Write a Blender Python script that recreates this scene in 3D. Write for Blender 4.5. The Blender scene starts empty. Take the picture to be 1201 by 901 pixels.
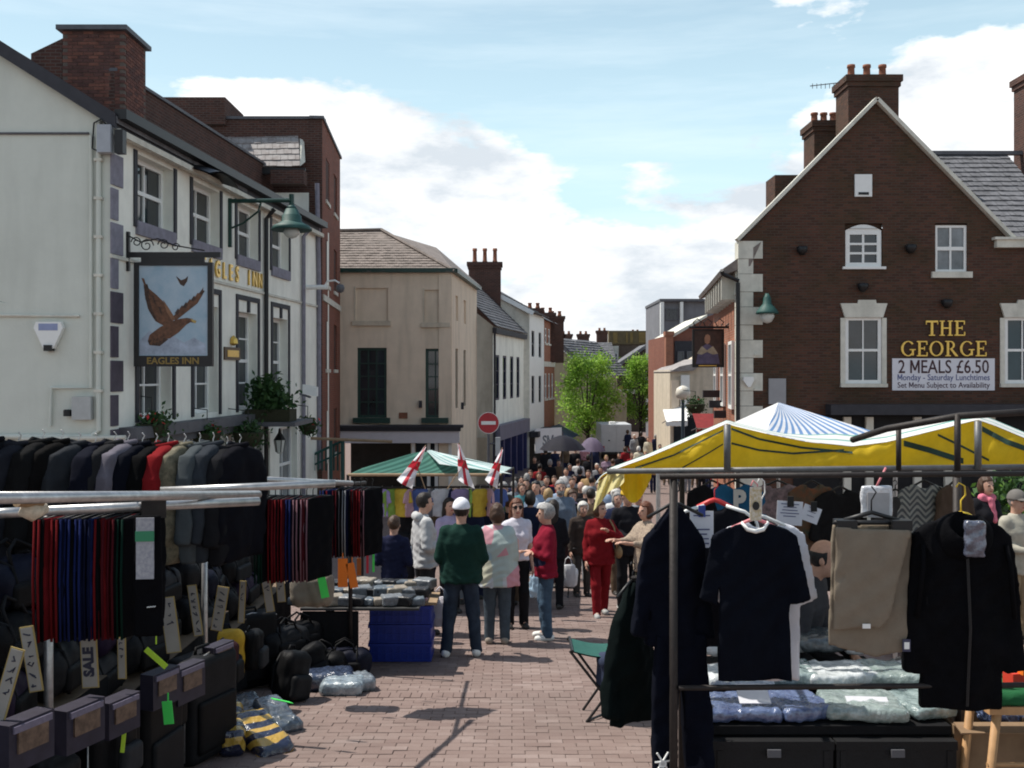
import bpy, math, random
import numpy as np
from mathutils import Vector, Matrix, noise as mnoise

SC = bpy.context.scene
COL = SC.collection
random.seed(7); RNG = np.random.default_rng(7)

# ---------------------------------------------------------------- camera, sky, sun, exposure
F, HZ, CX, H = 1178.0, 440.0, 600.5, 2.2        # focal length and horizon in photo pixels, eye height in metres
cam = bpy.data.cameras.new('camera'); cam_o = bpy.data.objects.new('camera', cam); COL.objects.link(cam_o)
cam_o.location = (0, 0, H); cam_o.rotation_euler = (math.radians(90), 0, 0)
cam.sensor_width = 36; cam.lens = 36 * F / 1201; cam.shift_y = (HZ - 450.5) / 1201
cam.clip_end = 3000; cam.clip_start = 0.05
SC.camera = cam_o

SUN_EL = math.radians(60)
SHAD = Vector((0.955, -0.295, 0)).normalized()    # way the shadows fall on the ground
world = bpy.data.worlds.new('World'); SC.world = world; world.use_nodes = True
wn = world.node_tree; wn.nodes.clear(); WL = wn.links.new
def wnode(t, **k):
    n = wn.nodes.new(t)
    for a, b in k.items(): setattr(n, a, b)
    return n
def wmath(op, a, b=None, c=None, clamp=False):
    n = wnode('ShaderNodeMath', operation=op, use_clamp=clamp)
    for i, v in enumerate((a, b, c)):
        if v is None: continue
        if isinstance(v, (int, float)): n.inputs[i].default_value = v
        else: WL(v, n.inputs[i])
    return n.outputs[0]
sky = wnode('ShaderNodeTexSky', sky_type='NISHITA', sun_disc=False, sun_elevation=SUN_EL,
            sun_rotation=math.atan2(-SHAD.x, -SHAD.y), air_density=1.0, dust_density=1.6, ozone_density=1.0)
tc = wnode('ShaderNodeTexCoord')
def wnoise(scale, detail, rough, loc, stretch=1.0):
    mp = wnode('ShaderNodeMapping'); WL(tc.outputs['Generated'], mp.inputs[0])
    mp.inputs['Location'].default_value = loc; mp.inputs['Scale'].default_value = (1, 1, stretch)
    n = wnode('ShaderNodeTexNoise'); n.inputs['Scale'].default_value = scale; n.inputs['Detail'].default_value = detail
    n.inputs['Roughness'].default_value = rough; WL(mp.outputs[0], n.inputs['Vector']); return n.outputs[0]
sep = wnode('ShaderNodeSeparateXYZ'); WL(tc.outputs['Generated'], sep.inputs[0]); zz = sep.outputs[2]
CLOUD = (2.2, 6.1, 0.9)
big = wnoise(2.6, 9, 0.56, CLOUD, 2.6)
# cumulus: thick low over the roofs everywhere, thinning with height
thr = wnode('ShaderNodeMapRange'); WL(zz, thr.inputs[0])
thr.inputs[1].default_value = 0.14; thr.inputs[2].default_value = 0.50; thr.inputs[3].default_value = 0.455; thr.inputs[4].default_value = 0.68
m1 = wmath('SUBTRACT', big, thr.outputs[0]); m1 = wmath('MULTIPLY', m1, 30, clamp=True)
fine = wnoise(5.0, 8, 0.6, (CLOUD[0], CLOUD[1], CLOUD[2] + 0.035), 2.6)
under = wnode('ShaderNodeMapRange'); WL(fine, under.inputs[0])
under.inputs[1].default_value = 0.40; under.inputs[2].default_value = 0.56
cirrus = wnoise(1.6, 6, 0.62, (0.3, 2.2, 0.9), 9.0)
m2 = wmath('SUBTRACT', cirrus, 0.47); m2 = wmath('MULTIPLY', m2, 2.6, clamp=True); m2 = wmath('MULTIPLY', m2, 0.55)
haze = wnode('ShaderNodeMapRange'); WL(zz, haze.inputs[0])
haze.inputs[1].default_value = 0.18; haze.inputs[2].default_value = 0.55; haze.inputs[3].default_value = 0.95; haze.inputs[4].default_value = 0.03
def wmix(f, a, b):
    n = wnode('ShaderNodeMix', data_type='RGBA')
    if isinstance(f, float): n.inputs[0].default_value = f
    else: WL(f, n.inputs[0])
    for i, v in ((6, a), (7, b)):
        if isinstance(v, tuple): n.inputs[i].default_value = v
        else: WL(v, n.inputs[i])
    return n.outputs[2]
SKYW = 10.5
ccol = wmix(under.outputs[0], (6.5, 7.1, 7.7, 1), (10.6, 10.6, 10.6, 1))
tint = wnode('ShaderNodeMix', data_type='RGBA', blend_type='MULTIPLY'); tint.inputs[0].default_value = 1
WL(sky.outputs[0], tint.inputs[6]); tint.inputs[7].default_value = (1.0, 1.1, 1.1, 1)
base = wmix(haze.outputs[0], tint.outputs[2], (6.3, 8.6, 9.6, 1))
base = wmix(m2, base, (9.6, 10.6, 11.0, 1))
full = wmix(m1, base, ccol)
bg = wnode('ShaderNodeBackground'); bg.inputs[1].default_value = 0.10; WL(full, bg.inputs[0])
wo = wnode('ShaderNodeOutputWorld'); WL(bg.outputs[0], wo.inputs[0])

sun = bpy.data.lights.new('sun', 'SUN'); sun.energy = 5.0; sun.angle = math.radians(0.53); sun.color = (1.0, 0.95, 0.87)
sun_o = bpy.data.objects.new('sun', sun); COL.objects.link(sun_o)
sdir = Vector((SHAD.x * math.cos(SUN_EL), SHAD.y * math.cos(SUN_EL), -math.sin(SUN_EL)))
sun_o.rotation_euler = sdir.to_track_quat('-Z', 'Y').to_euler(); sun_o.location = (-30, 20, 60)
SC.view_settings.view_transform = 'Standard'; SC.view_settings.look = 'None'
SC.view_settings.exposure = 0.2; SC.view_settings.gamma = 1.0; SC.view_settings.use_curve_mapping = False
SC.cycles.use_denoising = True; SC.cycles.filter_width = 1.9
SC.cycles.max_bounces = 6; SC.cycles.diffuse_bounces = 3; SC.cycles.glossy_bounces = 3; SC.cycles.transparent_max_bounces = 8
SC.cycles.caustics_reflective = False; SC.cycles.caustics_refractive = False

# ---------------------------------------------------------------- pixel geometry and the lie of the land
def P(px, py, d): return Vector(((px - CX) / F * d, d, H - (py - HZ) / F * d))
def XX(px, d): return (px - CX) / F * d
def ZZ(py, d): return H - (py - HZ) / F * d
def g(y):
    if y < -6: return 0.516
    if y <= 22: return -0.086 * y
    t = min(y - 22, 22.0)
    return -1.892 - 0.086 * (t - t * t / 44)

# ---------------------------------------------------------------- materials
MATS = {}
def mat(name, col, rough=0.8, var=0.12, scale=6.0, bump=0.0, bscale=60.0, metal=0.0, spec=0.35, col2=None, transl=0.0,
        emit=None, alpha=1.0, coat=0.0, stain=0.0):
    if name in MATS: return MATS[name]
    m = bpy.data.materials.new(name); m.use_nodes = True; nt = m.node_tree; L = nt.links.new
    b = nt.nodes['Principled BSDF']; b.inputs['Roughness'].default_value = rough; b.inputs['Metallic'].default_value = metal
    b.inputs['Specular IOR Level'].default_value = spec
    if coat: b.inputs['Coat Weight'].default_value = coat
    geo = nt.nodes.new('ShaderNodeNewGeometry')
    n = nt.nodes.new('ShaderNodeTexNoise'); n.inputs['Scale'].default_value = scale; n.inputs['Detail'].default_value = 6
    n.inputs['Roughness'].default_value = 0.65; L(geo.outputs['Position'], n.inputs['Vector'])
    mr = nt.nodes.new('ShaderNodeMapRange'); L(n.outputs[0], mr.inputs[0]); mr.inputs[1].default_value = .3; mr.inputs[2].default_value = .7
    mx = nt.nodes.new('ShaderNodeMix'); mx.data_type = 'RGBA'; L(mr.outputs[0], mx.inputs[0])
    c2 = col2 if col2 else tuple(min(1, c * (1 + var)) for c in col)
    c1 = col if col2 else tuple(c * (1 - var) for c in col)
    mx.inputs[6].default_value = (*c1, 1); mx.inputs[7].default_value = (*c2, 1)
    out = mx.outputs[2]
    if stain:
        n2 = nt.nodes.new('ShaderNodeTexNoise'); n2.inputs['Scale'].default_value = 1.1; n2.inputs['Detail'].default_value = 8
        mp = nt.nodes.new('ShaderNodeMapping'); mp.inputs['Scale'].default_value = (1.6, 1.6, .45)
        L(geo.outputs['Position'], mp.inputs[0]); L(mp.outputs[0], n2.inputs['Vector'])
        r2 = nt.nodes.new('ShaderNodeMapRange'); L(n2.outputs[0], r2.inputs[0]); r2.inputs[1].default_value = .46; r2.inputs[2].default_value = .72
        r2.inputs[4].default_value = stain; mp.inputs['Scale'].default_value = (2.6, 2.6, .38)
        m2_ = nt.nodes.new('ShaderNodeMix'); m2_.data_type = 'RGBA'; L(r2.outputs[0], m2_.inputs[0]); L(out, m2_.inputs[6])
        m2_.inputs[7].default_value = (col[0]*.35, col[1]*.36, col[2]*.34, 1); out = m2_.outputs[2]
    L(out, b.inputs['Base Color'])
    if bump:
        nb = nt.nodes.new('ShaderNodeTexNoise'); nb.inputs['Scale'].default_value = bscale; nb.inputs['Detail'].default_value = 4
        L(geo.outputs['Position'], nb.inputs['Vector'])
        bp = nt.nodes.new('ShaderNodeBump'); bp.inputs['Strength'].default_value = bump; bp.inputs['Distance'].default_value = .02
        L(nb.outputs[0], bp.inputs['Height']); L(bp.outputs[0], b.inputs['Normal'])
    if emit: b.inputs['Emission Color'].default_value = (*emit, 1); b.inputs['Emission Strength'].default_value = 1
    if transl:
        t = nt.nodes.new('ShaderNodeBsdfTranslucent'); L(out, t.inputs[0])
        ms = nt.nodes.new('ShaderNodeMixShader'); ms.inputs[0].default_value = transl
        L(b.outputs[0], ms.inputs[1]); L(t.outputs[0], ms.inputs[2]); L(ms.outputs[0], nt.nodes['Material Output'].inputs[0])
    m['nt_col'] = 1; del m['nt_col']
    MATS[name] = m; return m

def mat_brick(name, c1, c2, mortar, w=0.225, h=0.075, off=1.0, stain=0.35, ms=0.012, moss=None):
    if name in MATS: return MATS[name]
    m = bpy.data.materials.new(name); m.use_nodes = True; nt = m.node_tree; L = nt.links.new
    b = nt.nodes['Principled BSDF']; b.inputs['Roughness'].default_value = .9; b.inputs['Specular IOR Level'].default_value = .2
    geo = nt.nodes.new('ShaderNodeNewGeometry'); s = nt.nodes.new('ShaderNodeSeparateXYZ'); L(geo.outputs['Position'], s.inputs[0])
    ad = nt.nodes.new('ShaderNodeMath'); L(s.outputs[0], ad.inputs[0]); L(s.outputs[1], ad.inputs[1])
    cb = nt.nodes.new('ShaderNodeCombineXYZ'); L(ad.outputs[0], cb.inputs[0]); L(s.outputs[2], cb.inputs[1])
    br = nt.nodes.new('ShaderNodeTexBrick'); L(cb.outputs[0], br.inputs['Vector'])
    br.inputs['Scale'].default_value = 1; br.inputs['Brick Width'].default_value = w; br.inputs['Row Height'].default_value = h
    br.inputs['Mortar Size'].default_value = ms; br.inputs['Mortar Smooth'].default_value = .3
    br.inputs['Color1'].default_value = (*c1, 1); br.inputs['Color2'].default_value = (*c2, 1); br.inputs['Mortar'].default_value = (*mortar, 1)
    n = nt.nodes.new('ShaderNodeTexNoise'); n.inputs['Scale'].default_value = .9; n.inputs['Detail'].default_value = 9; n.inputs['Roughness'].default_value = .68
    L(geo.outputs['Position'], n.inputs['Vector'])
    r = nt.nodes.new('ShaderNodeMapRange'); L(n.outputs[0], r.inputs[0]); r.inputs[1].default_value = .42; r.inputs[2].default_value = .7; r.inputs[4].default_value = stain
    mx = nt.nodes.new('ShaderNodeMix'); mx.data_type = 'RGBA'; L(r.outputs[0], mx.inputs[0]); L(br.outputs['Color'], mx.inputs[6])
    mx.inputs[7].default_value = (*(moss or (c1[0]*.4, c1[1]*.5, c1[2]*.5)), 1)
    L(mx.outputs[2], b.inputs['Base Color'])
    bp = nt.nodes.new('ShaderNodeBump'); bp.inputs['Strength'].default_value = .5; bp.inputs['Distance'].default_value = .01; bp.invert = True
    L(br.outputs['Fac'], bp.inputs['Height']); L(bp.outputs[0], b.inputs['Normal'])
    MATS[name] = m; return m

def mat_stripe(name, cols, period, axis=(1, 0, 0), rough=.7, transl=.35, phase=0.0, fr=(0.5,)):
    """woven stripes: cols[0] and cols[1] alternate along a world axis"""
    if name in MATS: return MATS[name]
    m = bpy.data.materials.new(name); m.use_nodes = True; nt = m.node_tree; L = nt.links.new
    b = nt.nodes['Principled BSDF']; b.inputs['Roughness'].default_value = rough; b.inputs['Specular IOR Level'].default_value = .25
    at = nt.nodes.new('ShaderNodeUVMap')
    s = nt.nodes.new('ShaderNodeSeparateXYZ'); L(at.outputs[0], s.inputs[0])
    mu = nt.nodes.new('ShaderNodeMath'); mu.operation = 'MULTIPLY_ADD'; L(s.outputs[0], mu.inputs[0]); mu.inputs[1].default_value = 1 / period; mu.inputs[2].default_value = phase + 50
    fc = nt.nodes.new('ShaderNodeMath'); fc.operation = 'FRACT'; L(mu.outputs[0], fc.inputs[0])
    gt = nt.nodes.new('ShaderNodeMath'); gt.operation = 'GREATER_THAN'; L(fc.outputs[0], gt.inputs[0]); gt.inputs[1].default_value = fr[0]
    mx = nt.nodes.new('ShaderNodeMix'); mx.data_type = 'RGBA'; L(gt.outputs[0], mx.inputs[0])
    mx.inputs[6].default_value = (*cols[0], 1); mx.inputs[7].default_value = (*cols[1], 1)
    geo = nt.nodes.new('ShaderNodeNewGeometry'); n = nt.nodes.new('ShaderNodeTexNoise'); n.inputs['Scale'].default_value = 5; n.inputs['Detail'].default_value = 6
    L(geo.outputs['Position'], n.inputs['Vector'])
    r = nt.nodes.new('ShaderNodeMapRange'); L(n.outputs[0], r.inputs[0]); r.inputs[1].default_value = .3; r.inputs[2].default_value = .7; r.inputs[3].default_value = .82; r.inputs[4].default_value = 1.0
    ml = nt.nodes.new('ShaderNodeMix'); ml.data_type = 'RGBA'; ml.blend_type = 'MULTIPLY'; ml.inputs[0].default_value = 1
    L(mx.outputs[2], ml.inputs[6]); L(r.outputs[0], ml.inputs[7])
    L(ml.outputs[2], b.inputs['Base Color'])
    if transl:
        t = nt.nodes.new('ShaderNodeBsdfTranslucent'); L(ml.outputs[2], t.inputs[0])
        q = nt.nodes.new('ShaderNodeMixShader'); q.inputs[0].default_value = transl
        L(b.outputs[0], q.inputs[1]); L(t.outputs[0], q.inputs[2]); L(q.outputs[0], nt.nodes['Material Output'].inputs[0])
    MATS[name] = m; return m

def mat_glass(name, col=(.02, .025, .03), rough=.06):
    if name in MATS: return MATS[name]
    m = mat(name, col, rough=rough, var=.5, scale=1.3, spec=.6); return m

# ---------------------------------------------------------------- objects
WLOC = {}
def wloc(o): return WLOC.get(o.name, Vector((0, 0, 0))) if o else Vector((0, 0, 0))
def tag(o, label=None, cat=None, group=None, kind=None):
    if label: o['label'] = label
    if cat: o['category'] = cat
    if group: o['group'] = group
    if kind: o['kind'] = kind
    return o
def thing(name, label, cat, loc=(0, 0, 0), group=None, rz=0.0):
    o = bpy.data.objects.new(name, None); COL.objects.link(o); o.location = loc; o.rotation_euler = (0, 0, rz)
    o.empty_display_size = .2
    WLOC[o.name] = Vector(loc); return tag(o, label, cat, group)
def link(name, me, m=None, parent=None, loc=(0, 0, 0)):
    o = bpy.data.objects.new(name, me); COL.objects.link(o); o.location = loc
    if m is not None and not me.materials: me.materials.append(m)
    if parent: o.parent = parent
    WLOC[o.name] = wloc(parent) + Vector(loc)
    return o
def make_mesh(name, v, f, smooth=False, uv=None, mi=None, mats=None):
    me = bpy.data.meshes.new(name); me.from_pydata([tuple(p) for p in v], [], f)
    if mats:
        for m in mats: me.materials.append(m)
    if mi is not None: me.polygons.foreach_set('material_index', np.array(mi, dtype=np.int32))
    if smooth: me.polygons.foreach_set('use_smooth', np.ones(len(me.polygons), dtype=bool))
    if uv is not None:
        l = me.uv_layers.new(name='UVMap'); vi = np.empty(len(me.loops), dtype=np.int32); me.loops.foreach_get('vertex_index', vi)
        l.data.foreach_set('uv', np.array(uv, dtype=np.float32)[vi].ravel())
    me.update(); return me

class Fr:
    """a vertical wall plane: origin (x, y), u along the wall, n outward"""
    def __init__(s, o, u, n=None):
        s.o = Vector((o[0], o[1])); s.u = Vector((u[0], u[1])).normalized()
        s.n = Vector((n[0], n[1])).normalized() if n else Vector((s.u.y, -s.u.x))
    def pt(s, u, n, z): q = s.o + s.u * u + s.n * n; return Vector((q.x, q.y, z))
    def u_of(s, px):
        k = (px - CX) / F; return (k * s.o.y - s.o.x) / (s.u.x - k * s.u.y)
    def d_of(s, px): return s.o.y + s.u.y * s.u_of(px)
    def z_of(s, px, py): return ZZ(py, s.d_of(px))

class MB:
    def __init__(s): s.v, s.f, s.uv = [], [], []
    def add(s, v, f, uv=None):
        k = len(s.v); s.v += [Vector(p) for p in v]; s.f += [tuple(i + k for i in q) for q in f]
        s.uv += list(uv) if uv else [(0, 0)] * len(v); return s
    def hexa(s, p):
        return s.add(p, [(0, 3, 2, 1), (4, 5, 6, 7), (0, 1, 5, 4), (1, 2, 6, 5), (2, 3, 7, 6), (3, 0, 4, 7)])
    def box(s, x0, x1, y0, y1, z0, z1):
        return s.hexa([(x0, y0, z0), (x1, y0, z0), (x1, y1, z0), (x0, y1, z0), (x0, y0, z1), (x1, y0, z1), (x1, y1, z1), (x0, y1, z1)])
    def fbox(s, fr, u0, u1, z0, z1, n0, n1):
        return s.hexa([fr.pt(u0, n1, z0), fr.pt(u1, n1, z0), fr.pt(u1, n0, z0), fr.pt(u0, n0, z0),
                       fr.pt(u0, n1, z1), fr.pt(u1, n1, z1), fr.pt(u1, n0, z1), fr.pt(u0, n0, z1)])
    def obox(s, c, ax, h):
        c = Vector(c); a = [Vector(q).normalized() * k for q, k in zip(ax, h)]; r = []
        for sz in (-1, 1):
            for sx, sy in ((-1, -1), (1, -1), (1, 1), (-1, 1)): r.append(c + a[0]*sx + a[1]*sy + a[2]*sz)
        return s.hexa(r)
    def prism(s, fr, pts, n0, n1):
        k = len(pts); v = [fr.pt(u, n1, z) for u, z in pts] + [fr.pt(u, n0, z) for u, z in pts]
        return s.add(v, [tuple(range(k)), tuple(range(2*k-1, k-1, -1))] + [(i, i + k, (i+1) % k + k, (i+1) % k) for i in range(k)])
    def tube(s, pts, r, seg=8, cap=True):
        pts = [Vector(p) for p in pts]; rs = r if isinstance(r, (list, tuple)) else [r] * len(pts); k0 = len(s.v); up = None
        for i, p in enumerate(pts):
            t = (pts[min(i+1, len(pts)-1)] - pts[max(i-1, 0)]).normalized()
            if up is None: up = Vector((0, 0, 1)) if abs(t.z) < .9 else Vector((1, 0, 0))
            a = t.cross(up).normalized(); b = a.cross(t).normalized(); up = b
            for j in range(seg):
                q = 2*math.pi*j/seg; s.v.append(p + a*(math.cos(q)*rs[i]) + b*(math.sin(q)*rs[i])); s.uv.append((0, 0))
        for i in range(len(pts)-1):
            for j in range(seg):
                a0 = k0+i*seg+j; a1 = k0+i*seg+(j+1) % seg; s.f.append((a0, a1, a1+seg, a0+seg))
        if cap:
            s.f.append(tuple(k0+j for j in range(seg-1, -1, -1))); s.f.append(tuple(k0+(len(pts)-1)*seg+j for j in range(seg)))
        return s
    def lathe(s, prof, c, seg=16, axis='z'):
        k0 = len(s.v); c = Vector(c)
        for r, z in prof:
            for j in range(seg):
                q = 2*math.pi*j/seg; p = Vector((math.cos(q)*r, math.sin(q)*r, z))
                if axis == 'y': p = Vector((p.x, p.z, p.y))
                if axis == 'x': p = Vector((p.z, p.x, p.y))
                s.v.append(c + p); s.uv.append((0, 0))
        for i in range(len(prof)-1):
            for j in range(seg):
                a0 = k0+i*seg+j; a1 = k0+i*seg+(j+1) % seg; s.f.append((a0, a1, a1+seg, a0+seg))
        s.f.append(tuple(k0+j for j in range(seg-1, -1, -1))); s.f.append(tuple(k0+(len(prof)-1)*seg+j for j in range(seg)))
        return s
    def grid(s, fn, nu, nv, uvfn=None):
        k0 = len(s.v)
        for i in range(nu+1):
            for j in range(nv+1):
                s.v.append(Vector(fn(i/nu, j/nv))); s.uv.append(uvfn(i/nu, j/nv) if uvfn else (i/nu, j/nv))
        for i in range(nu):
            for j in range(nv):
                a = k0+i*(nv+1)+j; s.f.append((a, a+nv+1, a+nv+2, a+1))
        return s
    def build(s, name, m, parent=None, smooth=False, uv=False, top=None):
        """one mesh object; a top-level mesh gets its origin at its base"""
        if parent is None:
            xs = [p.x for p in s.v]; ys = [p.y for p in s.v]; zs = [p.z for p in s.v]
            off = Vector(((min(xs)+max(xs))/2, (min(ys)+max(ys))/2, min(zs))); loc = off
        else: off = wloc(parent); loc = (0, 0, 0)
        me = make_mesh(name, [p - off for p in s.v], s.f, smooth, s.uv if uv else None, mats=[m] if m else None)
        return link(name, me, m, parent, loc)
def bx(*a): return MB().box(*a)
def copy_thing(root, loc, rz=None, label=None):
    r = root.copy(); COL.objects.link(r); r.location = loc
    if rz is not None: r.rotation_euler = (0, 0, rz)
    if label: r['label'] = label
    for ch in root.children:
        c = ch.copy(); COL.objects.link(c); c.parent = r
        for q in ch.children:
            e = q.copy(); COL.objects.link(e); e.parent = c
    return r

# ---------------------------------------------------------------- implicit surfaces (numpy surface nets)
def surfnet(fn, lo, hi, res):
    lo = np.array(lo, float); hi = np.array(hi, float); n = np.maximum(4, np.ceil((hi-lo)/res).astype(int)+1)
    ax = [lo[i] + res*np.arange(n[i]) for i in range(3)]
    X, Y, Z = np.meshgrid(*ax, indexing='ij'); V = fn(X, Y, Z).astype(np.float32)
    V[0], V[-1], V[:, 0], V[:, -1], V[:, :, 0], V[:, :, -1] = (np.maximum(V[0], .001), np.maximum(V[-1], .001), np.maximum(V[:, 0], .001),
        np.maximum(V[:, -1], .001), np.maximum(V[:, :, 0], .001), np.maximum(V[:, :, -1], .001))
    I = V < 0; c = [slice(0, -1), slice(1, None)]; shp = tuple(n-1)
    cnt = np.zeros(shp, np.int8); acc = np.zeros(shp+(3,), np.float32)
    for a in range(3):
        o = [i for i in range(3) if i != a]
        for p in (0, 1):
            for q in (0, 1):
                s0 = [None]*3; s1 = [None]*3; s0[a] = c[0]; s1[a] = c[1]; s0[o[0]] = s1[o[0]] = c[p]; s0[o[1]] = s1[o[1]] = c[q]
                v0, v1 = V[tuple(s0)], V[tuple(s1)]; cr = (v0 < 0) != (v1 < 0)
                t = np.where(cr, v0/np.where(cr, v0-v1, 1), 0); cnt += cr
                acc[..., a] += np.where(cr, t, 0); acc[..., o[0]] += np.where(cr, p, 0); acc[..., o[1]] += np.where(cr, q, 0)
    act = cnt > 0; idx = np.full(shp, -1, np.int64); idx[act] = np.arange(act.sum())
    pos = np.argwhere(act) + acc[act]/cnt[act][:, None]; verts = lo + pos*res; faces = []
    for a in range(3):
        o = [i for i in range(3) if i != a]
        s0 = [slice(None)]*3; s1 = [slice(None)]*3; s0[a] = c[0]; s1[a] = c[1]
        s0[o[0]] = s1[o[0]] = slice(1, -1); s0[o[1]] = s1[o[1]] = slice(1, -1)
        i0, i1 = I[tuple(s0)], I[tuple(s1)]
        for flag, flip in ((i0 & ~i1, False), (~i0 & i1, True)):
            e = np.argwhere(flag)
            if not len(e): continue
            e[:, o[0]] += 1; e[:, o[1]] += 1
            def cell(d0, d1):
                k = e.copy(); k[:, o[0]] += d0; k[:, o[1]] += d1; return idx[k[:, 0], k[:, 1], k[:, 2]]
            q = np.stack([cell(-1, -1), cell(0, -1), cell(0, 0), cell(-1, 0)], 1)
            if flip ^ (a == 1): q = q[:, ::-1]
            faces.append(q)
    fa = np.concatenate(faces) if faces else np.zeros((0, 4), int)
    return verts, fa[(fa >= 0).all(1)]
def sdf_caps(X, Y, Z, a, b, ra, rb, sy=1.0):
    a = np.array(a, float); b = np.array(b, float); d = b-a; dd = max(1e-9, float(d @ d))
    t = np.clip(((X-a[0])*d[0]+(Y-a[1])*d[1]+(Z-a[2])*d[2])/dd, 0, 1)
    return np.sqrt((X-a[0]-t*d[0])**2+((Y-a[1]-t*d[1])*sy)**2+(Z-a[2]-t*d[2])**2)-(ra+(rb-ra)*t)
def sdf_ell(X, Y, Z, c, r):
    k0 = np.sqrt(((X-c[0])/r[0])**2+((Y-c[1])/r[1])**2+((Z-c[2])/r[2])**2)
    return (k0-1)*min(r)
def smin(a, b, k):
    h = np.clip(.5+.5*(b-a)/k, 0, 1); return b*(1-h)+a*h-k*h*(1-h)
def sdf_loft(X, Y, Z, prof):
    """prof rows: z, half width, half depth, centre y; rising z"""
    p = np.array(prof, float); a = np.interp(Z, p[:, 0], p[:, 1]); b = np.interp(Z, p[:, 0], p[:, 2]); c = np.interp(Z, p[:, 0], p[:, 3])
    k = ((np.abs(X)/a)**2.3+(np.abs(Y-c)/b)**2.3)**(1/2.3); d = (k-1)*np.minimum(a, b)
    return np.maximum(d, np.maximum(p[0, 0]-Z, Z-p[-1, 0]))
def wrinkle(X, Y, Z, seed, s=1.0):
    r = np.random.default_rng(seed); o = 0
    for i in range(6):
        k = r.normal(size=3)*np.array([14, 14, 9])*s*(1+i*.35); o = o+np.sin(X*k[0]+Y*k[1]+Z*k[2]+r.uniform(0, 6.3))/(1+i*.4)
    return o/3
def sdf_poly(X, Z, pts):
    """signed distance in the x-z plane to a closed outline"""
    p = np.array(pts, float); d = np.full(X.shape, 1e9); sgn = np.zeros(X.shape, bool); n = len(p)
    for i in range(n):
        a = p[i]; b = p[(i+1) % n]; e = b-a; wx = X-a[0]; wz = Z-a[1]
        t = np.clip((wx*e[0]+wz*e[1])/(e @ e), 0, 1); d = np.minimum(d, (wx-t*e[0])**2+(wz-t*e[1])**2)
        c = (a[1] <= Z) != (b[1] <= Z)
        if abs(e[1]) > 1e-9: sgn ^= c & (X < a[0]+(Z-a[1])/e[1]*e[0])
    d = np.sqrt(d); return np.where(sgn, -d, d)
def cloth_slab(pts, th, res, seed=0, fold=.012, ff=26, drop=None, puff=.02):
    """a hanging garment: outline in x-z, thickness th in y, soft vertical folds"""
    p = np.array(pts); lo = (p[:, 0].min()-.04, -th-.1, p[:, 1].min()-.04); hi = (p[:, 0].max()+.04, th+.1, p[:, 1].max()+.04)
    r = np.random.default_rng(seed); ph = r.uniform(0, 6.3, 4); zt = p[:, 1].max(); puff = min(puff, th*.7)
    def fn(X, Y, Z):
        d2 = sdf_poly(X, Z, pts); k = np.clip((zt-Z)/.35, .15, 1)
        w = .012*np.sin(X*5+ph[2]*2)*np.sin(Z*4+ph[3])+(np.sin(X*ff+ph[0]+Z*2.2+.7*np.sin(Z*5+ph[3]))*.6+np.sin(X*ff*1.7+ph[1]-Z*3)*.35+np.sin(X*9+Z*11+ph[2])*.35)*fold*k
        t = th*(.55+.45*np.clip(-d2/.1, 0, 1))+puff*.2*np.sin(X*17+Z*13+ph[3])+puff*.22*np.sin(X*31-Z*38+ph[1]+2*np.sin(Z*9))+puff*.15*np.sin(X*52+Z*21+ph[0])
        dy = np.abs(Y-w)-t
        return np.maximum(d2, dy)+0*smin(d2, dy, .01)
    return surfnet(fn, lo, hi, res)
def net_obj(name, vf, m, parent=None, loc=(0, 0, 0), rz=0, smooth=True):
    v, f = vf; me = make_mesh(name, v, [tuple(int(i) for i in q) for q in f], smooth, mats=[m]); o = link(name, me, m, parent, loc)
    o.rotation_euler = (0, 0, rz); return o

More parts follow.
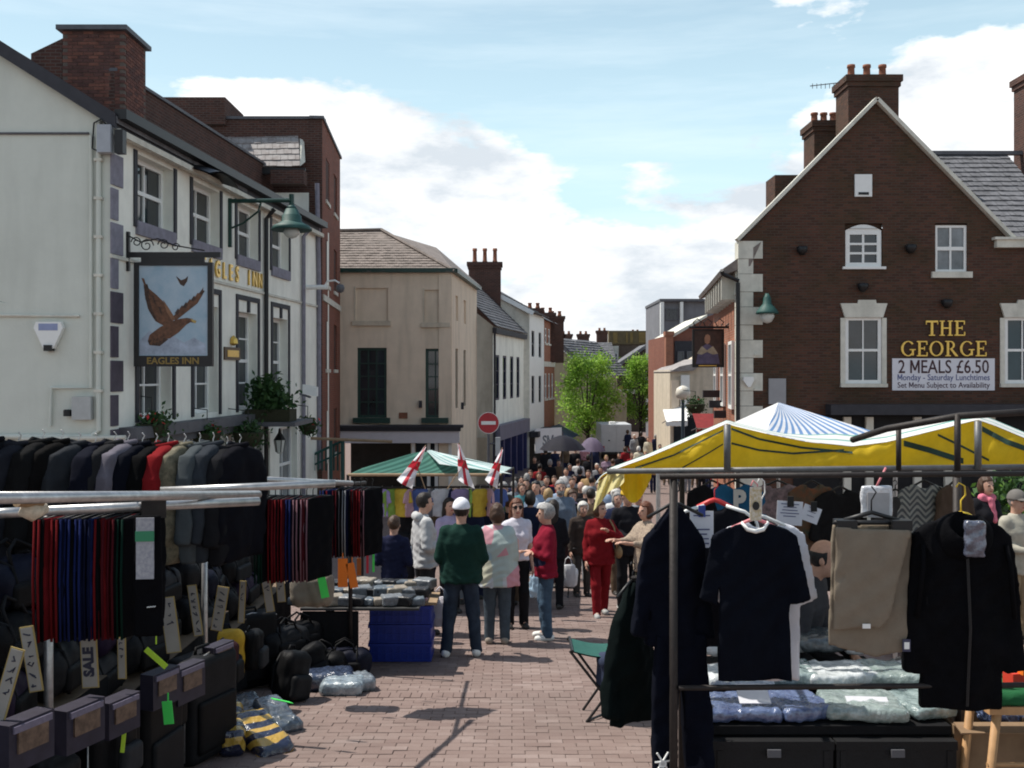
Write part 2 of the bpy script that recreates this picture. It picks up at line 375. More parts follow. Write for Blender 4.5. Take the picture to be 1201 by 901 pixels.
# ---------------------------------------------------------------- raised lettering
def text_mesh(txt, size, depth=.008, bold=0.0, sx=1.0):
    cu = bpy.data.curves.new('t', 'FONT'); cu.body = txt; cu.size = size; cu.extrude = depth; cu.offset = bold; cu.resolution_u = 3
    cu.align_x = 'CENTER'; cu.align_y = 'CENTER'
    o = bpy.data.objects.new('t', cu); COL.objects.link(o); dg = bpy.context.evaluated_depsgraph_get(); dg.update()
    me = bpy.data.meshes.new_from_object(o.evaluated_get(dg)); bpy.data.objects.remove(o); bpy.data.curves.remove(cu)
    if sx != 1:
        for v in me.vertices: v.co.x *= sx
    return me
def put_text(name, txt, size, m, parent, c, udir, ndir, depth=.006, bold=0.0, sx=1.0, roll=0.0, fit=None):
    """letters standing on a plane: u to the reader's right, n toward the reader"""
    if 'M' in txt:       # the font's own M folds over itself: set an H's width aside and stand strokes there
        me = text_mesh(txt.replace('M', 'H'), size, depth, bold, sx); tm = text_mesh(txt.replace('M', ' '), size, depth, bold, sx)
        i = txt.index('M'); hx = text_mesh(txt[:i+1].replace('M', 'H'), size, depth, bold, sx); xs = [v.co.x for v in hx.vertices]; wfull = max(xs)-min(xs)
        x1 = min(v.co.x for v in me.vertices)+wfull; hh = text_mesh('H', size, depth, bold, sx); hw = max(v.co.x for v in hh.vertices)*2; zt_ = max(v.co.y for v in hh.vertices); zb_ = min(v.co.y for v in hh.vertices)
        base = min(v.co.y for v in text_mesh('H'+txt.replace('M', 'H'), size, depth, bold, sx).vertices); top = max(v.co.y for v in me.vertices)
        x0 = x1-hw; keep = [f for f in me.polygons if not all(x0-.004 <= me.vertices[k].co.x <= x1+.004 for k in f.vertices)]
        vv = [v.co.copy() for v in me.vertices]; ff = [tuple(f.vertices) for f in keep]; st = hw*.2; ylo = min(v.co.y for v in me.vertices if x0-.004 <= v.co.x <= x1+.004); yhi = max(v.co.y for v in me.vertices if x0-.004 <= v.co.x <= x1+.004); xm = (x0+x1)/2; x0 -= hw*.04; x1 += hw*.04
        for pp, dz in ((((x0, ylo), (x0+st, ylo), (x0+st, yhi), (x0, yhi)), 0), (((x1-st, ylo), (x1, ylo), (x1, yhi), (x1-st, yhi)), 0), (((x0+.002, yhi), (x0+st*1.1, yhi), (xm+st*.5, ylo+(yhi-ylo)*.2), (xm-st*.5, ylo+(yhi-ylo)*.2)), .0008), (((x1-st*1.1, yhi), (x1-.002, yhi), (xm+st*.5, ylo+(yhi-ylo)*.2), (xm-st*.5, ylo+(yhi-ylo)*.2)), .0016)):
            k0 = len(vv); vv += [Vector((a, b, depth+dz)) for a, b in pp]; ff.append((k0, k0+1, k0+2, k0+3))
        me = make_mesh('lettering', vv, ff)
    else: me = text_mesh(txt, size, depth, bold, sx)
    if fit:
        xs = [v.co.x for v in me.vertices]; k = fit/(max(xs)-min(xs))
        for v in me.vertices: v.co.x *= k
    u = Vector(udir).normalized(); n = Vector(ndir).normalized(); up = n.cross(u)
    R = Matrix((u, up, n)).transposed() @ Matrix.Rotation(roll, 3, 'Z')
    off = Vector(c)-wloc(parent)
    for v in me.vertices: v.co = R @ v.co + off
    me.materials.clear(); me.materials.append(m)
    return link(name, me, m, parent)
SERIF = {'T': ([(.0, .88, .8, 1.0), (.32, 0, .48, .9), (.2, 0, .6, .07), (0, .74, .05, .9), (.75, .74, .8, .9)], []),
         'H': ([(.1, 0, .24, 1), (.62, 0, .76, 1), (.2, .46, .66, .55), (0, 0, .33, .07), (0, .93, .33, 1), (.53, 0, .86, .07), (.53, .93, .86, 1)], []),
         'E': ([(.1, 0, .25, 1), (0, 0, .7, .08), (0, .92, .68, 1), (.2, .46, .5, .55), (.63, .05, .7, .26), (.61, .74, .68, .95), (.47, .38, .52, .64)], []),
         'R': ([(.1, 0, .25, 1), (0, 0, .36, .07), (0, .93, .3, 1)], [(.32, .73, .3, .27, -92, 92, .13), ('leg',)]),
         'O': ([], [(.46, .5, .46, .5, 0, 360, .15)]),
         'G': ([(.7, .06, .83, .46), (.56, .4, .94, .47)], [(.46, .5, .46, .5, 42, 322, .15)])}
def serif(ch, x, z, s, fr, n0, n1):
    mb = MB(); bxs, arcs = SERIF[ch]
    for k_, (a, b, c, d) in enumerate(bxs): mb.fbox(fr, x+a*s, x+c*s, z+b*s, z+d*s, n0, n1+.0015*k_)
    for k_, q in enumerate(arcs):
        n1 -= .002
        if q[0] == 'leg':
            mb.prism(fr, [(x+.3*s, z+.48*s), (x+.66*s, z), (x+.86*s, z), (x+.46*s, z+.48*s)], n0, n1); continue
        cx, cz, rx, rz, a0, a1, w = q; k = 18
        for i in range(k):
            t0, t1 = (math.radians(a0+(a1-a0)*(i+e)/k) for e in (0, 1)); pp = []
            for t, o in ((t0, 1), (t1, 1), (t1, 0), (t0, 0)):
                ww = w*(.35+.65*abs(math.cos(t)))
                pp.append((x+(cx+math.cos(t)*(rx-(0 if o else ww)))*s, z+(cz+math.sin(t)*(rz-(0 if o else ww)))*s))
            mb.prism(fr, pp, n0, n1)
    return mb
# ---------------------------------------------------------------- shared materials
M_cream = mat('cream_render', (.84, .83, .74), .9, .07, 2.0, .12, 30, stain=.24)  # paler colour carries the sky and bounce light of the inn front
M_cream_shaded = mat('cream_shaded_render', (.60, .62, .555), .9, .05, 1.5, .2, 25, stain=.14)  # same render, the gable's weaker light put into a darker colour
M_white = mat('white_paint', (.78, .78, .75), .6, .05, 5)
M_offwhite = mat('off_white_stone', (.62, .60, .52), .85, .12, 4, .25, 40, stain=.3)
M_black = mat('black_paint', (.012, .012, .013), .45, .2, 5)
M_darktrim = mat('dark_slate_paint', (.035, .035, .042), .7, .2, 5)
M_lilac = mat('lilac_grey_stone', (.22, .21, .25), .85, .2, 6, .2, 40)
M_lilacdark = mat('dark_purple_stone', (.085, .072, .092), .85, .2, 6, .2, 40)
M_glass = mat_glass('window_glass')
M_glass2 = mat_glass('curtained_glass', (.16, .17, .18), .15)
M_brick_inn = mat_brick('old_brown_brick', (.105, .047, .036), (.062, .032, .027), (.115, .085, .072))
M_brick_red = mat_brick('red_brick', (.26, .085, .055), (.19, .065, .045), (.2, .13, .1), stain=.25)
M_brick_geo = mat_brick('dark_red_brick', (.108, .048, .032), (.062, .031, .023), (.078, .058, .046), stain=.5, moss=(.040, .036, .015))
M_brick_lit = mat_brick('sunlit_orange_brick', (.36, .13, .07), (.28, .10, .06), (.3, .2, .15), stain=.15)  # lit copy of the brick: sunlight put into a lighter colour
M_slate = mat('grey_slate', (.14, .14, .15), .75, .35, 3.0, .2, 50, stain=.25)
M_slate_warm = mat('weathered_slate', (.21, .175, .155), .8, .3, 3.0, .2, 50, stain=.25)
M_slate_pale = mat('pale_lichen_slate', (.36, .34, .33), .85, .35, 4.0, .2, 50, col2=(.20, .17, .16))
M_tan = mat('tan_render', (.74, .61, .47), .9, .06, 2.0, .15, 30, stain=.28)
M_tan2 = mat('pale_tan_stone', (.58, .50, .39), .9, .1, 4, .15, 30, stain=.3)
M_green_dk = mat('dark_green_paint', (.012, .045, .035), .4, .2, 5)
M_gold = mat('gold_leaf', (.72, .46, .10), .32, .15, 20, metal=.55, spec=.6)
M_lead = mat('lead_grey', (.10, .10, .11), .6, .2, 4)
M_dull = mat('dull_grey_steel', (.13, .13, .13), .5, .25, 14, metal=.4, bump=.05)
M_pipe = mat('galvanised_steel', (.46, .45, .44), .38, .22, 18, metal=.75, bump=.05)
M_rust = mat('rusty_steel', (.028, .023, .021), .6, .3, 14, metal=.3, bump=.1)
M_navy_paint = mat('navy_shop_paint', (.03, .035, .12), .5, .2, 3)
M_pot = mat('terracotta_pot', (.24, .10, .06), .9, .25, 8)
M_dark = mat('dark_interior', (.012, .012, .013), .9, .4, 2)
M_copper = mat('verdigris_green', (.022, .075, .066), .6, .2, 10)

def wall_open(fr, u0, u1, z0, z1, ops, rev=.12):
    mb = MB(); us = sorted({u0, u1, *[o[0] for o in ops], *[o[1] for o in ops]}); zs = sorted({z0, z1, *[o[2] for o in ops], *[o[3] for o in ops]})
    us = [u for u in us if u0 <= u <= u1]; zs = [z for z in zs if z0 <= z <= z1]
    for a, b in zip(us, us[1:]):
        for c, d in zip(zs, zs[1:]):
            um, zm = (a+b)/2, (c+d)/2
            if any(o[0] < um < o[1] and o[2] < zm < o[3] for o in ops): continue
            mb.add([fr.pt(a, 0, c), fr.pt(b, 0, c), fr.pt(b, 0, d), fr.pt(a, 0, d)], [(0, 1, 2, 3)])
    for a, b, c, d in ops:
        q = [(a, c), (b, c), (b, d), (a, d)]
        for i in range(4):
            e, h = q[i], q[(i+1) % 4]
            mb.add([fr.pt(e[0], 0, e[1]), fr.pt(h[0], 0, h[1]), fr.pt(h[0], -rev, h[1]), fr.pt(e[0], -rev, e[1])], [(0, 1, 2, 3)])
    return mb
def window(par, fr, a, b, c, d, rev=.12, cols=2, rows=2, fm=None, gm=None, fw=.06, bar=.03, sill=None, sm=None, split=True, arch=0.0):
    """a window frame set rev behind the wall face, with a pane in every light and a sill"""
    fm = fm or M_white; gm = gm or M_glass; n0, n1 = -rev-.05, -rev+.03
    w = MB(); w.fbox(fr, a, a+fw, c, d, n0, n1); w.fbox(fr, b-fw, b, c, d, n0, n1)
    w.fbox(fr, a+fw, b-fw, c, c+fw, n0, n1-.001); w.fbox(fr, a+fw, b-fw, d-fw, d, n0, n1-.001)
    if arch:
        k = 12; pts = [(a, d-.002)]+[(a+(b-a)*i/k, d+arch*math.sin(math.pi*i/k)) for i in range(1, k)]+[(b, d-.002)]
        w.prism(fr, pts, n0, n1)
    ue = [a+fw+(b-a-2*fw)*i/cols for i in range(cols+1)]; ze = [c+fw+(d-c-2*fw)*i/rows for i in range(rows+1)]
    for u in ue[1:-1]: w.fbox(fr, u-bar/2, u+bar/2, c+fw, d-fw, n0+.004, n1-.012)
    for i, z in enumerate(ze[1:-1]):
        bb = bar*2 if (split and abs(i+1-rows/2) < .1) else bar
        w.fbox(fr, a+fw, b-fw, z-bb/2, z+bb/2, n0+.006, n1-.008)
    o = w.build('window', fm, par)
    for i in range(cols):
        for j in range(rows):
            p = MB().fbox(fr, ue[i]-.002, ue[i+1]+.002, ze[j]-.002, ze[j+1]+.002, n0+.005, n0+.03-.004*((i+j) % 2))
            p.build('pane', gm, o)
    if sill: MB().fbox(fr, a-sill[0], b+sill[0], c-sill[1], c-.001, -rev, sill[2]).build('sill', sm or fm, o)
    return o
def slates(p00, p10, p01, nrow, ncol, th=.02, seed=1, mat_=None, parent=None, name='roof_slates', proud=.0):
    """overlapping courses on a parallelogram: p00 lower left, p10 lower right, p01 upper left"""
    r = random.Random(seed); p00, p10, p01 = map(Vector, (p00, p10, p01)); eu = p10-p00; ev = p01-p00; n = eu.cross(ev).normalized()
    if n.z < 0: n = -n
    mb = MB()
    for j in range(nrow):
        off = .5*(j % 2)
        for i in range(-1, ncol+1):
            a, b = max(0, (i+off+.02)/ncol), min(1, (i+off+.98)/ncol)
            if b-a < .1/ncol: continue
            v0 = j/nrow+r.uniform(-.06, .04)/nrow; v1 = min(1, (j+1.15)/nrow); t0 = proud+th*r.uniform(1.3, 2.2); t1 = proud+.004
            q = [p00+eu*a+ev*v0, p00+eu*b+ev*v0, p00+eu*b+ev*v1, p00+eu*a+ev*v1]
            mb.add([q[0]+n*t0, q[1]+n*t0, q[2]+n*t1, q[3]+n*t1, q[0]+n*proud, q[1]+n*proud], [(0, 1, 2, 3), (4, 5, 1, 0)])
    o = mb.build(name, mat_, parent); o['kind'] = 'stuff'; return o
def chimney(par, x, y, w, dp, z0, z1, m, pots=2, ph=.45, name='chimney', step=.12, pm=None, along='x'):
    mb = MB(); mb.box(x-w/2, x+w/2, y-dp/2, y+dp/2, z0, z1-.35); e = .05
    mb.box(x-w/2-e, x+w/2+e, y-dp/2-e, y+dp/2+e, z1-.35, z1-.2); e = .1
    mb.box(x-w/2-e, x+w/2+e, y-dp/2-e, y+dp/2+e, z1-.2, z1)
    o = mb.build(name, m, par)
    for i in range(pots):
        t = (i+.5)/pots-.5; q = (x+t*w*.95, y) if along == 'x' else (x, y+t*dp*.95); r = min(.13, w*.3)
        MB().lathe([(r*1.1, 0), (r*1.05, .1), (r*.88, .14), (r*.8, ph*.8), (r*1.0, ph*.83), (r*.95, ph), (r*.7, ph), (r*.7, ph-.05)], (q[0], q[1], z1-.004), 12).build('chimney_pot', pm or M_pot, o, True)
    return o

# ---------------------------------------------------------------- ground
M_pav = bpy.data.materials.new('red_block_paving'); M_pav.use_nodes = True
def _pav():
    nt = M_pav.node_tree; L = nt.links.new; b = nt.nodes['Principled BSDF']; b.inputs['Roughness'].default_value = .82; b.inputs['Specular IOR Level'].default_value = .3
    a = nt.nodes.new('ShaderNodeAttribute'); a.attribute_name = 'tint'
    geo = nt.nodes.new('ShaderNodeNewGeometry'); n = nt.nodes.new('ShaderNodeTexNoise'); n.inputs['Scale'].default_value = 1.4; n.inputs['Detail'].default_value = 9
    n.inputs['Roughness'].default_value = .7; L(geo.outputs['Position'], n.inputs['Vector'])
    n2 = nt.nodes.new('ShaderNodeTexNoise'); n2.inputs['Scale'].default_value = 90; n2.inputs['Detail'].default_value = 3; L(geo.outputs['Position'], n2.inputs['Vector'])
    s = nt.nodes.new('ShaderNodeMath'); s.operation = 'MULTIPLY_ADD'; L(n.outputs[0], s.inputs[0]); s.inputs[1].default_value = .9; L(a.outputs['Fac'], s.inputs[2])
    s2 = nt.nodes.new('ShaderNodeMath'); s2.operation = 'MULTIPLY_ADD'; L(n2.outputs[0], s2.inputs[0]); s2.inputs[1].default_value = .35; L(s.outputs[0], s2.inputs[2])
    cr = nt.nodes.new('ShaderNodeValToRGB'); L(s2.outputs[0], cr.inputs[0])
    cr.color_ramp.elements[0].position = .35; cr.color_ramp.elements[0].color = (.165, .112, .098, 1)
    cr.color_ramp.elements[1].position = 1.35; cr.color_ramp.elements[1].color = (.262, .200, .180, 1)
    e = cr.color_ramp.elements.new(.8); e.color = (.215, .157, .138, 1)
    vo = nt.nodes.new('ShaderNodeTexVoronoi'); vo.inputs['Scale'].default_value = 4.5; L(geo.outputs['Position'], vo.inputs['Vector'])
    lt = nt.nodes.new('ShaderNodeMath'); lt.operation = 'LESS_THAN'; L(vo.outputs['Distance'], lt.inputs[0]); lt.inputs[1].default_value = .075   # trodden gum
    n3 = nt.nodes.new('ShaderNodeTexNoise'); n3.inputs['Scale'].default_value = .8; n3.inputs['Detail'].default_value = 8; L(geo.outputs['Position'], n3.inputs['Vector'])
    mr = nt.nodes.new('ShaderNodeMapRange'); L(n3.outputs[0], mr.inputs[0]); mr.inputs[1].default_value = .48; mr.inputs[2].default_value = .68; mr.inputs[4].default_value = .35
    mg = nt.nodes.new('ShaderNodeMath'); mg.operation = 'MULTIPLY_ADD'; L(lt.outputs[0], mg.inputs[0]); mg.inputs[1].default_value = .4; L(mr.outputs[0], mg.inputs[2]); mg.use_clamp = True
    mx = nt.nodes.new('ShaderNodeMix'); mx.data_type = 'RGBA'; L(mg.outputs[0], mx.inputs[0]); L(cr.outputs[0], mx.inputs[6]); mx.inputs[7].default_value = (.12, .095, .085, 1)
    L(mx.outputs[2], b.inputs['Base Color'])
    bp = nt.nodes.new('ShaderNodeBump'); bp.inputs['Strength'].default_value = .35; bp.inputs['Distance'].default_value = .004; L(n2.outputs[0], bp.inputs['Height']); L(bp.outputs[0], b.inputs['Normal'])
_pav()
M_ground = mat_brick('far_block_paving', (.21, .155, .137), (.18, .13, .115), (.14, .105, .095), .2, .1, stain=.3, ms=.006, moss=(.2, .15, .13))
def _fixg():   # the paving texture lies flat: courses run across the street
    nt = M_ground.node_tree; cb = [n for n in nt.nodes if n.type == 'COMBXYZ'][0]; s = [n for n in nt.nodes if n.type == 'SEPXYZ'][0]
    nt.links.new(s.outputs[0], cb.inputs[0]); nt.links.new(s.outputs[1], cb.inputs[1])
_fixg()
ys = [-60, -20, -6]+[i*1.0 for i in range(-4, 50)]+[60, 80, 120, 200, 400, 900]
mb = MB(); gx = [-900, -120, -30, -12, -6, -3, 0, 3, 6, 12, 30, 120, 900]
for y in ys:
    for x in gx: mb.v.append(Vector((x, y, g(y)-.03))); mb.uv.append((0, 0))
for i in range(len(ys)-1):
    for j in range(len(gx)-1): a = i*len(gx)+j; mb.f.append((a, a+1, a+1+len(gx), a+len(gx)))
ground = mb.build('ground', M_ground); tag(ground, 'red block paved street sloping down between the stalls', kind='structure'); ground.location.z = ground.location.z
def paver_mesh(w, l, tintv, seed):
    e = .003; z = .0; v = [(-w/2, -l/2, -.03), (w/2, -l/2, -.03), (w/2, l/2, -.03), (-w/2, l/2, -.03), (-w/2, -l/2, z-e), (w/2, -l/2, z-e), (w/2, l/2, z-e), (-w/2, l/2, z-e),
         (-w/2+e, -l/2+e, z), (w/2-e, -l/2+e, z), (w/2-e, l/2-e, z), (-w/2+e, l/2-e, z)]
    f = [(0, 1, 5, 4), (1, 2, 6, 5), (2, 3, 7, 6), (3, 0, 4, 7), (4, 5, 9, 8), (5, 6, 10, 9), (6, 7, 11, 10), (7, 4, 8, 11), (8, 9, 10, 11)]
    return v, f
def add_tint(me, vals):
    a = me.attributes.new('tint', 'FLOAT', 'POINT'); a.data.foreach_set('value', np.array(vals, dtype=np.float32))
PVW, PVL = .2, .1
pv, pf = paver_mesh(PVW-.0035, PVL-.0035, 0, 0); pmesh = []
for k in range(8):
    me = make_mesh('paver', pv, pf, mats=[M_pav]); add_tint(me, [-.10+.06*k]*len(pv)); pmesh.append(me)
big_v, big_f, big_t, cnt = [], [], [], 0
rr = random.Random(3); slope = -.086
for row in range(120):
    y = 6.6+row*PVL
    band = abs(y-9.45) < .11                              # a soldier course of redder blocks across the street
    for c in range(-60, 60):
        if band:
            if row % 2: continue
        x = (c+.5*(row % 2))*PVW
        if band: x = c*PVW*.5
        if x < -4.5 or x > 6: continue
        py = HZ+(H-g(y))*F/y; px = CX+x*F/y
        if px < 120 or px > 1215 or py > 920 or (px > 790 and y < 8): continue
        z = g(y)+rr.uniform(-.003, .003); k = min(7, max(0, int(rr.gauss(3.6, 1.7)))) if not band else rr.choice((0, 1, 1, 2))
        tx = rr.uniform(-.012, .012); ty = math.atan(slope)+rr.uniform(-.012, .012)
        if px > 340 and px < 745 and cnt < 300 and not band:
            o = bpy.data.objects.new('paver', pmesh[k]); COL.objects.link(o); o.parent = ground
            o.location = Vector((x, y, z))-ground.location; o.rotation_euler = (ty, tx, rr.uniform(-.01, .01)); cnt += 1
        else:
            R = Matrix.Rotation(ty, 3, 'X') @ Matrix.Rotation(tx, 3, 'Y'); b0 = len(big_v)
            q = Matrix.Rotation(math.pi/2, 3, 'Z') if band else Matrix.Identity(3)
            big_v += [R @ (q @ Vector(p))+Vector((x, y+(.05 if band else 0), z)) for p in pv]; big_f += [tuple(i+b0 for i in f) for f in pf]; big_t += [-.10+.06*k]*len(pv)
me = make_mesh('pavers', [p-ground.location for p in big_v], big_f, mats=[M_pav]); add_tint(me, big_t)
o = link('pavers', me, M_pav, ground); o['kind'] = 'stuff'

# ---------------------------------------------------------------- the cream inn on the left
inn = thing('inn', 'cream rendered three storey inn with dark quoins and gold lettering', 'building', (-9, 24, -2.6))
FI = Fr((-7.19, 18.0), (.0846, .9964)); LI = 13.3; EZ = 6.78; BZ = -3.2
def innu(px): return FI.u_of(px)
uw = [(1.0, 2.66), (3.62, 5.2), (6.3, 7.85), (8.9, 10.4)]
lo_ops = [(a+.1, b-.1, 1.36, 3.75) for a, b in uw]; up_ops = [(a, b, 5.12, 6.40) for a, b in uw]
gf = [(1.2, 2.6, -1.0, .85), (3.6, 5.0, -1.2, .85), (7.6, 8.8, -2.3, .7), (9.6, 11.2, -1.4, .75)]
w = wall_open(FI, 0, LI, BZ, EZ, lo_ops+up_ops+gf, .28); w.build('front_wall', M_cream, inn)
w = MB().add([(-13.5, 18, BZ), (-7.19, 18, BZ), (-7.19, 18, EZ), (-13.5, 18, EZ+3.98), (-13.5, 31.3, EZ+3.98), (-6.06, 31.26, EZ), (-6.06, 31.26, BZ), (-13.5, 31.3, BZ)],
             [(0, 1, 2, 3), (7, 6, 5, 4), (0, 3, 4, 7)]); w.build('gable_wall', M_cream_shaded, inn)
MB().add([(-7.02, 17.86, EZ+.02), (-6.0, 31.3, EZ+.02), (-13.5, 31.3, EZ+4.1), (-13.5, 17.86, EZ+4.1), (-7.02, 17.86, EZ-.1), (-6.0, 31.3, EZ-.1), (-13.5, 31.3, EZ+3.98), (-13.5, 17.86, EZ+3.98)],
         [(0, 1, 2, 3), (7, 6, 5, 4), (0, 4, 5, 1), (0, 3, 7, 4)]).build('roof', M_slate, inn)
MB().add([(-7.04, 17.82, EZ-.2), (-13.5, 17.82, EZ+3.87), (-13.5, 17.82, EZ+4.14), (-7.04, 17.82, EZ+.07), (-7.04, 17.9, EZ-.2), (-13.5, 17.9, EZ+3.87), (-13.5, 17.9, EZ+4.14), (-7.04, 17.9, EZ+.07)],
         [(0, 1, 2, 3), (7, 6, 5, 4), (0, 3, 7, 4), (0, 4, 5, 1), (3, 2, 6, 7)]).build('barge_board', M_darktrim, inn)
MB().fbox(FI, -.15, LI, EZ-.16, EZ+.0, .004, .12).build('fascia', M_darktrim, inn)
MB().fbox(FI, -.1, LI, EZ-.30, EZ-.19, .10, .22).build('gutter', M_offwhite, inn)
MB().fbox(FI, -.1, LI, EZ-.02, EZ+.16, .12, .34).build('roof_edge', M_black, inn)
for i, (a, b) in enumerate(uw):
    window(inn, FI, a, b, 5.12, 6.40, .25, 2, 2, M_white, M_glass, .09, .04)
    MB().fbox(FI, a-.04, b+.04, 4.86, 5.119, -.26, .06).build('sill', M_lilac, inn)
    MB().fbox(FI, a-.13, a-.001, 5.0, 6.45, .003, .03).build('window_surround', M_darktrim, inn); MB().fbox(FI, b+.001, b+.13, 5.0, 6.45, .003, .03).build('window_surround', M_darktrim, inn)
    window(inn, FI, a+.1, b-.1, 1.36, 3.75, .25, 2, 4, M_white, M_glass, .09, .04)
    s = MB(); s.fbox(FI, a-.06, a+.06, 1.3, 4.16, .003, .035); s.fbox(FI, b-.06, b+.06, 1.3, 4.16, .003, .035); s.fbox(FI, a+.061, b-.061, 4.04, 4.16, .003, .035)
    s.fbox(FI, (a+b)/2-.06, (a+b)/2+.06, 3.76, 4.039, .003, .05); s.build('window_surround', M_darktrim, inn)
for a, b, c, d in gf:
    window(inn, FI, a, b, c, d, .2, 2, 2, M_white, M_glass2, .08, .04)
MB().fbox(FI, -.05, LI, 4.30, 4.36, .003, .05).build('string_course', M_offwhite, inn)
mb = MB(); mb.fbox(FI, .3, 7.4, 1.02, 1.24, .003, .34); mb.fbox(FI, .3, 7.4, .86, 1.02, .003, .22); mb.build('shop_cornice', M_lead, inn)
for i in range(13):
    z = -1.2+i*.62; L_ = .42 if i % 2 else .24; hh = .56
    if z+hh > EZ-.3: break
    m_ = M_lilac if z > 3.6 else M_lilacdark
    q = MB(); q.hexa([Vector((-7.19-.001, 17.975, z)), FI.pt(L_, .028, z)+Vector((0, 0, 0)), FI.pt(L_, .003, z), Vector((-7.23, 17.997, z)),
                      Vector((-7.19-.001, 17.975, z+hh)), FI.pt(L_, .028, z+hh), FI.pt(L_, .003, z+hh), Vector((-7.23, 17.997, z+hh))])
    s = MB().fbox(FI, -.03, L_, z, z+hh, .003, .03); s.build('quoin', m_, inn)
# brick range rising behind the roof edge, with its big chimney built brick by brick
y0 = 20.2; xr = XX(128, y0)
def ridge_z(px, py, d): return ZZ(py, d)
RB = Fr((-8.55, 21.6), (.0846, .9964)); zt = 8.74
w = MB().fbox(RB, 0, 12.5, 4.5, zt, -.6, 0); w.build('rear_brick_wall', M_brick_inn, inn)
MB().fbox(RB, 0, 12.5, zt, zt+.07, -.65, .06).build('coping', M_lead, inn)
cy = 21.6; cx0, cx1 = XX(72, cy), XX(146, cy); ctz = ZZ(36, cy)
ch = MB().box(cx0+.02, cx1-.02, cy+.02, cy+1.3, 6.5, ctz).build('chimney', mat('sooty_mortar', (.12, .095, .08), .95, .2, 8), inn)
brm = [mat('chimney_brick_%s' % n, c, .9, .3, 9, .3, 60) for n, c in (('a', (.13, .055, .042)), ('b', (.095, .045, .038)), ('c', (.17, .07, .05)))]
bw, bh = .225, .075; nr = int((ctz-7.6)/bh); meshes = []
for m_ in brm:
    for l in (bw-.012, bw/2-.012):
        t = MB().box(0, l, -.012, .03, 0, bh-.012); meshes.append(make_mesh('brick', t.v, t.f, mats=[m_]))
meshes_s = []
for m_ in brm:
    t = MB().box(-.03, .012, 0, bw-.012, 0, bh-.012); meshes_s.append(make_mesh('brick', t.v, t.f, mats=[m_]))
rb = random.Random(5); n_ = 0
for j in range(nr):
    z = ctz-.0-(j+1)*bh; x = cx0+.02-(bw/2 if j % 2 else 0)
    while x < cx1-.03:
        if x >= cx0-.01 and x+bw <= cx1+.03:
            o = bpy.data.objects.new('brick', meshes[rb.choice((0, 0, 2, 2, 4))]); COL.objects.link(o); o.parent = ch; o.location = Vector((x, cy+.02+rb.uniform(-.003, .003), z))-wloc(ch); n_ += 1
        x += bw
    for k in range(5):
        o = bpy.data.objects.new('brick', meshes_s[rb.choice((0, 0, 1, 2))]); COL.objects.link(o); o.parent = ch
        o.location = Vector((cx1-.02, cy+.04+k*bw+(bw/2 if j % 2 else 0), z))-wloc(ch)
MB().box(cx0-.08, cx1+.08, cy-.1, cy+1.4, ctz, ctz+.1).build('chimney_cap', M_lead, inn)
for k in (.32, .68): MB().lathe([(.11, 0), (.1, .16), (.07, .16)], (cx0+(cx1-cx0)*k, cy+.5, ctz+.098), 12).build('chimney_pot', M_lead, inn)
MB().add([(cx0, cy+.05, 7.0), (cx0, cy+.05, ctz-.15), (XX(35, cy), cy+.05, ZZ(62, cy)), (XX(35, cy), cy+.05, 7.0), (cx0, cy+1.2, 7.0), (cx0, cy+1.2, ctz-.15), (XX(35, cy), cy+1.2, ZZ(62, cy)), (XX(35, cy), cy+1.2, 7.0)],
         [(0, 1, 2, 3), (7, 6, 5, 4), (1, 5, 6, 2), (3, 2, 6, 7)]).build('chimney_shoulder', M_brick_inn, inn)
# pipes and boxes on the gable
def gz(py): return ZZ(py, 18)
def gxp(px): return XX(px, 18)
yw = 17.95
MB().tube([(gxp(117), yw, gz(142)), (gxp(117), yw, gz(505)), (gxp(108), yw, gz(512)), (gxp(78), yw, gz(512)), (gxp(-30), yw, gz(512))], .045, 8).build('drain_pipe', M_cream_shaded, inn)
MB().tube([(gxp(108), yw, gz(160)), (gxp(108), yw, gz(455)), (gxp(62), yw, gz(455)), (gxp(60), yw, gz(500))], .03, 8).build('drain_pipe', M_cream_shaded, inn)
MB().tube([(gxp(105), yw+.02, gz(157)), (gxp(-40), yw+.02, gz(157))], .022, 6).build('conduit', M_lead, inn)
MB().tube([(gxp(94), yw+.02, gz(371)), (gxp(-30), yw+.02, gz(370))], .025, 6).build('conduit', M_offwhite, inn)
MB().tube([(gxp(150), yw-.06, gz(513)), (gxp(30), yw-.06, gz(515)), (gxp(31), yw-.06, gz(545))], .045, 8).build('drain_pipe', M_offwhite, inn)
for k in range(7): MB().box(gxp(117)-.07, gxp(117)+.07, yw-.05, yw+.045, gz(190+k*45), gz(190+k*45)+.05).build('pipe_bracket', M_offwhite, inn)
mb = MB().box(gxp(88), gxp(110), 17.86, 17.995, gz(492), gz(465)); mb.build('meter_box', mat('grey_plastic', (.42, .43, .42), .5, .08, 6), inn)
MB().lathe([(.07, 0), (.07, .1), (.05, .12)], (gxp(82), 17.9, gz(488)), 10).build('vent', M_black, inn)
al = thing('alarm_box', 'white shield shaped alarm box on the inn gable', 'alarm', (gxp(60), 17.9, gz(410)))
f_ = Fr((gxp(60), 17.99), (1, 0))
MB().prism(f_, [(-.09, gz(409)), (.09, gz(409)), (.26, gz(385)), (.22, gz(378)), (-.22, gz(378)), (-.26, gz(385))], 0, .11).build('case', M_white, al)
MB().fbox(f_, -.17, .17, gz(388), gz(380), .11, .115).build('label_panel', mat('pale_blue_print', (.25, .29, .45), .5, .1, 5), al)
MB().fbox(f_, -.07, .07, gz(412), gz(405), -.0, .14).build('lamp', M_black, al)
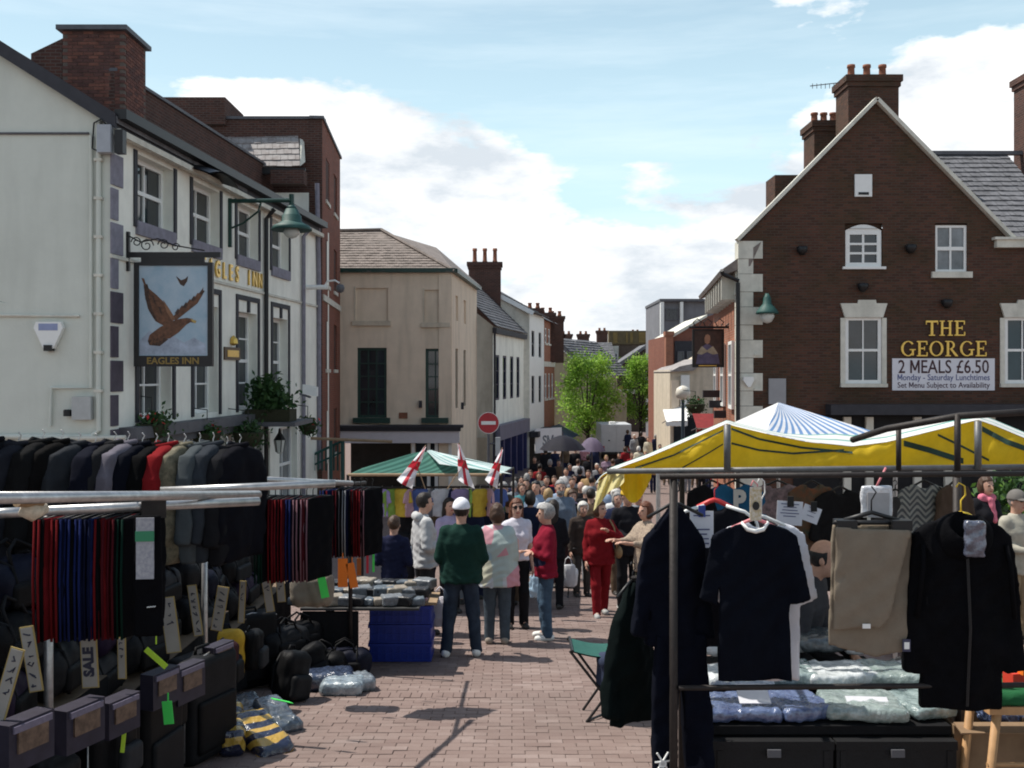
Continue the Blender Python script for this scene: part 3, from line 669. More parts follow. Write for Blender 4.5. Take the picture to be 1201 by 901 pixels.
# cables and lights by the corner
fb = thing('junction_box', 'grey electrical box with cables high on the inn corner', 'electrical box', FI.pt(.1, .1, gz(182)))
MB().box(-7.34, -7.1, 17.75, 17.95, gz(182), gz(150)).build('box', mat('grey_metal_box', (.35, .37, .40), .5, .1, 5), fb)
MB().box(-7.05, -6.9, 17.8, 17.98, gz(182), gz(155)).build('switch', M_black, fb)
MB().tube([(-7.2, 17.85, gz(150)), (-7.28, 17.8, gz(143)), (-7.45, 17.9, gz(146)), (-7.5, 17.94, gz(175)), (-7.3, 17.85, gz(181))], .016, 6).build('cable', M_black, fb)
# downpipes on the front
for u, m_ in ((8.25, M_black), (11.6, M_lilac)):
    MB().tube([FI.pt(u, .3, EZ-.25), FI.pt(u, .08, EZ-.5), FI.pt(u, .08, -2.4)], .06, 8).build('drain_pipe', m_, inn)
# gold letters
for i, c in enumerate('EAGLES INN'):
    if c == ' ': continue
    u = FI.u_of(232)+.25+i*.415
    put_text('letter', c, .52, M_gold, inn, FI.pt(u, .03, 4.61), FI.u.to_3d(), FI.n.to_3d(), .02, .012, .8)
mb = MB().fbox(FI, innu(262), innu(280), 2.56, 2.86, .003, .04); mb.build('name_plate', mat('brown_plate', (.10, .06, .03), .5, .2, 5), inn)
mb = MB().fbox(FI, innu(265), innu(278), 2.63, 2.79, .04, .05); mb.build('plate_lettering', M_gold, inn)
MB().lathe([(.02, 0), (.11, .05), (.09, .16), (.02, .24)], FI.pt(innu(271), .06, 2.9), 10).build('gilt_crest', M_gold, inn)
# low flat door hood and lamp shades
for a, b in ((3.1, 4.8),):
    mb = MB(); mb.grid(lambda s, t: FI.pt(a+(b-a)*s, .05+.55*t, 6.62+.16*math.sin(math.pi*s)-.18*t), 12, 3)
    mb.grid(lambda s, t: FI.pt(a+(b-a)*s, .05+.55*t, 6.59+.16*math.sin(math.pi*s)-.18*t), 12, 3); mb.build('hood', M_black, inn)

# hanging pub sign with the flying eagle
su = .62
sg = thing('pub_sign', 'hanging pub sign painted with a brown eagle in flight', 'sign', FI.pt(su, 1.0, 2.3))
S0 = FI.pt(su, 0, 0); dS = S0.y
FS = Fr((S0.x, S0.y), (1, 0))
def sx_(px): return XX(px, dS)-S0.x
def sz_(py): return ZZ(py, dS)
mb = MB().fbox(FS, .02, sx_(259), sz_(302), sz_(296), -.035, .035); mb.fbox(FS, .0, .05, sz_(318), sz_(272), -.04, .04); mb.fbox(FS, sx_(166), sx_(240), sz_(308), sz_(302), -.03, .03)
mb.build('bracket', M_black, sg)
def spiral(c, r0, turns, sgn):
    return [FS.pt(c[0]+sgn*(r0*(1-.75*t/16))*math.cos(t/16*turns*6.28), 0, c[1]+(r0*(1-.75*t/16))*math.sin(t/16*turns*6.28)) for t in range(17)]
mb = MB(); mb.tube([FS.pt(.04, 0, sz_(277)), FS.pt(sx_(165), 0, sz_(284)), FS.pt(sx_(185), 0, sz_(280)), FS.pt(sx_(205), 0, sz_(288)), FS.pt(sx_(240), 0, sz_(294))], .014, 6)
for c, r, s in (((sx_(172), sz_(288)), .13, 1), ((sx_(192), sz_(287)), .11, -1), ((sx_(206), sz_(290)), .08, 1), ((sx_(160), sz_(284)), .1, -1)): mb.tube(spiral(c, r, 1.4, s), .011, 6)
mb.build('scrollwork', M_black, sg)
a, b, c, d = sx_(158), sx_(250), sz_(430), sz_(308)
mb = MB(); fw = .09
mb.fbox(FS, a, a+fw, c, d, -.05, .05); mb.fbox(FS, b-fw, b, c, d, -.05, .05); mb.fbox(FS, a+fw, b-fw, d-.06, d, -.05, .05); mb.fbox(FS, a+fw, b-fw, c, c+.2, -.05, .05); mb.build('frame', M_black, sg)
pnl = MB().fbox(FS, a+fw-.01, b-fw+.01, c+.19, d-.05, -.02, .02).build('painted_panel', mat('painted_sky', (.26, .38, .47), .55, .25, 2.2, col2=(.42, .50, .56)), sg)
def pol(pts, n1, m, nm, n0=.02):
    pp = [(sx_(x), sz_(y)) for x, y in pts]; MB().prism(FS, pp, n0, n1).build(nm, m, pnl)
M_eag = mat('painted_eagle_brown', (.12, .055, .03), .6, .5, 14); M_eag2 = mat('painted_eagle_dark', (.055, .03, .02), .6, .4, 14)
mnt = mat('painted_mountain', (.33, .38, .46), .6, .3, 5)
pol([(164, 400), (176, 388), (186, 397), (200, 392), (216, 402), (228, 396), (242, 404), (242, 416), (164, 416)], .022, mnt, 'painted_mountains')
pol([(172, 336), (170, 345), (174, 362), (183, 377), (194, 383), (204, 380), (200, 366), (192, 354), (184, 346), (178, 341)], .025, M_eag, 'painted_wing')
pol([(173, 337), (169, 334), (171, 350), (175, 364), (181, 374), (186, 378), (180, 366), (176, 352)], .028, M_eag2, 'painted_feathers')
pol([(203, 372), (214, 360), (226, 351), (236, 342), (239, 337), (238, 346), (232, 356), (222, 364), (212, 372), (206, 377)], .025, M_eag, 'painted_wing')
pol([(188, 384), (200, 378), (212, 374), (220, 373), (226, 374), (229, 379), (224, 378), (219, 381), (210, 390), (200, 397), (190, 398), (178, 404), (174, 400), (176, 393)], .027, M_eag, 'painted_body')
pol([(174, 400), (190, 395), (198, 398), (188, 406), (176, 405)], .029, M_eag2, 'painted_tail')
for k in range(7):       # splayed flight feathers and barred tail
    bx0, by0 = 171+k*3.4, 338+k*5.6; pol([(bx0, by0), (bx0-4.5+k*.5, by0-5-(6-k)*1.1), (bx0-1.5+k*.5, by0-4.5-(6-k)*1.1), (bx0+3.2, by0+4.5)], .0262+.0004*(k % 2), M_eag2 if k % 2 else M_eag, 'painted_feather')
    cx0, cy0 = 237-k*4.6, 340+k*3.6; pol([(cx0, cy0), (cx0+3.6-k*.3, cy0+1.5+k*.5), (cx0+1.0-k*.3, cy0+5.5+k*.4), (cx0-4, cy0+6)], .0262+.0004*(k % 2), M_eag if k % 2 else M_eag2, 'painted_feather')
for k in range(4): pol([(176+k*4, 404-k*1.5), (180+k*4, 396-k), (182+k*4, 396-k), (179+k*4, 405-k*1.5)], .0302, M_eag, 'painted_feather')
pol([(224, 374), (231, 376.5), (229.5, 379.5), (226, 377.5)], .0295, mat('painted_beak', (.42, .30, .10), .6, .1, 9), 'painted_beak')
pol([(192, 352), (200, 364), (206, 374), (203, 377), (196, 366)], .0285, mat('painted_light_brown', (.22, .11, .06), .6, .3, 14), 'painted_highlight')
pol([(207, 324), (213, 329), (218, 327), (221, 324), (220, 330), (216, 336), (212, 334)], .026, M_eag2, 'painted_bird')
put_text('lettering', 'EAGLES INN', .17, mat('tarnished_gold', (.24, .16, .04), .5, .2, 20), sg, FS.pt((a+b)/2, .056, c+.1), (1, 0, 0), (0, -1, 0), .004, .004, 1.0, fit=(b-a)*.66)

# street lamp bracket on the inn: green swan neck with double shade
u_ = FI.u_of(268); q = FI.pt(u_, 0, 0); dl = q.y
lm = thing('bracket_lamp', 'green bracket lamp with a wide copper shade on the inn front', 'lamp', FI.pt(u_, .6, ZZ(290, dl)))
FL = Fr((q.x, q.y), (1, 0))
def lx(px): return XX(px, dl)-q.x
def lz(py): return ZZ(py, dl)
mb = MB(); mb.fbox(FL, .0, .08, lz(290), lz(233), -.04, .04); mb.tube([FL.pt(0, 0, lz(236)), FL.pt(lx(342), 0, lz(235))], .05, 8); mb.tube([FL.pt(.05, 0, lz(268)), FL.pt(lx(285), 0, lz(262)), FL.pt(lx(303), 0, lz(248)), FL.pt(lx(306), 0, lz(238))], .025, 6)
mb.tube([FL.pt(lx(342), 0, lz(228)), FL.pt(lx(342), 0, lz(246))], .06, 8); mb.build('bracket', M_green_dk, lm)
c = FL.pt(lx(342), 0, lz(270))
MB().lathe([(.14, .5), (.2, .36), (.23, .34), (.24, .2), (.30, .16), (.42, .1), (.48, .0), (.46, -.01), (.2, .05)], c, 20).build('shade', M_copper, lm, True)
MB().lathe([(.02, .62), (.1, .56), (.13, .5), (.1, .5)], c, 12).build('cap', M_copper, lm, True)
MB().lathe([(.16, .04), (.2, -.06), (.12, -.16), (.02, -.2)], c, 14).build('globe', mat('lamp_glass', (.55, .58, .55), .2, .1, 5), lm, True)

# security camera on its arm at the inn's far end
cc = thing('security_camera', 'white dome security camera on an arm beside the brick block', 'camera', P(385, 345, 30))
mb = MB(); mb.tube([P(352, 337, 30), P(384, 337, 30)], .07, 8); mb.tube([P(380, 337, 30), P(384, 330, 30), P(393, 329, 30), P(398, 332, 30)], .03, 6); mb.build('arm', M_white, cc)
mb = MB().lathe([(.02, .12), (.1, .1), (.13, .02), (.13, -.02), (.1, -.1), (.03, -.14)], P(399, 338, 30), 14); mb.build('dome', M_lead, cc, True)
c2 = thing('spot_camera', 'small white camera on the inn wall beside the balcony plant', 'camera', P(362, 460, 28))
mb = MB().obox(P(364, 458, 28), ((1, .3, -.2), (0, 1, 0), (0, 0, 1)), (.2, .1, .13)); mb.build('case', M_white, c2); MB().tube([P(352, 462, 28.4), P(364, 466, 28)], .03, 6).build('bracket', M_lilac, c2)

# ---------------------------------------------------------------- slate roofed annex and the red brick block behind the inn
ax = thing('annex', 'pale annex with a lichen covered slate roof behind the inn', 'building', (-7.6, 31.5, -2.6))
FA = Fr((-6.35, 31.4), (.06, 1))
d_ = 31.4
w = wall_open(Fr((-9.6, 31.4), (1, 0)), 0, 3.25, -3, 7.9, [], .1); w.fbox(FA, .01, 2.6, -3, 7.0, -.6, 0); w.build('wall', M_cream, ax)
p00 = P(244, 197, 31.2); p10 = P(352, 195, 31.2); p01 = P(262, 151, 32.6); p01.z = ZZ(150, 32.6)
p11 = P(352, 150, 32.6)
MB().add([p00, p10, p11, p01], [(0, 1, 2, 3)]).build('roof', M_slate_warm, ax); MB().add([p10, P(358, 190, 31.6), P(356, 152, 32.6), p11], [(0, 1, 2, 3)]).build('verge', M_offwhite, ax)
slates(p00, p10, p01+Vector((-.45, 0, 0)), 7, 12, .02, 2, M_slate_pale, ax)
MB().obox((p00+p10)/2+Vector((.1, -.02, -.12)), ((1, 0, -.02), (0, 1, 0), (0, 0, 1)), (1.5, .06, .1)).build('fascia', M_black, ax)
MB().box(XX(318, 31), XX(357, 31), 30.9, 31.39, ZZ(216, 31), ZZ(200, 31)).build('parapet', M_brick_inn, ax)
MB().tube([P(372, 215, 31.0), P(374, 330, 31.2), P(374, 550, 31.3)], .07, 8).build('drain_pipe', M_lilac, ax)
for k, (px0, px1) in enumerate(((357, 361), (367, 371))):
    window(ax, FA, .2+k*.8, .75+k*.8, 1.8, 4.2, .02, 1, 2, M_white, M_glass2, .05)
bk = thing('brick_block', 'tall flat roofed red brick block behind the inn', 'building', (-7.5, 35, -2.8))
d0 = 32.2; FB = Fr((XX(378, d0), d0), (-.074, 1)); topz = ZZ(140, d0); LB = 5.9
fl = [(8.0, 9.4), (5.2, 6.7), (2.4, 4.0), (-.6, 1.0)]
ops = [(u, u+1.1, a, b) for a, b in fl for u in (1.0, 3.6)]
w = wall_open(FB, 0, LB, -3.2, topz, ops, .1); w.build('street_wall', M_brick_red, bk)
be = FB.pt(LB, -.01, 0); MB().hexa([(XX(190, d0), d0, -3), (XX(378, d0)-.002, d0, -3), (be.x-.05, be.y, -3), (XX(190, d0), be.y, -3), (XX(190, d0), d0, topz-.002), (XX(378, d0)-.002, d0, topz-.002), (be.x-.05, be.y, topz-.002), (XX(190, d0), be.y, topz-.002)]).build('side_wall', M_brick_inn, bk)
MB().box(XX(192, d0), XX(266, d0), d0-.2, d0+2, topz-.2, ZZ(116, d0)).build('stair_tower', M_brick_inn, bk)
mb = MB().fbox(FB, -.1, LB+.1, topz, topz+.09, -.4, .06); mb.box(XX(266, d0), XX(378, d0)+.05, d0-.07, d0+.4, topz-.003, topz+.085); mb.build('coping', M_lead, bk)
for a, b in fl:
    for u in (1.0, 3.6):
        window(bk, FB, u, u+1.1, a, b, .08, 1, 2, M_white, M_glass2, .12, .06, (.05, .12, .05), M_offwhite)
MB().fbox(FB, .1, LB, 4.6, 4.8, .003, .05).build('band_course', M_offwhite, bk)

# ---------------------------------------------------------------- tan corner building
tn = thing('corner_shop', 'tan rendered corner building with blocked upper windows and a hipped slate roof', 'building', (-4.4, 41, -2.8))
d0 = 38.5; FT = Fr((XX(390, d0), d0), (1, 0)); k = d0/F
def tu(px): return (px-390)*k
def tz(py): return ZZ(py, d0)
ev = tz(320); W1 = tu(530)
opsT = [(tu(419), tu(453.5), tz(490), tz(408)), (tu(499), tu(522), tz(490), tz(409)), (tu(417), tu(455), tz(376), tz(338)), (tu(498), tu(524), tz(378), tz(340)),
        (tu(404), tu(482), g(38)-.1, tz(519)), (tu(487), tu(528), g(38)+.4, tz(519))]
wall_open(FT, 0, W1, -3.2, ev, opsT, .16).build('front_wall', M_tan, tn)
FT2 = Fr((XX(530, d0), d0), (.0846, .9964)); L2 = 8.0
ops2 = [(1.0, 1.7, tz(374), tz(344)), (3.4, 4.1, tz(374), tz(344)), (1.0, 1.7, tz(480), tz(408)), (3.4, 4.1, tz(480), tz(408))]
wall_open(FT2, 0.001, L2, -3.2, ev, ops2, .14).build('side_wall', M_tan, tn)
for i in (2, 3):
    a, b, c, dd = opsT[i]; MB().fbox(FT, a-.02, b+.02, c-.02, dd+.02, -.165, -.09).build('blocked_window', M_tan, tn)
    MB().fbox(FT, a-.12, b+.12, c-.2, c-.02, -.05, .1).build('sill', M_tan2, tn)
    MB().fbox(FT, a-.06, a-.001, c, dd+.06, .003, .025).build('surround', M_tan2, tn)
for i in (0, 1):
    a, b, c, dd = opsT[i]; window(tn, FT, a, b, c, dd, .12, 3 if i == 0 else 2, 5, M_green_dk, M_glass, .1, .045, (.14, .2, .2), M_green_dk, False)
for i in range(4):
    a, b, c, dd = ops2[i]
    if i < 2: MB().fbox(FT2, a-.01, b+.01, c-.01, dd+.01, -.15, -.07).build('blocked_window', M_tan, tn)
    else: window(tn, FT2, a, b, c, dd, .1, 1, 3, M_green_dk, M_glass, .08)
MB().fbox(FT, W1-.5, W1-.02, -3, ev, .003, .06).build('pilaster', M_tan, tn)
mb = MB().fbox(FT, -.1, W1+.15, ev, ev+.16, -.1, .22); mb.fbox(FT2, 0, L2, ev+.002, ev+.162, -.1, .22); mb.build('gutter', M_green_dk, tn)
mb = MB().fbox(FT, -.1, W1+.35, tz(505), tz(501), .003, .50); mb.fbox(FT, -.1, W1+.45, tz(501), tz(498), .003, .58); mb.build('shop_cornice', M_darktrim, tn)
mb = MB().fbox(FT, tu(400), W1+.3, tz(519), tz(505.2), .004, .42); mb.build('shop_fascia', mat('pale_lilac_fascia', (.60, .57, .60), .6, .06, 3), tn)
for px in (402, 485, 503, 512, 528): MB().fbox(FT, tu(px)-.06, tu(px)+.06, -2.9, tz(519.2), -.02, .12).build('shop_mullion', M_white, tn)
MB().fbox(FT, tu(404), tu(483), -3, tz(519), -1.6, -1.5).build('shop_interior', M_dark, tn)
MB().fbox(FT, tu(486), tu(528), -3, tz(520), -.2, -.15).build('shop_window', M_glass, tn)
MB().fbox(FT, tu(468), tu(478), tz(491), tz(484), .0, .04).build('air_brick', M_pot, tn)
for px, py in ((492, 470), (541, 472)): MB().fbox(FT, tu(px), tu(px)+.1, tz(py+8), tz(py), .0, .25).build('vent', M_darktrim, tn)
dT = d0-.2; e0 = P(392, 319, dT); e1 = P(533, 319, dT); r0 = P(398, 272, 41.3); r1 = P(447, 271, 41.3); back = FT2.pt(L2, .25, ev+.14); rk = FT2.pt(L2, -1.9, r1.z)
MB().add([e0, e1, r1, r0, back, rk], [(0, 1, 2, 3), (1, 4, 5, 2)]).build('roof', M_slate_warm, tn)
mbs = slates(e0, e1, r0, 16, 26, .02, 4, M_slate_warm, tn)
# trim the slate courses along the hip
me = mbs.data; hv = r1-e1
keep_f = []
vs = [v.co+wloc(mbs) for v in me.vertices]
for p in me.polygons:
    c = sum((vs[i] for i in p.vertices), Vector())/len(p.vertices); t = (c.z-e1.z)/(r1.z-e1.z)
    if c.x < e1.x+hv.x*t+.05: keep_f.append(tuple(p.vertices))
nm = make_mesh('roof_slates', [v.co.copy() for v in me.vertices], keep_f, mats=[M_slate_warm]); mbs.data = nm
MB().tube([e1+Vector((0, 0, .04)), r1+Vector((0, 0, .06)), r0+Vector((0, 0, .06))], .07, 6).build('ridge_tile', M_slate_warm, tn)

# ---------------------------------------------------------------- the houses down the left side
DV = Vector((.187, 1)).normalized()
h2 = thing('low_cream_house', 'low cream house with tall navy windows and a steep slate roof', 'house', (-1.5, 50, -2.8))
d0 = 46.6; X0 = XX(578, d0); F2 = Fr((X0, d0), DV); LL = 8.3; ez = ZZ(382, d0)
ops = [(u, u+.95, ZZ(470, d0), ZZ(416, d0)) for u in (.6, 2.4, 4.3, 6.1)]
wall_open(F2, 0, LL, -.6, ez, ops, .1).build('front_wall', M_cream, h2)
M_navy_fr = mat('navy_window_paint', (.02, .022, .055), .5, .2, 5)
for a, b, c, dd in ops: window(h2, F2, a, b, c, dd, .06, 1, 3, M_navy_fr, M_glass, .1, .05)
FG = Fr((XX(556, d0), d0), (1, 0)); ww = X0-XX(556, d0)
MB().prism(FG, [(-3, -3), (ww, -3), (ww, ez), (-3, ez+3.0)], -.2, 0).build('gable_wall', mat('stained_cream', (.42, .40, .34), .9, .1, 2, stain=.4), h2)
A, B, C_ = F2.pt(-.15, .2, ez-.05), F2.pt(LL+.1, .2, ez-.05), F2.pt(-.15, -3.0, ez+3.1)
MB().add([A, B, C_+(B-A), C_], [(0, 1, 2, 3)]).build('roof', M_slate, h2)
slates(A, B, C_, 18, 26, .025, 5, M_slate, h2)
MB().fbox(F2, -.1, LL, ez-.35, ez-.1, .004, .2).build('eaves_box', M_darktrim, h2)
mb = MB(); mb.fbox(F2, .0, LL, -.85, -.15, .0, .35); mb.build('shop_fascia', mat('slate_blue_fascia', (.13, .13, .19), .5, .15, 2), h2)
mb = MB(); mb.fbox(F2, 0, LL, -3.2, -.86, -.5, -.3); mb.build('shop_window', M_glass, h2)
for u in (.0, 1.6, 3.4, 5.0, 6.8, LL-.3): MB().fbox(F2, u, u+.3, -3.2, -.87, -.29, .2).build('shop_pilaster', M_navy_paint, h2)
MB().prism(FG, [(-3, -3), (ww-.1, -3), (ww-.1, -.7), (-3, -.7)], 0.02, .06).build('side_wall_base', mat('tan_base', (.36, .31, .24), .9, .1, 2, stain=.3), h2)
MB().tube([F2.pt(-.05, .1, ez-.2), F2.pt(-.05, .1, -3)], .06, 6).build('drain_pipe', M_darktrim, h2)

h3 = thing('white_house', 'tall white house with four dark sash windows and a brick stack', 'house', (1.2, 58, -2.8))
d0 = 54.9; X0 = XX(621, d0); F3 = Fr((X0, d0), DV); LL = 5.2; ez = ZZ(366, d0)
ops = [(u, u+1.0, ZZ(b, d0), ZZ(a, d0)) for u in (.7, 3.2) for a, b in ((387, 418), (441, 474))]
wall_open(F3, 0, LL, -.9, ez, ops, .1).build('front_wall', M_white, h3)
for a, b, c, dd in ops: window(h3, F3, a, b, c, dd, .08, 1, 2, M_darktrim, M_glass, .08, .06)
FG = Fr((XX(608, d0), d0), (1, 0)); ww = X0-XX(608, d0)
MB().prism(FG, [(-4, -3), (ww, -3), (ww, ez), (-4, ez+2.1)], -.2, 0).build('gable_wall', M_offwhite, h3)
A, B, C_ = F3.pt(-.2, .3, ez-.05), F3.pt(LL+.1, .3, ez-.05), F3.pt(-.2, -4.2, ez+2.3)
MB().add([A, B, C_+(B-A), C_], [(0, 1, 2, 3)]).build('roof', M_slate, h3); slates(A, B, C_, 14, 14, .03, 6, M_slate, h3)
MB().obox((A+C_)/2+Vector((-.05, -.1, -.05)), (C_-A, (0, 1, 0), (C_-A).cross(Vector((0, 1, 0)))), ((C_-A).length/2, .08, .12)).build('barge_board', M_white, h3)
chimney(h3, XX(568, 54), 55.2, 1.75, 1.0, 4.0, ZZ(308, 55), M_brick_inn, 3, .8, step=.1)
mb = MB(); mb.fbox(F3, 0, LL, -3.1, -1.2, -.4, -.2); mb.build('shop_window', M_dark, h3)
mb = MB(); mb.fbox(F3, -.1, LL+.1, -1.2, -.9, 0, .5); mb.build('shop_cornice', M_darktrim, h3)
b3 = thing('shop_sign', 'white projecting shop sign board above the dark shopfront', 'sign', F3.pt(2.6, .8, -2.3))
fs = Fr((XX(627, 55.2), 55.2), (.72, .69)); MB().fbox(fs, 0, 2.1, -2.1, -.75, 0, .06).build('board', mat('white_sign_board', (.7, .7, .74), .5, .05, 3), b3)
put_text('lettering', 'SM', .75, mat('grey_ink', (.16, .18, .22), .5, .1, 4), b3, fs.pt(1.0, .068, -1.45), fs.u.to_3d(), fs.n.to_3d(), .004, .02)

h4 = thing('red_brick_terrace', 'narrow red brick terrace house with pale bands beside the white house', 'house', (2.6, 62, -2.8))
d0 = 60.3; F4 = Fr((XX(637.5, d0), d0), DV); LL = 4.6; ez = ZZ(375, d0)
ops = [(u, u+.8, ZZ(b, d0), ZZ(a, d0)) for u in (.5, 1.9, 3.3) for a, b in ((384, 402), (438, 468))]
wall_open(F4, 0, LL, -1.1, ez, ops, .08).build('front_wall', M_brick_lit, h4)
for a, b, c, dd in ops: window(h4, F4, a, b, c, dd, .06, 1, 2, M_white, M_glass, .07, .05, (.1, .12, .06), M_offwhite)
MB().fbox(F4, 0, LL, ZZ(430, d0), ZZ(424, d0), .003, .06).build('band_course', M_offwhite, h4)
A, B, C_ = F4.pt(-.1, .25, ez-.05), F4.pt(LL+.1, .25, ez-.05), F4.pt(-.1, -4, ez+2.4)
MB().add([A, B, C_+(B-A), C_], [(0, 1, 2, 3)]).build('roof', M_slate, h4)
MB().add([F4.pt(0, 0, -3), F4.pt(0, -5, -3), F4.pt(0, -5, ez), F4.pt(0, 0, ez)], [(0, 1, 2, 3)]).build('side_wall', M_brick_red, h4)
for px, dd in ((626, 61), (641, 63.5), (652, 66)): chimney(h4, XX(px, dd), dd, 1.0, .8, 3.0, ZZ(362+(px-626)*.35, dd), M_brick_inn, 2, .35)
mb = MB(); mb.fbox(F4, -.3, LL, -1.7, -1.1, .0, .5); mb.build('shop_fascia', M_navy_paint, h4)
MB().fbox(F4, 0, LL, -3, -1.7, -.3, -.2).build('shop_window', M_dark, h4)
MB().grid(lambda s, t: F4.pt(LL*s, .3+1.3*t, -.95-.7*t), 4, 2).build('awning', M_navy_paint, h4)
MB().tube([P(648, 372, 64), P(648, 366, 64)], .02, 5).build('aerial', M_lead, h4)

h5 = thing('gabled_hall', 'cream gabled building with a grey slate roof behind the first tree', 'building', (5, 76, -2.8))
d0 = 74; FG = Fr((XX(640, d0), d0), (1, 0)); k = d0/F
MB().prism(FG, [(0, -3), (95*k, -3), (95*k, ZZ(462, d0)), (52*k, ZZ(440, d0)), (5*k, ZZ(398, d0)), (0, ZZ(398, d0))], -6, 0).build('gable_wall', mat('olive_cream', (.36, .32, .22), .9, .08, 1, stain=.2), h5)
A = P(650, 396, d0-.2); B = P(699, 441, d0-.2); C_ = P(640, 394, d0+8); D_ = P(742, 441, d0+8)
MB().add([A, B, D_+Vector((0, 0, .0)), C_, A+Vector((0, 0, -.3)), B+Vector((0, 0, -.3))], [(0, 1, 2, 3), (4, 5, 1, 0)]).build('roof', M_slate, h5)
slates(B, D_, A, 14, 16, .04, 9, M_slate, h5)
h6 = thing('slate_roofed_row', 'long grey slate roof seen beyond the gabled hall', 'building', (8, 95, -2.8))
d0 = 92; MB().box(XX(655, d0), XX(722, d0), d0, d0+6, -3, ZZ(428, d0)).build('wall', M_tan2, h6)
A, B, C_ = P(652, 430, d0-.2), P(724, 430, d0-.2), P(652, 402, d0+5)
C_.x = A.x; MB().add([A, B, C_+(B-A), C_], [(0, 1, 2, 3)]).build('roof', M_slate, h6); slates(A, B, C_, 14, 26, .04, 3, M_slate, h6)
for px in (655, 664, 684): chimney(h6, XX(px, d0+5), d0+5, 1.1, .8, 3.4, ZZ(392, d0+5), M_brick_inn, 2, .3)

# ---------------------------------------------------------------- far end of the street
e1_ = thing('end_building', 'far brown building with a yellow banded parapet closing the street', 'building', (11, 100, -2.8))
d0 = 98; k = d0/F; FE = Fr((XX(713, d0), d0), (1, 0))
M_brownfar = mat('brown_render', (.115, .085, .065), .9, .2, 1.2, stain=.4)
MB().fbox(FE, 0, 60*k, -3, ZZ(404, d0), -6, 0).build('wall', M_brownfar, e1_)
pp = MB().fbox(FE, 1*k, 59*k, ZZ(404, d0), ZZ(388, d0), -1, .15).build('parapet', mat('olive_brown', (.12, .09, .045), .8, .2, 2), e1_)
M_ochre = mat('ochre_paint', (.20, .14, .05), .8, .2, 3)
for a, b in ((6, 11), (21, 23), (26, 29), (36, 44), (49, 52)): MB().fbox(FE, a*k, b*k, ZZ(402, d0), ZZ(390, d0), .151, .2).build('painted_panel', M_ochre, e1_)
MB().fbox(FE, .5*k, 12*k, -2.6, ZZ(406, d0), .01, .5).build('pale_bay', M_offwhite, e1_)
for py in (414, 432, 450, 468):
    for a, b in ((2, 5.5), (7, 10.5)):
        f2 = Fr(FE.pt(0, .5, 0).xy, (1, 0)); window(e1_, f2, a*k, b*k, ZZ(py+10, d0), ZZ(py, d0), -.08, 1, 2, M_white, M_glass, .08)
for a in (18, 28, 38, 48):
    for py in (420, 448): window(e1_, FE, a*k, (a+5)*k, ZZ(py+16, d0), ZZ(py, d0), -.07, 1, 2, M_offwhite, M_glass, .1)
A, B = P(722, 428, 90), P(756, 411, 90)
gx_ = thing('gabled_shop', 'dark gabled shop with a grey mono pitch roof under the second tree', 'building', (10.5, 92, -2.8))
f9 = Fr((XX(724, 90), 90), (1, 0)); k9 = 90/F
MB().prism(f9, [(0, -3), (46*k9, -3), (46*k9, ZZ(405, 90)), (32*k9, ZZ(410, 90)), (0, ZZ(432, 90))], -5, 0).build('wall', mat('dark_brown_wall', (.07, .05, .04), .9, .25, 1), gx_)
MB().prism(f9, [(-2*k9, ZZ(433, 90)), (34*k9, ZZ(408, 90)), (34*k9, ZZ(404, 90)), (-2*k9, ZZ(428, 90))], -5, .15).build('roof', M_slate, gx_)
MB().fbox(f9, 2*k9, 14*k9, ZZ(480, 90), ZZ(452, 90), 0, .1).build('ochre_panel', M_ochre, gx_)
MB().fbox(f9, -2*k9, 20*k9, ZZ(462, 90), ZZ(457, 90), 0, .6).build('pale_canopy', M_offwhite, gx_)
for px, dd in ((703, 104), (714, 104), (736, 104), (748, 104)):
    pass
ck = thing('distant_rooftops', 'row of distant brick chimneys above the far building', 'building', (11, 106, -2.8))
MB().box(XX(700, 104), XX(776, 104), 104, 110, -3, ZZ(402, 104)).build('wall', M_brick_inn, ck)
for px, w_, py in ((706, 1.1, 388), (737, .9, 392), (745, 1.0, 390), (764, 1.2, 391)): chimney(ck, XX(px, 105), 105, w_, 1.0, 4, ZZ(py, 105), M_brick_inn, 2, .3)

# ---------------------------------------------------------------- right side of the street, far to near
rb1 = thing('concrete_block', 'grey concrete office block with white edge piers on the right of the street', 'building', (14, 78, -2.8))
d0 = 76; k = d0/F; FC = Fr((XX(774, d0), d0), (1, 0))
M_conc = mat('grey_cladding', (.17, .17, .185), .8, .15, 1.5, stain=.3)
MB().fbox(FC, 0, 66*k, -3, ZZ(354, d0), -8, 0).build('wall', M_conc, rb1)
for a, b in ((0, 4), (23, 26.5)): MB().fbox(FC, a*k, b*k, -2.9, ZZ(354.5, d0), .003, .35).build('pier', M_white, rb1)
MB().fbox(FC, -1*k, 67*k, ZZ(354, d0), ZZ(351, d0), -8, .4).build('coping', M_lead, rb1)
for py in (362, 392, 420): window(rb1, FC, 6*k, 21*k, ZZ(py+14, d0), ZZ(py, d0), -.07, 3, 1, M_lead, M_glass, .08)
rb2 = thing('stepped_brick_shop', 'red brick shop with a raking parapet and tall lit chimney pier', 'building', (12.6, 64, -2.8))
d0 = 62; k = d0/F; FC = Fr((XX(781, d0), d0), (1, 0))
MB().prism(FC, [(0, -3), (60*k, -3), (60*k, ZZ(368, d0)), (46*k, ZZ(372, d0)), (8*k, ZZ(394, d0)), (0, ZZ(394, d0))], -8, 0).build('wall', M_brick_red, rb2)
MB().prism(FC, [(6*k, ZZ(397, d0)), (48*k, ZZ(372, d0)), (48*k, ZZ(369, d0)), (6*k, ZZ(393, d0))], -8, .15).build('coping', M_offwhite, rb2)
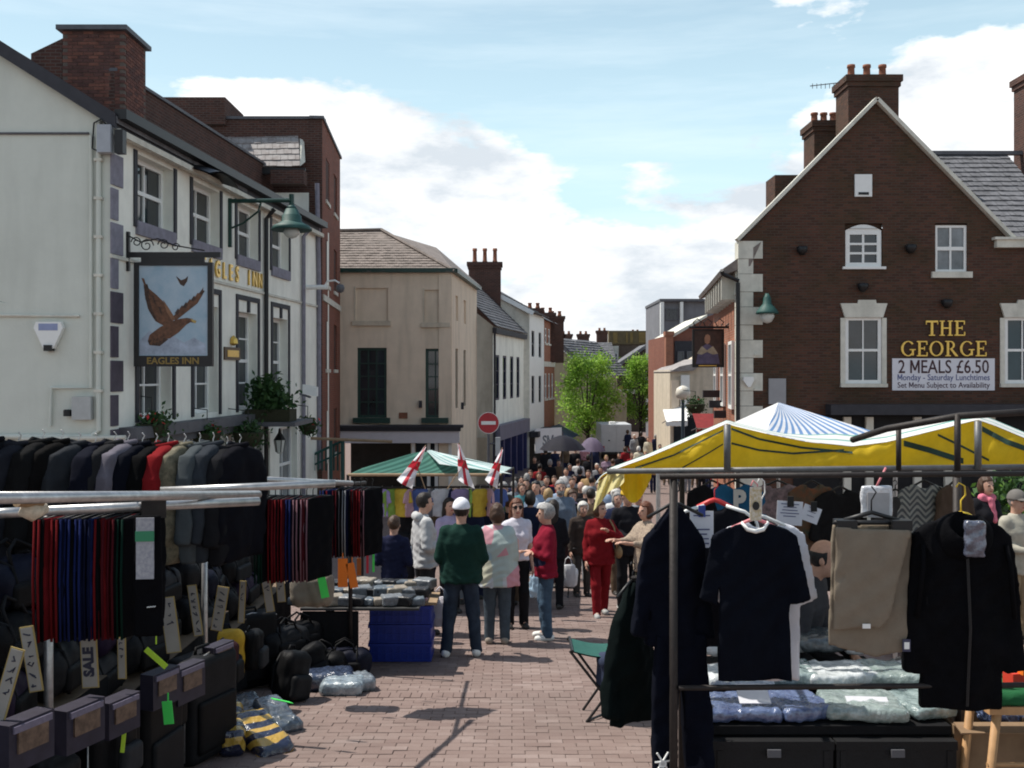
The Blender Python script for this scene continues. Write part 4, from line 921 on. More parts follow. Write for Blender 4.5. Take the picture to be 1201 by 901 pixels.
MB().fbox(FC, -1*k, 7.5*k, -3, ZZ(394, d0), -.3, .35).build('pier', M_brick_lit, rb2)
MB().fbox(FC, -2*k, 8.5*k, ZZ(394, d0), ZZ(389, d0), -.4, .45).build('pier_cap', M_brick_lit, rb2)
MB().fbox(FC, 10*k, 44*k, ZZ(442, d0), ZZ(400, d0), .003, .06).build('dark_shopfront', M_darktrim, rb2)
for a in (13, 24, 35): window(rb2, FC, a*k, (a+8)*k, ZZ(436, d0), ZZ(412, d0), -.13, 1, 2, M_lead, M_glass, .07)
rb3 = thing('gabled_corner_shop', 'cream and brick shop with a pale gable below the brick shop', 'building', (10.5, 52, -2.8))
d0 = 52; k = d0/F; FC = Fr((XX(786, d0), d0), (1, 0))
MB().prism(FC, [(0, -3), (50*k, -3), (50*k, ZZ(416, d0)), (26*k, ZZ(432, d0)), (0, ZZ(434, d0))], -6, 0).build('wall', M_tan2, rb3)
MB().prism(FC, [(-1*k, ZZ(436, d0)), (26*k, ZZ(435, d0)), (40*k, ZZ(424, d0)), (40*k, ZZ(420, d0)), (24*k, ZZ(427, d0)), (10*k, ZZ(430, d0))], -6, .25).build('roof', M_slate_pale, rb3)
MB().fbox(FC, 12*k, 22*k, ZZ(478, d0), ZZ(440, d0), .003, .2).build('white_panel', M_white, rb3)
MB().fbox(FC, 1*k, 10*k, ZZ(500, d0), ZZ(446, d0), .003, .1).build('tan_panel', M_tan, rb3)
MB().fbox(FC, 4*k, 30*k, -3, ZZ(487, d0), .003, .05).build('shop_window', M_glass, rb3)
MB().grid(lambda s, t: FC.pt((-8+26*s)*k, .06+1.1*t, ZZ(482+5*s*0, d0)-.55*t+.3*s), 6, 3).build('awning', M_white, rb3)

# ---------------------------------------------------------------- the gabled brick pub on the right
ge = thing('brick_pub', 'dark red brick gabled pub with white quoins and gold lettering', 'building', (10.5, 32, -2.6))
d0 = 28.0; k = d0/F; FG = Fr((XX(868, d0), d0), (1, 0))
def gu(px): return (px-868)*k
def gzz(py): return ZZ(py, d0)
GW = gu(1240)
opsG = [(gu(991), gu(1035), gzz(314), gzz(268)), (gu(1097), gu(1134), gzz(319), gzz(264)), (gu(991), gu(1034), gzz(450), gzz(372)), (gu(1178), gu(1221), gzz(450), gzz(372))]
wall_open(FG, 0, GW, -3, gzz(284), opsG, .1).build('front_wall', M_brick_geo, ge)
ap = (gu(1027), gzz(121))
# the gable above the eaves, left open over the two attic windows
def tri_row(z): t = (z-gzz(284))/(ap[1]-gzz(284)); return ap[0]*t, gu(1186)+(ap[0]-gu(1186))*t
mb = MB(); z0 = gzz(284); 
z1 = gzz(262)
l0, r0_ = tri_row(z0); l1, r1_ = tri_row(z1)
segs = [(0, opsG[0][0]), (opsG[0][1], opsG[1][0]), (opsG[1][1], None)]
mb.add([FG.pt(l0, 0, z0), FG.pt(opsG[0][0], 0, z0), FG.pt(opsG[0][0], 0, z1), FG.pt(l1, 0, z1)], [(0, 1, 2, 3)])
mb.add([FG.pt(opsG[0][1], 0, z0), FG.pt(opsG[1][0], 0, z0), FG.pt(opsG[1][0], 0, z1), FG.pt(opsG[0][1], 0, z1)], [(0, 1, 2, 3)])
mb.add([FG.pt(opsG[1][1], 0, z0), FG.pt(r0_, 0, z0), FG.pt(r1_, 0, z1), FG.pt(opsG[1][1], 0, z1)], [(0, 1, 2, 3)])
mb.add([FG.pt(l1, 0, z1), FG.pt(r1_, 0, z1), FG.pt(ap[0], 0, ap[1])], [(0, 1, 2)])
for o_ in opsG[:2]: mb.add([FG.pt(o_[0], 0, z1), FG.pt(o_[1], 0, z1), FG.pt(o_[1], -.12, z1), FG.pt(o_[0], -.12, z1)], [(0, 1, 2, 3)])
mb.build('gable', M_brick_geo, ge); MB().fbox(FG, gu(990), gu(1036), gzz(272), gzz(260), -.3, -.122).build('arch_infill', M_brick_geo, ge); MB().fbox(FG, gu(1096), gu(1135), gzz(266), gzz(260), -.3, -.122).build('arch_infill', M_brick_geo, ge)
window(ge, FG, gu(992), gu(1034), gzz(313), gzz(270), .06, 2, 3, M_white, M_glass, .12, .06, (.1, .07, .08), M_white, False, .16)
window(ge, FG, gu(1097), gu(1134), gzz(319), gzz(264), .06, 2, 2, M_white, M_glass2, .07, .05, (.12, .17, .1), M_offwhite)
for a, b in ((991, 1034), (1178, 1221)):
    window(ge, FG, gu(a), gu(b), gzz(450), gzz(371.6), .04, 2, 2, M_white, M_glass, .1, .035, (.14, .1, .1), M_offwhite)
    MB().prism(FG, [(gu(a)-.02, gzz(372.5)), (gu(b)+.02, gzz(372.5)), (gu(b)+.14, gzz(356)), (gu(1006 if a < 1100 else 1193)+.5, gzz(356)), (gu(1006 if a < 1100 else 1193)+.48, gzz(352)), (gu(1006 if a < 1100 else 1193), gzz(352)), (gu(1006 if a < 1100 else 1193)-.02, gzz(356)), (gu(a)-.14, gzz(356))], .002, .07).build('lintel', M_offwhite, ge)
    MB().fbox(FG, gu(a)-.13, gu(a)-.001, gzz(450), gzz(373), .002, .03).build('window_surround', M_offwhite, ge); MB().fbox(FG, gu(b)+.001, gu(b)+.13, gzz(450), gzz(373), .002, .03).build('window_surround', M_offwhite, ge)
vt = MB().fbox(FG, gu(1002), gu(1022), gzz(231), gzz(205), .002, .06).build('gable_vent', M_white, ge); MB().fbox(FG, gu(1006), gu(1018), gzz(229), gzz(226), .06, .075).build('vent_slot', M_black, vt)
# coping along the rakes
for (ua, za), (ub, zb) in (((gu(864), gzz(282)), (ap[0], gzz(117))), ((ap[0], gzz(117)), (gu(1188), gzz(281)))):
    p, q = FG.pt(ua, .0, za), FG.pt(ub, .0, zb); t = (q-p)
    MB().obox((p+q)/2+Vector((0, -.02, .0)), (t, (0, 1, 0), t.cross(Vector((0, 1, 0)))), (t.length/2, .14, .05)).build('coping', M_offwhite, ge)
MB().add([FG.pt(gu(866), -.1, gzz(284)), FG.pt(ap[0], -.1, gzz(120)), FG.pt(ap[0]+.9, -7, gzz(120)), FG.pt(gu(866)+2.2, -7, gzz(284)), FG.pt(gu(1188), -.1, gzz(283)), FG.pt(gu(1188), -7, gzz(283))], [(0, 1, 2, 3), (1, 4, 5, 2)]).build('roof', M_slate, ge)
# quoins, long and short by turns
z = gzz(283); i = 0
while z > -2.6:
    hh = (.5, .42)[i % 2]; L_ = (.62, .36)[i % 2]; MB().fbox(FG, -.06, L_, z-hh+.012, z, -.4, .045 if i % 2 == 0 else .03).build('quoin', M_offwhite, ge); z -= hh; i += 1
mb = MB().fbox(FG, gu(1166), GW, gzz(291), gzz(282), .002, .16); mb.fbox(FG, gu(1163), GW, gzz(282), gzz(279), .002, .22); mb.build('cornice', M_offwhite, ge)
# chimneys
chimney(ge, XX(1016.5, 31.5), 31.5, 1.55, 1.2, 7, ZZ(95, 31.5), M_brick_geo, 3, .5)
chimney(ge, XX(966, 34), 34, 1.0, 1.2, 6, ZZ(147, 34), M_brick_geo, 3, .42)
MB().box(XX(904, 31), XX(935, 31), 30.5, 31.6, 5, ZZ(209, 31)).build('chimney', M_brick_geo, ge)
MB().tube([P(985, 97, 31), P(950, 101, 31)], .015, 5).build('aerial', M_lead, ge)
mb = MB()
for i in range(6): mb.tube([P(953+i*5, 98+.0*i, 31), P(953+i*5, 104, 31)], .01, 4)
mb.build('aerial_elements', M_lead, ge)
# right wing roof with slate courses
A, B, C_ = P(1098, 279, 28.6), P(1260, 279, 28.6), P(1098, 182, 32.5); C_.x = A.x
MB().add([A, B, C_+(B-A), C_], [(0, 1, 2, 3)]).build('wing_roof', M_slate, ge); slates(A, B, C_, 17, 26, .025, 11, M_slate, ge, 'wing_slates')
MB().obox(C_+(B-A)*.5+Vector((0, 0, .06)), ((1, 0, 0), (0, 1, 0), (0, 0, 1)), (3.2, .1, .06)).build('ridge_tile', M_lead, ge)
chimney(ge, XX(1218, 32.5), 32.5, 1.1, 1.0, 7, ZZ(90, 32.5), M_brick_inn, 2, .5)
# side toward the street with bracketed eaves
FS2 = Fr((XX(868, d0)-.02, d0), (.12, 1), (-1, .12)); 
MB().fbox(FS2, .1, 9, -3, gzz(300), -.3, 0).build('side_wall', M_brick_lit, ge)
MB().fbox(FS2, .1, 9, gzz(345), gzz(318), .002, .1).build('side_band', M_offwhite, ge)
mb = MB(); mb.add([FS2.pt(.0, .55, gzz(318)), FS2.pt(9, .55, gzz(318)), FS2.pt(9, -.6, gzz(284)), FS2.pt(0, -.6, gzz(284)), FS2.pt(0, .5, gzz(323)), FS2.pt(9, .5, gzz(323)), FS2.pt(9, -.3, gzz(312)), FS2.pt(0, -.3, gzz(312))],
                 [(0, 1, 2, 3), (4, 5, 6, 7), (0, 4, 5, 1), (0, 3, 7, 4)]); mb.build('eaves', M_slate_warm, ge)
for u in (.5, 1.4, 2.3, 3.2, 4.1, 5, 5.9, 6.8): MB().fbox(FS2, u, u+.15, gzz(350), gzz(322), .0, .45).build('eaves_bracket', M_offwhite, ge)
MB().tube([FG.pt(-.06, .1, gzz(330)), FG.pt(-.5, .1, gzz(322)), FG.pt(-.55, .2, gzz(318))], .06, 6).build('gutter_pipe', M_black, ge)
MB().tube([FG.pt(-.08, .09, gzz(332)), FG.pt(-.08, .09, -2.4)], .06, 8).build('drain_pipe', M_black, ge)
for u0 in (1.2, 4.0, 6.8):
    window(ge, FS2, u0, u0+1.1, 1.2, 3.2, -.07, 2, 2, M_white, M_glass, .1)
for kk, (u, z) in enumerate(((1.0, .4), (2.6, .2), (4.2, .1))): MB().fbox(FS2, u, u+.9, z-.18, z, .0, .7).build('projecting_ledge', M_lead, ge)
# gold lettering
for word, px0, py, s, ww in (('THE', 1085, 394, .43, 48), ('GEORGE', 1056, 418, .43, 102)):
    n = len(word); adv = {'T': .9, 'H': .98, 'E': .82, 'G': 1.02, 'O': 1.04, 'R': .96}
    tot = sum(adv[c] for c in word); sc = ww*k/tot; u = gu(px0)
    for c in word:
        serif(c, u, gzz(py), min(.44, sc*1.0), FG, .02, .06).build('letter', M_gold, ge); u += adv[c]*sc
# price banner
bn = thing('meal_banner', 'white banner advertising two meals under the gold pub lettering', 'banner', FG.pt(gu(1106), .1, gzz(458)))
MB().fbox(FG, gu(1046), gu(1166), gzz(458), gzz(420.5), .01, .035).build('sheet', mat('white_banner', (.66, .66, .70), .6, .05, 3, bump=.1, bscale=5), bn)
for txt, py, s, w_, c, bo in (('2 MEALS £6.50', 431, .52, 106, (.05, .02, .025), .004), ('Monday - Saturday Lunchtimes', 443, .24, 108, (.07, .09, .22), .001), ('Set Menu Subject to Availability', 452, .22, 108, (.06, .03, .05), .001)):
    put_text('lettering', txt, s, mat('ink_%d' % py, c, .6, .1, 4), bn, FG.pt(gu(1106), .04, gzz(py)), (1, 0, 0), (0, -1, 0), .002, bo, fit=w_*k)
# wall lamp and fittings
wl = thing('wall_lantern', 'green wall lantern with a copper shade on the brick pub', 'lamp', FG.pt(gu(895), .4, gzz(385)))
c = FG.pt(gu(895), .45, gzz(372))
MB().tube([FG.pt(gu(895), .0, gzz(352)), FG.pt(gu(895), .3, gzz(346)), FG.pt(gu(895), .45, gzz(352))], .03, 6).build('bracket', M_green_dk, wl)
MB().lathe([(.04, .62), (.1, .5), (.12, .34), (.2, .25), (.3, .12), (.31, .06), (.1, .1)], c, 16).build('shade', M_copper, wl, True)
MB().lathe([(.2, .08), (.2, -.02), (.12, -.16), (.02, -.2)], c, 14).build('globe', MATS['lamp_glass'], wl, True)
for px, py, lab in ((939, 295, 'black bulkhead lamp left of the arched attic window'), (1066, 293, 'black bulkhead lamp between the two attic windows'), (1108, 357, 'black bulkhead lamp above the gold lettering'), (1010, 338, 'black bulkhead lamp below the arched attic window')):
    t = thing('bulkhead_lamp', lab, 'lamp', FG.pt(gu(px), .1, gzz(py+5)), 'bulkhead lamps on the brick pub')
    MB().lathe([(.06, 0), (.14, .1), (.16, .22), (.13, .24)], FG.pt(gu(px), .14, gzz(py+5)), 12).build('hood', M_black, t, True); MB().fbox(FG, gu(px)-.05, gu(px)+.05, gzz(py), gzz(py-4), .0, .16).build('arm', M_black, t)
a2 = thing('pub_alarm', 'white shield alarm box on the pub quoins', 'alarm', FG.pt(gu(877), .1, gzz(454)))
MB().prism(FG, [(gu(877)-.02, gzz(454)), (gu(877)+.04, gzz(454)), (gu(883), gzz(446)), (gu(882), gzz(442)), (gu(871), gzz(442)), (gu(870), gzz(446))], .06, .16).build('case', M_white, a2)
for py in (416, 457): MB().fbox(FG, gu(884), gu(891), gzz(py+1.2), gzz(py-1.2), .0, .1).build('stone_spur', M_offwhite, ge)
MB().fbox(FG, gu(901), gu(921), gzz(474), gzz(444), .002, .08).build('grey_panel', mat('grey_panel', (.30, .30, .31), .6, .08, 3), ge)
MB().fbox(FG, gu(968), GW, gzz(486), gzz(474), .002, .5).build('shop_cornice', M_darktrim, ge)
MB().fbox(FG, gu(930), GW, -3, gzz(487), .002, .04).build('bar_front', M_dark, ge)
for px in (992, 1018, 1074, 1110, 1160): MB().fbox(FG, gu(px)-.1, gu(px)+.1, -2.6, gzz(489), .04, .16).build('bar_pilaster', M_offwhite, ge)
# the pub's own hanging sign with a portrait
ps = thing('portrait_sign', 'hanging pub sign with a dark portrait of a robed figure', 'sign', P(829, 432, 31))
dp = 31.0; FP = Fr((XX(812, dp), dp), (1, 0)); kp = dp/F
def zp(py): return ZZ(py, dp)
mb = MB(); w_ = 37*kp
mb.fbox(FP, 0, .06, zp(431), zp(386), -.05, .05); mb.fbox(FP, w_-.06, w_, zp(431), zp(386), -.05, .05); mb.fbox(FP, .06, w_-.06, zp(388), zp(386), -.05, .05); mb.fbox(FP, .06, w_-.06, zp(431), zp(428), -.05, .05); mb.build('frame', M_black, ps)
pn = MB().fbox(FP, .05, w_-.05, zp(428.5), zp(387), -.02, .02).build('painted_panel', mat('dark_portrait_ground', (.05, .03, .025), .5, .4, 5), ps)
def pq(pts, n1, m, nm): MB().prism(FP, [((x-812)*kp, zp(y)) for x, y in pts], .02, n1).build(nm, m, pn)
pq([(816, 427), (818, 416), (823, 407), (829, 403), (836, 407), (842, 416), (844, 427)], .023, mat('painted_robe', (.10, .09, .16), .6, .3, 6), 'painted_robe')
pq([(817, 415), (823, 406), (829, 411), (836, 406), (842, 415), (836, 416), (829, 413), (823, 416)], .026, mat('painted_ermine', (.34, .30, .22), .6, .3, 6), 'painted_collar')
pq([(826.5, 402), (826, 397), (827.5, 393), (830, 392), (832.5, 394), (833, 398), (832, 402), (829.5, 404)], .026, mat('painted_flesh', (.35, .20, .13), .6, .2, 6), 'painted_face')
pq([(819, 429.6), (840, 429.6), (840, 428.6), (819, 428.6)], .055, M_gold, 'sign_lettering')
mb = MB(); mb.tube([P(808, 384, dp), P(868, 384, dp)], .04, 6)
for c in (816, 828, 842): mb.tube([P(c, 384, dp), P(c-3, 378, dp), P(c+2, 374, dp), P(c+7, 378, dp), P(c+4, 382, dp)], .02, 5)
mb.tube([P(850, 384, dp), P(864, 372, dp)], .025, 5); mb.build('bracket', M_black, ps)
# ---------------------------------------------------------------- people
M_skin = mat('fair_skin', (.50, .29, .21), .55, .12, 25); M_skin2 = mat('tanned_skin', (.42, .22, .15), .55, .12, 25)
M_lip = mat('lip_red', (.32, .10, .09), .5, .1, 20); M_eye = mat('eye_dark', (.03, .022, .02), .3, .1, 20)
HAIR = {n: mat('hair_'+n, c, .5, .35, 45, .4, 90) for n, c in dict(dark=(.018, .012, .009), brown=(.06, .03, .016), auburn=(.11, .035, .014), grey=(.27, .26, .25), white=(.56, .54, .50), blond=(.34, .22, .10), black=(.01, .01, .012)).items()}
def cloth(name, c, var=.14): return mat('cloth_'+name, c, .92, var, 12, .12, 160, spec=.08)
ARMS = {'down': ((.055, -.03, -.29), (.075, .05, -.53)), 'bent': ((.07, -.02, -.28), (-.07, .22, -.31)), 'pocket': ((.12, -.08, -.27), (.05, .05, -.47)),
        'chest': ((.15, .07, -.23), (-.07, .27, -.07)), 'reach': ((.04, .18, -.20), (.0, .43, -.16)), 'front': ((.06, .02, -.29), (-.02, .24, -.44)), 'cross': ((.08, .02, -.27), (-.15, .20, -.26))}
def finger_net(w, ax_f, ax_s, ax_n):
    """a hand with palm, four unequal bent fingers and a thumb off its side"""
    w, f, s, n = (np.array(q, float) for q in (w, ax_f, ax_s, ax_n)); pr = [(w, w+f*.09, .026, .034)]
    prims = [(w-f*.02, w+f*.02, .024, .026), (w+f*.03-s*.016, w+f*.085-s*.022, .019, .015), (w+f*.03+s*.016, w+f*.085+s*.022, .019, .015), (w+f*.03, w+f*.09, .02, .016)]
    for k, (o, l) in enumerate(((-.030, .068), (-.010, .08), (.011, .075), (.031, .058))):
        a = w+f*.088+s*o; b = a+f*l*.55+n*l*.10; c = b+f*l*.38+n*l*.30; prims += [(a, b, .0095, .0085), (b, c, .0085, .007)]
    a = w+f*.03-s*.026; b = a+f*.035-s*.030+n*.008; c = b+f*.032-s*.008+n*.014; prims += [(a, b, .012, .0105), (b, c, .0105, .008)]
    pts = np.array([q for p in prims for q in p[:2]])
    def fn(X, Y, Z):
        o = None
        for a, b, r0, r1 in prims:
            q = sdf_caps(X, Y, Z, a, b, r0, r1); o = q if o is None else smin(o, q, .006)
        return o
    return surfnet(fn, pts.min(0)-.03, pts.max(0)+.03, .0075)
def merge(nets):
    v, f, k = [], [], 0
    for a, b in nets: v.append(a); f.append(b+k); k += len(a)
    return np.concatenate(v), np.concatenate(f)
PCACHE = {}
def person_parts(arms=('down', 'down'), legs='stand', build=1.0, fem=False, sleeve=1.0, hem=.80, hair='short', skirt=0, res=.018, seed=0, loose=1.0, turn=0.0, lean=0.0, hands=True, wide=1.0):
    key = (arms, legs, build, fem, sleeve, hem, hair, skirt, res, seed, loose, turn, lean, hands, wide)
    if key in PCACHE: return PCACHE[key]
    b = build; sh = (.142 if fem else .166)*(.6+.4*b); hz = .93; parts = {}
    ly = lambda z: lean*max(0, z-.95)          # forward lean grows above the hips
    J = {}
    for s in (-1, 1):
        fy = {'stand': (.0, .0), 'step': (.16, -.16), 'apart': (.02, -.03)}[legs][0 if s > 0 else 1]
        fx = {'stand': .10, 'step': .085, 'apart': .17}[legs]
        J[s] = dict(hip=(s*.088, 0, .92), knee=(s*(.092+fx)/2, fy*.5+.03, .49), ank=(s*fx, fy, .085), sho=(s*sh, ly(1.41)-.01, 1.398))
        e, w = ARMS[arms[0 if s < 0 else 1]]; S = J[s]['sho']
        J[s]['elb'] = (S[0]+s*e[0]*(.7+.5*b-.2), S[1]+e[1], S[2]+e[2]); J[s]['wri'] = (S[0]+s*w[0]*(.7+.5*b-.2), S[1]+w[1], S[2]+w[2])
    hc = np.array((0, ly(1.6)+.02+lean*.12, 1.635-.10*abs(lean)))
    ct, st = math.cos(turn), math.sin(turn)
    def hl(X, Y, Z): x, y, z = X-hc[0], Y-hc[1], Z-hc[2]; return x*ct+y*st, -x*st+y*ct, z
    def head(X, Y, Z):
        x, y, z = hl(X, Y, Z)
        d = sdf_ell(x, y, z, (0, -.012, .022), (.076, .096, .098)); d = smin(d, sdf_ell(x, y, z, (0, .022, -.055), (.056, .064, .068)), .04)
        d = smin(d, sdf_caps(x, y, z, (0, .088, .008), (0, .105, -.028), .010, .014), .012)
        for s in (-1, 1):
            d = smin(d, sdf_ell(x, y, z, (s*.078, -.008, -.008), (.012, .02, .032)), .008); d = np.maximum(d, -sdf_ell(x, y, z, (s*.032, .098, .016), (.019, .016, .012)))
            d = smin(d, sdf_ell(x, y, z, (s*.033, .080, .013), (.014, .012, .010)), .004)
        d = smin(d, sdf_caps(x, y, z, (-.02, .083, -.058), (.02, .083, -.058), .007, .007), .006)
        nk = sdf_caps(X, Y, Z, (0, ly(1.45)-.015, 1.44), (hc[0], hc[1]-.02, hc[2]-.05), .056, .052)
        return smin(d, nk, .03)
    def body(X, Y, Z):
        d = sdf_loft(X, Y-ly(0)*0-np.maximum(0, Z-.95)*lean, Z, [(.86, .12*b, .085*b, 0), (.98, .13*b, .09*b, 0), (1.1, .115*b, .08*b, 0), (1.3, .135*b, .09*b, 0), (1.44, .12, .07, -.01), (1.47, .06, .05, -.01)])
        for s in (-1, 1):
            j = J[s]
            for a, c, r0, r1 in ((j['sho'], j['elb'], .045, .036), (j['elb'], j['wri'], .037, .025), (j['hip'], j['knee'], .072, .05), (j['knee'], j['ank'], .05, .034), ((0, ly(1.4), 1.40), j['sho'], .045, .042)):
                d = smin(d, sdf_caps(X, Y, Z, a, c, r0, r1), .03)
            d = smin(d, sdf_caps(X, Y, Z, j['ank'], (j['ank'][0], j['ank'][1]+.1, .04), .033, .028), .02)
        return smin(d, sdf_caps(X, Y, Z, (0, ly(1.45)-.015, 1.44), tuple(hc-np.array((0, .02, .06))), .05, .05), .03)
    al = np.array([J[s][k] for s in (-1, 1) for k in J[s]]); lo = al.min(0)-.1; hi = al.max(0)+.1
    hres = min(res*.62, .0115) if res < .022 else res*.7
    nets = [surfnet(body, (lo[0], lo[1]-.05, -.01), (hi[0], hi[1]+.12, 1.5), max(.024, res*1.3)), surfnet(head, hc-np.array((.12, .14, .22)), hc+np.array((.12, .15, .15)), hres)]
    nh = len(nets[0][1]), len(nets[0][1])+len(nets[1][1])
    if hands:
        for s in (-1, 1):
            w = np.array(J[s]['wri']); e = np.array(J[s]['elb']); f = (w-e)/np.linalg.norm(w-e); sd = np.cross(f, (0, 0, 1.0) if abs(f[2]) < .8 else (s*1.0, 0, 0)); sd /= np.linalg.norm(sd)
            sd = sd*s if abs(f[2]) < .8 else sd*1.0
            if abs(f[2]) >= .8 and sd[1] > 0: sd = -sd      # thumb to the front when the arm hangs
            n = np.cross(f, sd); n = -n if n[0]*s > 0 else n; nets.append(finger_net(w+f*.01, f, sd, n))
    v, f = merge(nets); cen = v[f].mean(1); mi = np.zeros(len(f), np.int32); x, y, z = hl(cen[:, 0], cen[:, 1], cen[:, 2]); isH = np.zeros(len(f), bool); isH[nh[0]:nh[1]] = True
    mi[isH & (y > .06) & (np.abs(np.abs(x)-.033) < .014) & (np.abs(z-.013) < .0085)] = 2; mi[isH & (y > .065) & (np.abs(x) < .024) & (np.abs(z+.058) < .0085)] = 1
    parts['body'] = (v, f, mi)
    bw = b*loose*wide
    tp = [(hem, .190*bw, .134*bw, .005), (.95, .184*bw, .128*bw, .01), (1.08, .165*bw if not fem else .155*bw, .118*bw, .01), (1.28, .185*bw, .125*bw, .012), (1.40, .17*(.5+.5*bw), .098*(.5+.5*bw), -.005), (1.455, .10, .075, -.012), (1.49, .066, .062, -.01)]
    def topf(X, Y, Z):
        Yl = Y-np.maximum(0, Z-.95)*lean; d = sdf_loft(X, Yl, Z, tp)
        if fem: d = smin(d, np.minimum(sdf_ell(X, Yl, Z, (-.075, .10*bw, 1.24), (.075, .06, .075)), sdf_ell(X, Yl, Z, (.075, .10*bw, 1.24), (.075, .06, .075))), .04)
        for s in (-1, 1):
            j = J[s]; S, E, W = (np.array(j[q]) for q in ('sho', 'elb', 'wri')); a = sdf_caps(X, Y, Z, (S[0]*.97, S[1], S[2]-.002), E if sleeve > .55 else S+(E-S)*.72, .069*(.6+.4*bw), .057*(.6+.4*bw))
            a = smin(a, sdf_caps(X, Y, Z, (S[0]*.3, S[1], 1.43), (S[0]*.95, S[1], S[2]-.004), .052, .064), .03)
            if sleeve > .55: a = smin(a, sdf_caps(X, Y, Z, E, E+(W-E)*(.93 if sleeve >= 1 else sleeve-.3), .056*(.6+.4*bw), .042), .02)
            d = smin(d, a, .035)
        return d-.004+.009*wrinkle(X, Y, Z, seed+11, 1.4)+.006*wrinkle(X*.6, Y*.6, Z*1.9, seed+61, 3.0)+.004*np.sin(Z*70+6*np.sin(X*9+seed))*np.clip((1.12-Z)/.25, 0, 1)
    parts['top'] = surfnet(topf, (lo[0]-.08, lo[1]-.2, hem-.04), (hi[0]+.08, hi[1]+.22, 1.53), res)
    if skirt:
        def sk(X, Y, Z): return sdf_loft(X, Y, Z, [(skirt, .235*b, .17*b, 0), (.7, .20*b, .15*b, 0), (.98, .165*b, .115*b, 0), (1.05, .15*b, .11*b, 0)])+.010*wrinkle(X, Y, Z*.3, seed+5, 2)
        parts['skirt'] = surfnet(sk, (-.34, -.3, skirt-.04), (.34, .3, 1.08), res)
    else:
        def tr(X, Y, Z):
            d = sdf_loft(X, Y, Z, [(.84, .172*b, .118*b, 0), (.93, .168*b, .122*b, 0), (1.02, .155*b, .11*b, 0), (1.06, .15*b, .108*b, 0)])
            for s in (-1, 1):
                j = J[s]; q = sdf_caps(X, Y, Z, (j['hip'][0], 0, .90), j['knee'], .094*(.5+.5*b), .072*(.6+.4*b)); q = smin(q, sdf_caps(X, Y, Z, j['knee'], (j['ank'][0], j['ank'][1]-.005, .05), .072*(.6+.4*b), .064), .03); d = smin(d, q, .025)
            return np.maximum(d+.007*wrinkle(X, Y, Z, seed+3, 1.4)+.004*wrinkle(X, Y, Z*1.5, seed+63, 3.2)*np.clip(1.3-Z, .3, 1), .045-Z)
        parts['trousers'] = surfnet(tr, (lo[0]-.05, lo[1]-.12, 0), (hi[0]+.05, hi[1]+.14, 1.09), res)
    def shoe(s):
        a = J[s]['ank']
        def fn(X, Y, Z):
            d = smin(sdf_caps(X, Y, Z, (a[0], a[1]-.045, .045), (a[0]+s*.012, a[1]+.135, .032), .046, .042), sdf_caps(X, Y, Z, (a[0], a[1]-.02, .05), (a[0], a[1], .10), .045, .042), .03); return np.maximum(d, -Z+.002)
        return surfnet(fn, (a[0]-.09, a[1]-.13, -.012), (a[0]+.09, a[1]+.22, .17), max(.013, res*.75))
    parts['shoe'] = [shoe(-1), shoe(1)]
    hr = max(.0115, res*.7) if res < .022 else res*.75
    if hair != 'none':
        def hf(X, Y, Z):
            x, y, z = hl(X, Y, Z); d = sdf_ell(x, y, z, (0, -.016, .028), (.089, .106, .110))
            if hair == 'bob': d = smin(d, sdf_ell(x, y, z, (0, -.035, -.03), (.096, .092, .10)), .03)
            if hair == 'long': d = smin(d, sdf_loft(x, y, z, [(-.26, .085, .04, -.095), (-.12, .1, .06, -.075), (.02, .092, .075, -.04), (.06, .08, .07, -.04)]), .03)
            if hair == 'curly': d = smin(d, sdf_ell(x, y, z, (0, -.02, .03), (.105, .115, .112)), .02)
            face = {'short': np.maximum(.035-y*0-.0+0*y, 0)*0+np.minimum(y-.018, .062-z), 'bald': np.minimum(y+.02, 9)}.get(hair, np.minimum(y-.03, .07-z))
            if hair == 'bald': d = np.maximum(np.maximum(d, y-.025), np.abs(z+.012)-.058)
            else: d = np.maximum(d, np.minimum(y-(.022 if hair != 'short' else .008), .066-z+(y-.05)*.25))
            if hair in ('short',): d = np.maximum(d, -.075-z)
            return d+.006*wrinkle(X, Y, Z, seed+7, 5 if hair != 'curly' else 8)
        parts['hair'] = surfnet(hf, hc-np.array((.15, .18, .32)), hc+np.array((.15, .17, .17)), hr)
    def capf(X, Y, Z):
        x, y, z = hl(X, Y, Z); d = np.maximum(sdf_ell(x, y, z, (0, -.014, .03), (.101, .119, .121)), .022-z)
        br = np.maximum(sdf_ell(x, y, z, (0, .10, .03), (.084, .095, .018)), -y+.05); return np.minimum(d, br)
    parts['capnet'] = lambda: surfnet(capf, hc-np.array((.13, .15, .05)), hc+np.array((.13, .22, .17)), min(hr, .014))
    parts['J'] = J; parts['hc'] = hc; PCACHE[key] = parts
    return parts
MCACHE = {}
def pmesh_of(key, name, net, m, mats=None):
    k = (key, name)
    if k not in MCACHE:
        v, f = net[0], net[1]; MCACHE[k] = make_mesh(name, v, [tuple(int(i) for i in q) for q in f], True, mi=net[2] if len(net) > 2 else None, mats=mats or [m])
    return MCACHE[k]
def put_part(name, me, mats, root):
    o = bpy.data.objects.new(name, me); COL.objects.link(o); o.parent = root; WLOC[o.name] = WLOC[root.name].copy()
    for i, m in enumerate(mats):
        if i < len(o.material_slots): o.material_slots[i].link = 'OBJECT'; o.material_slots[i].material = m
    return o
PEOPLE = []
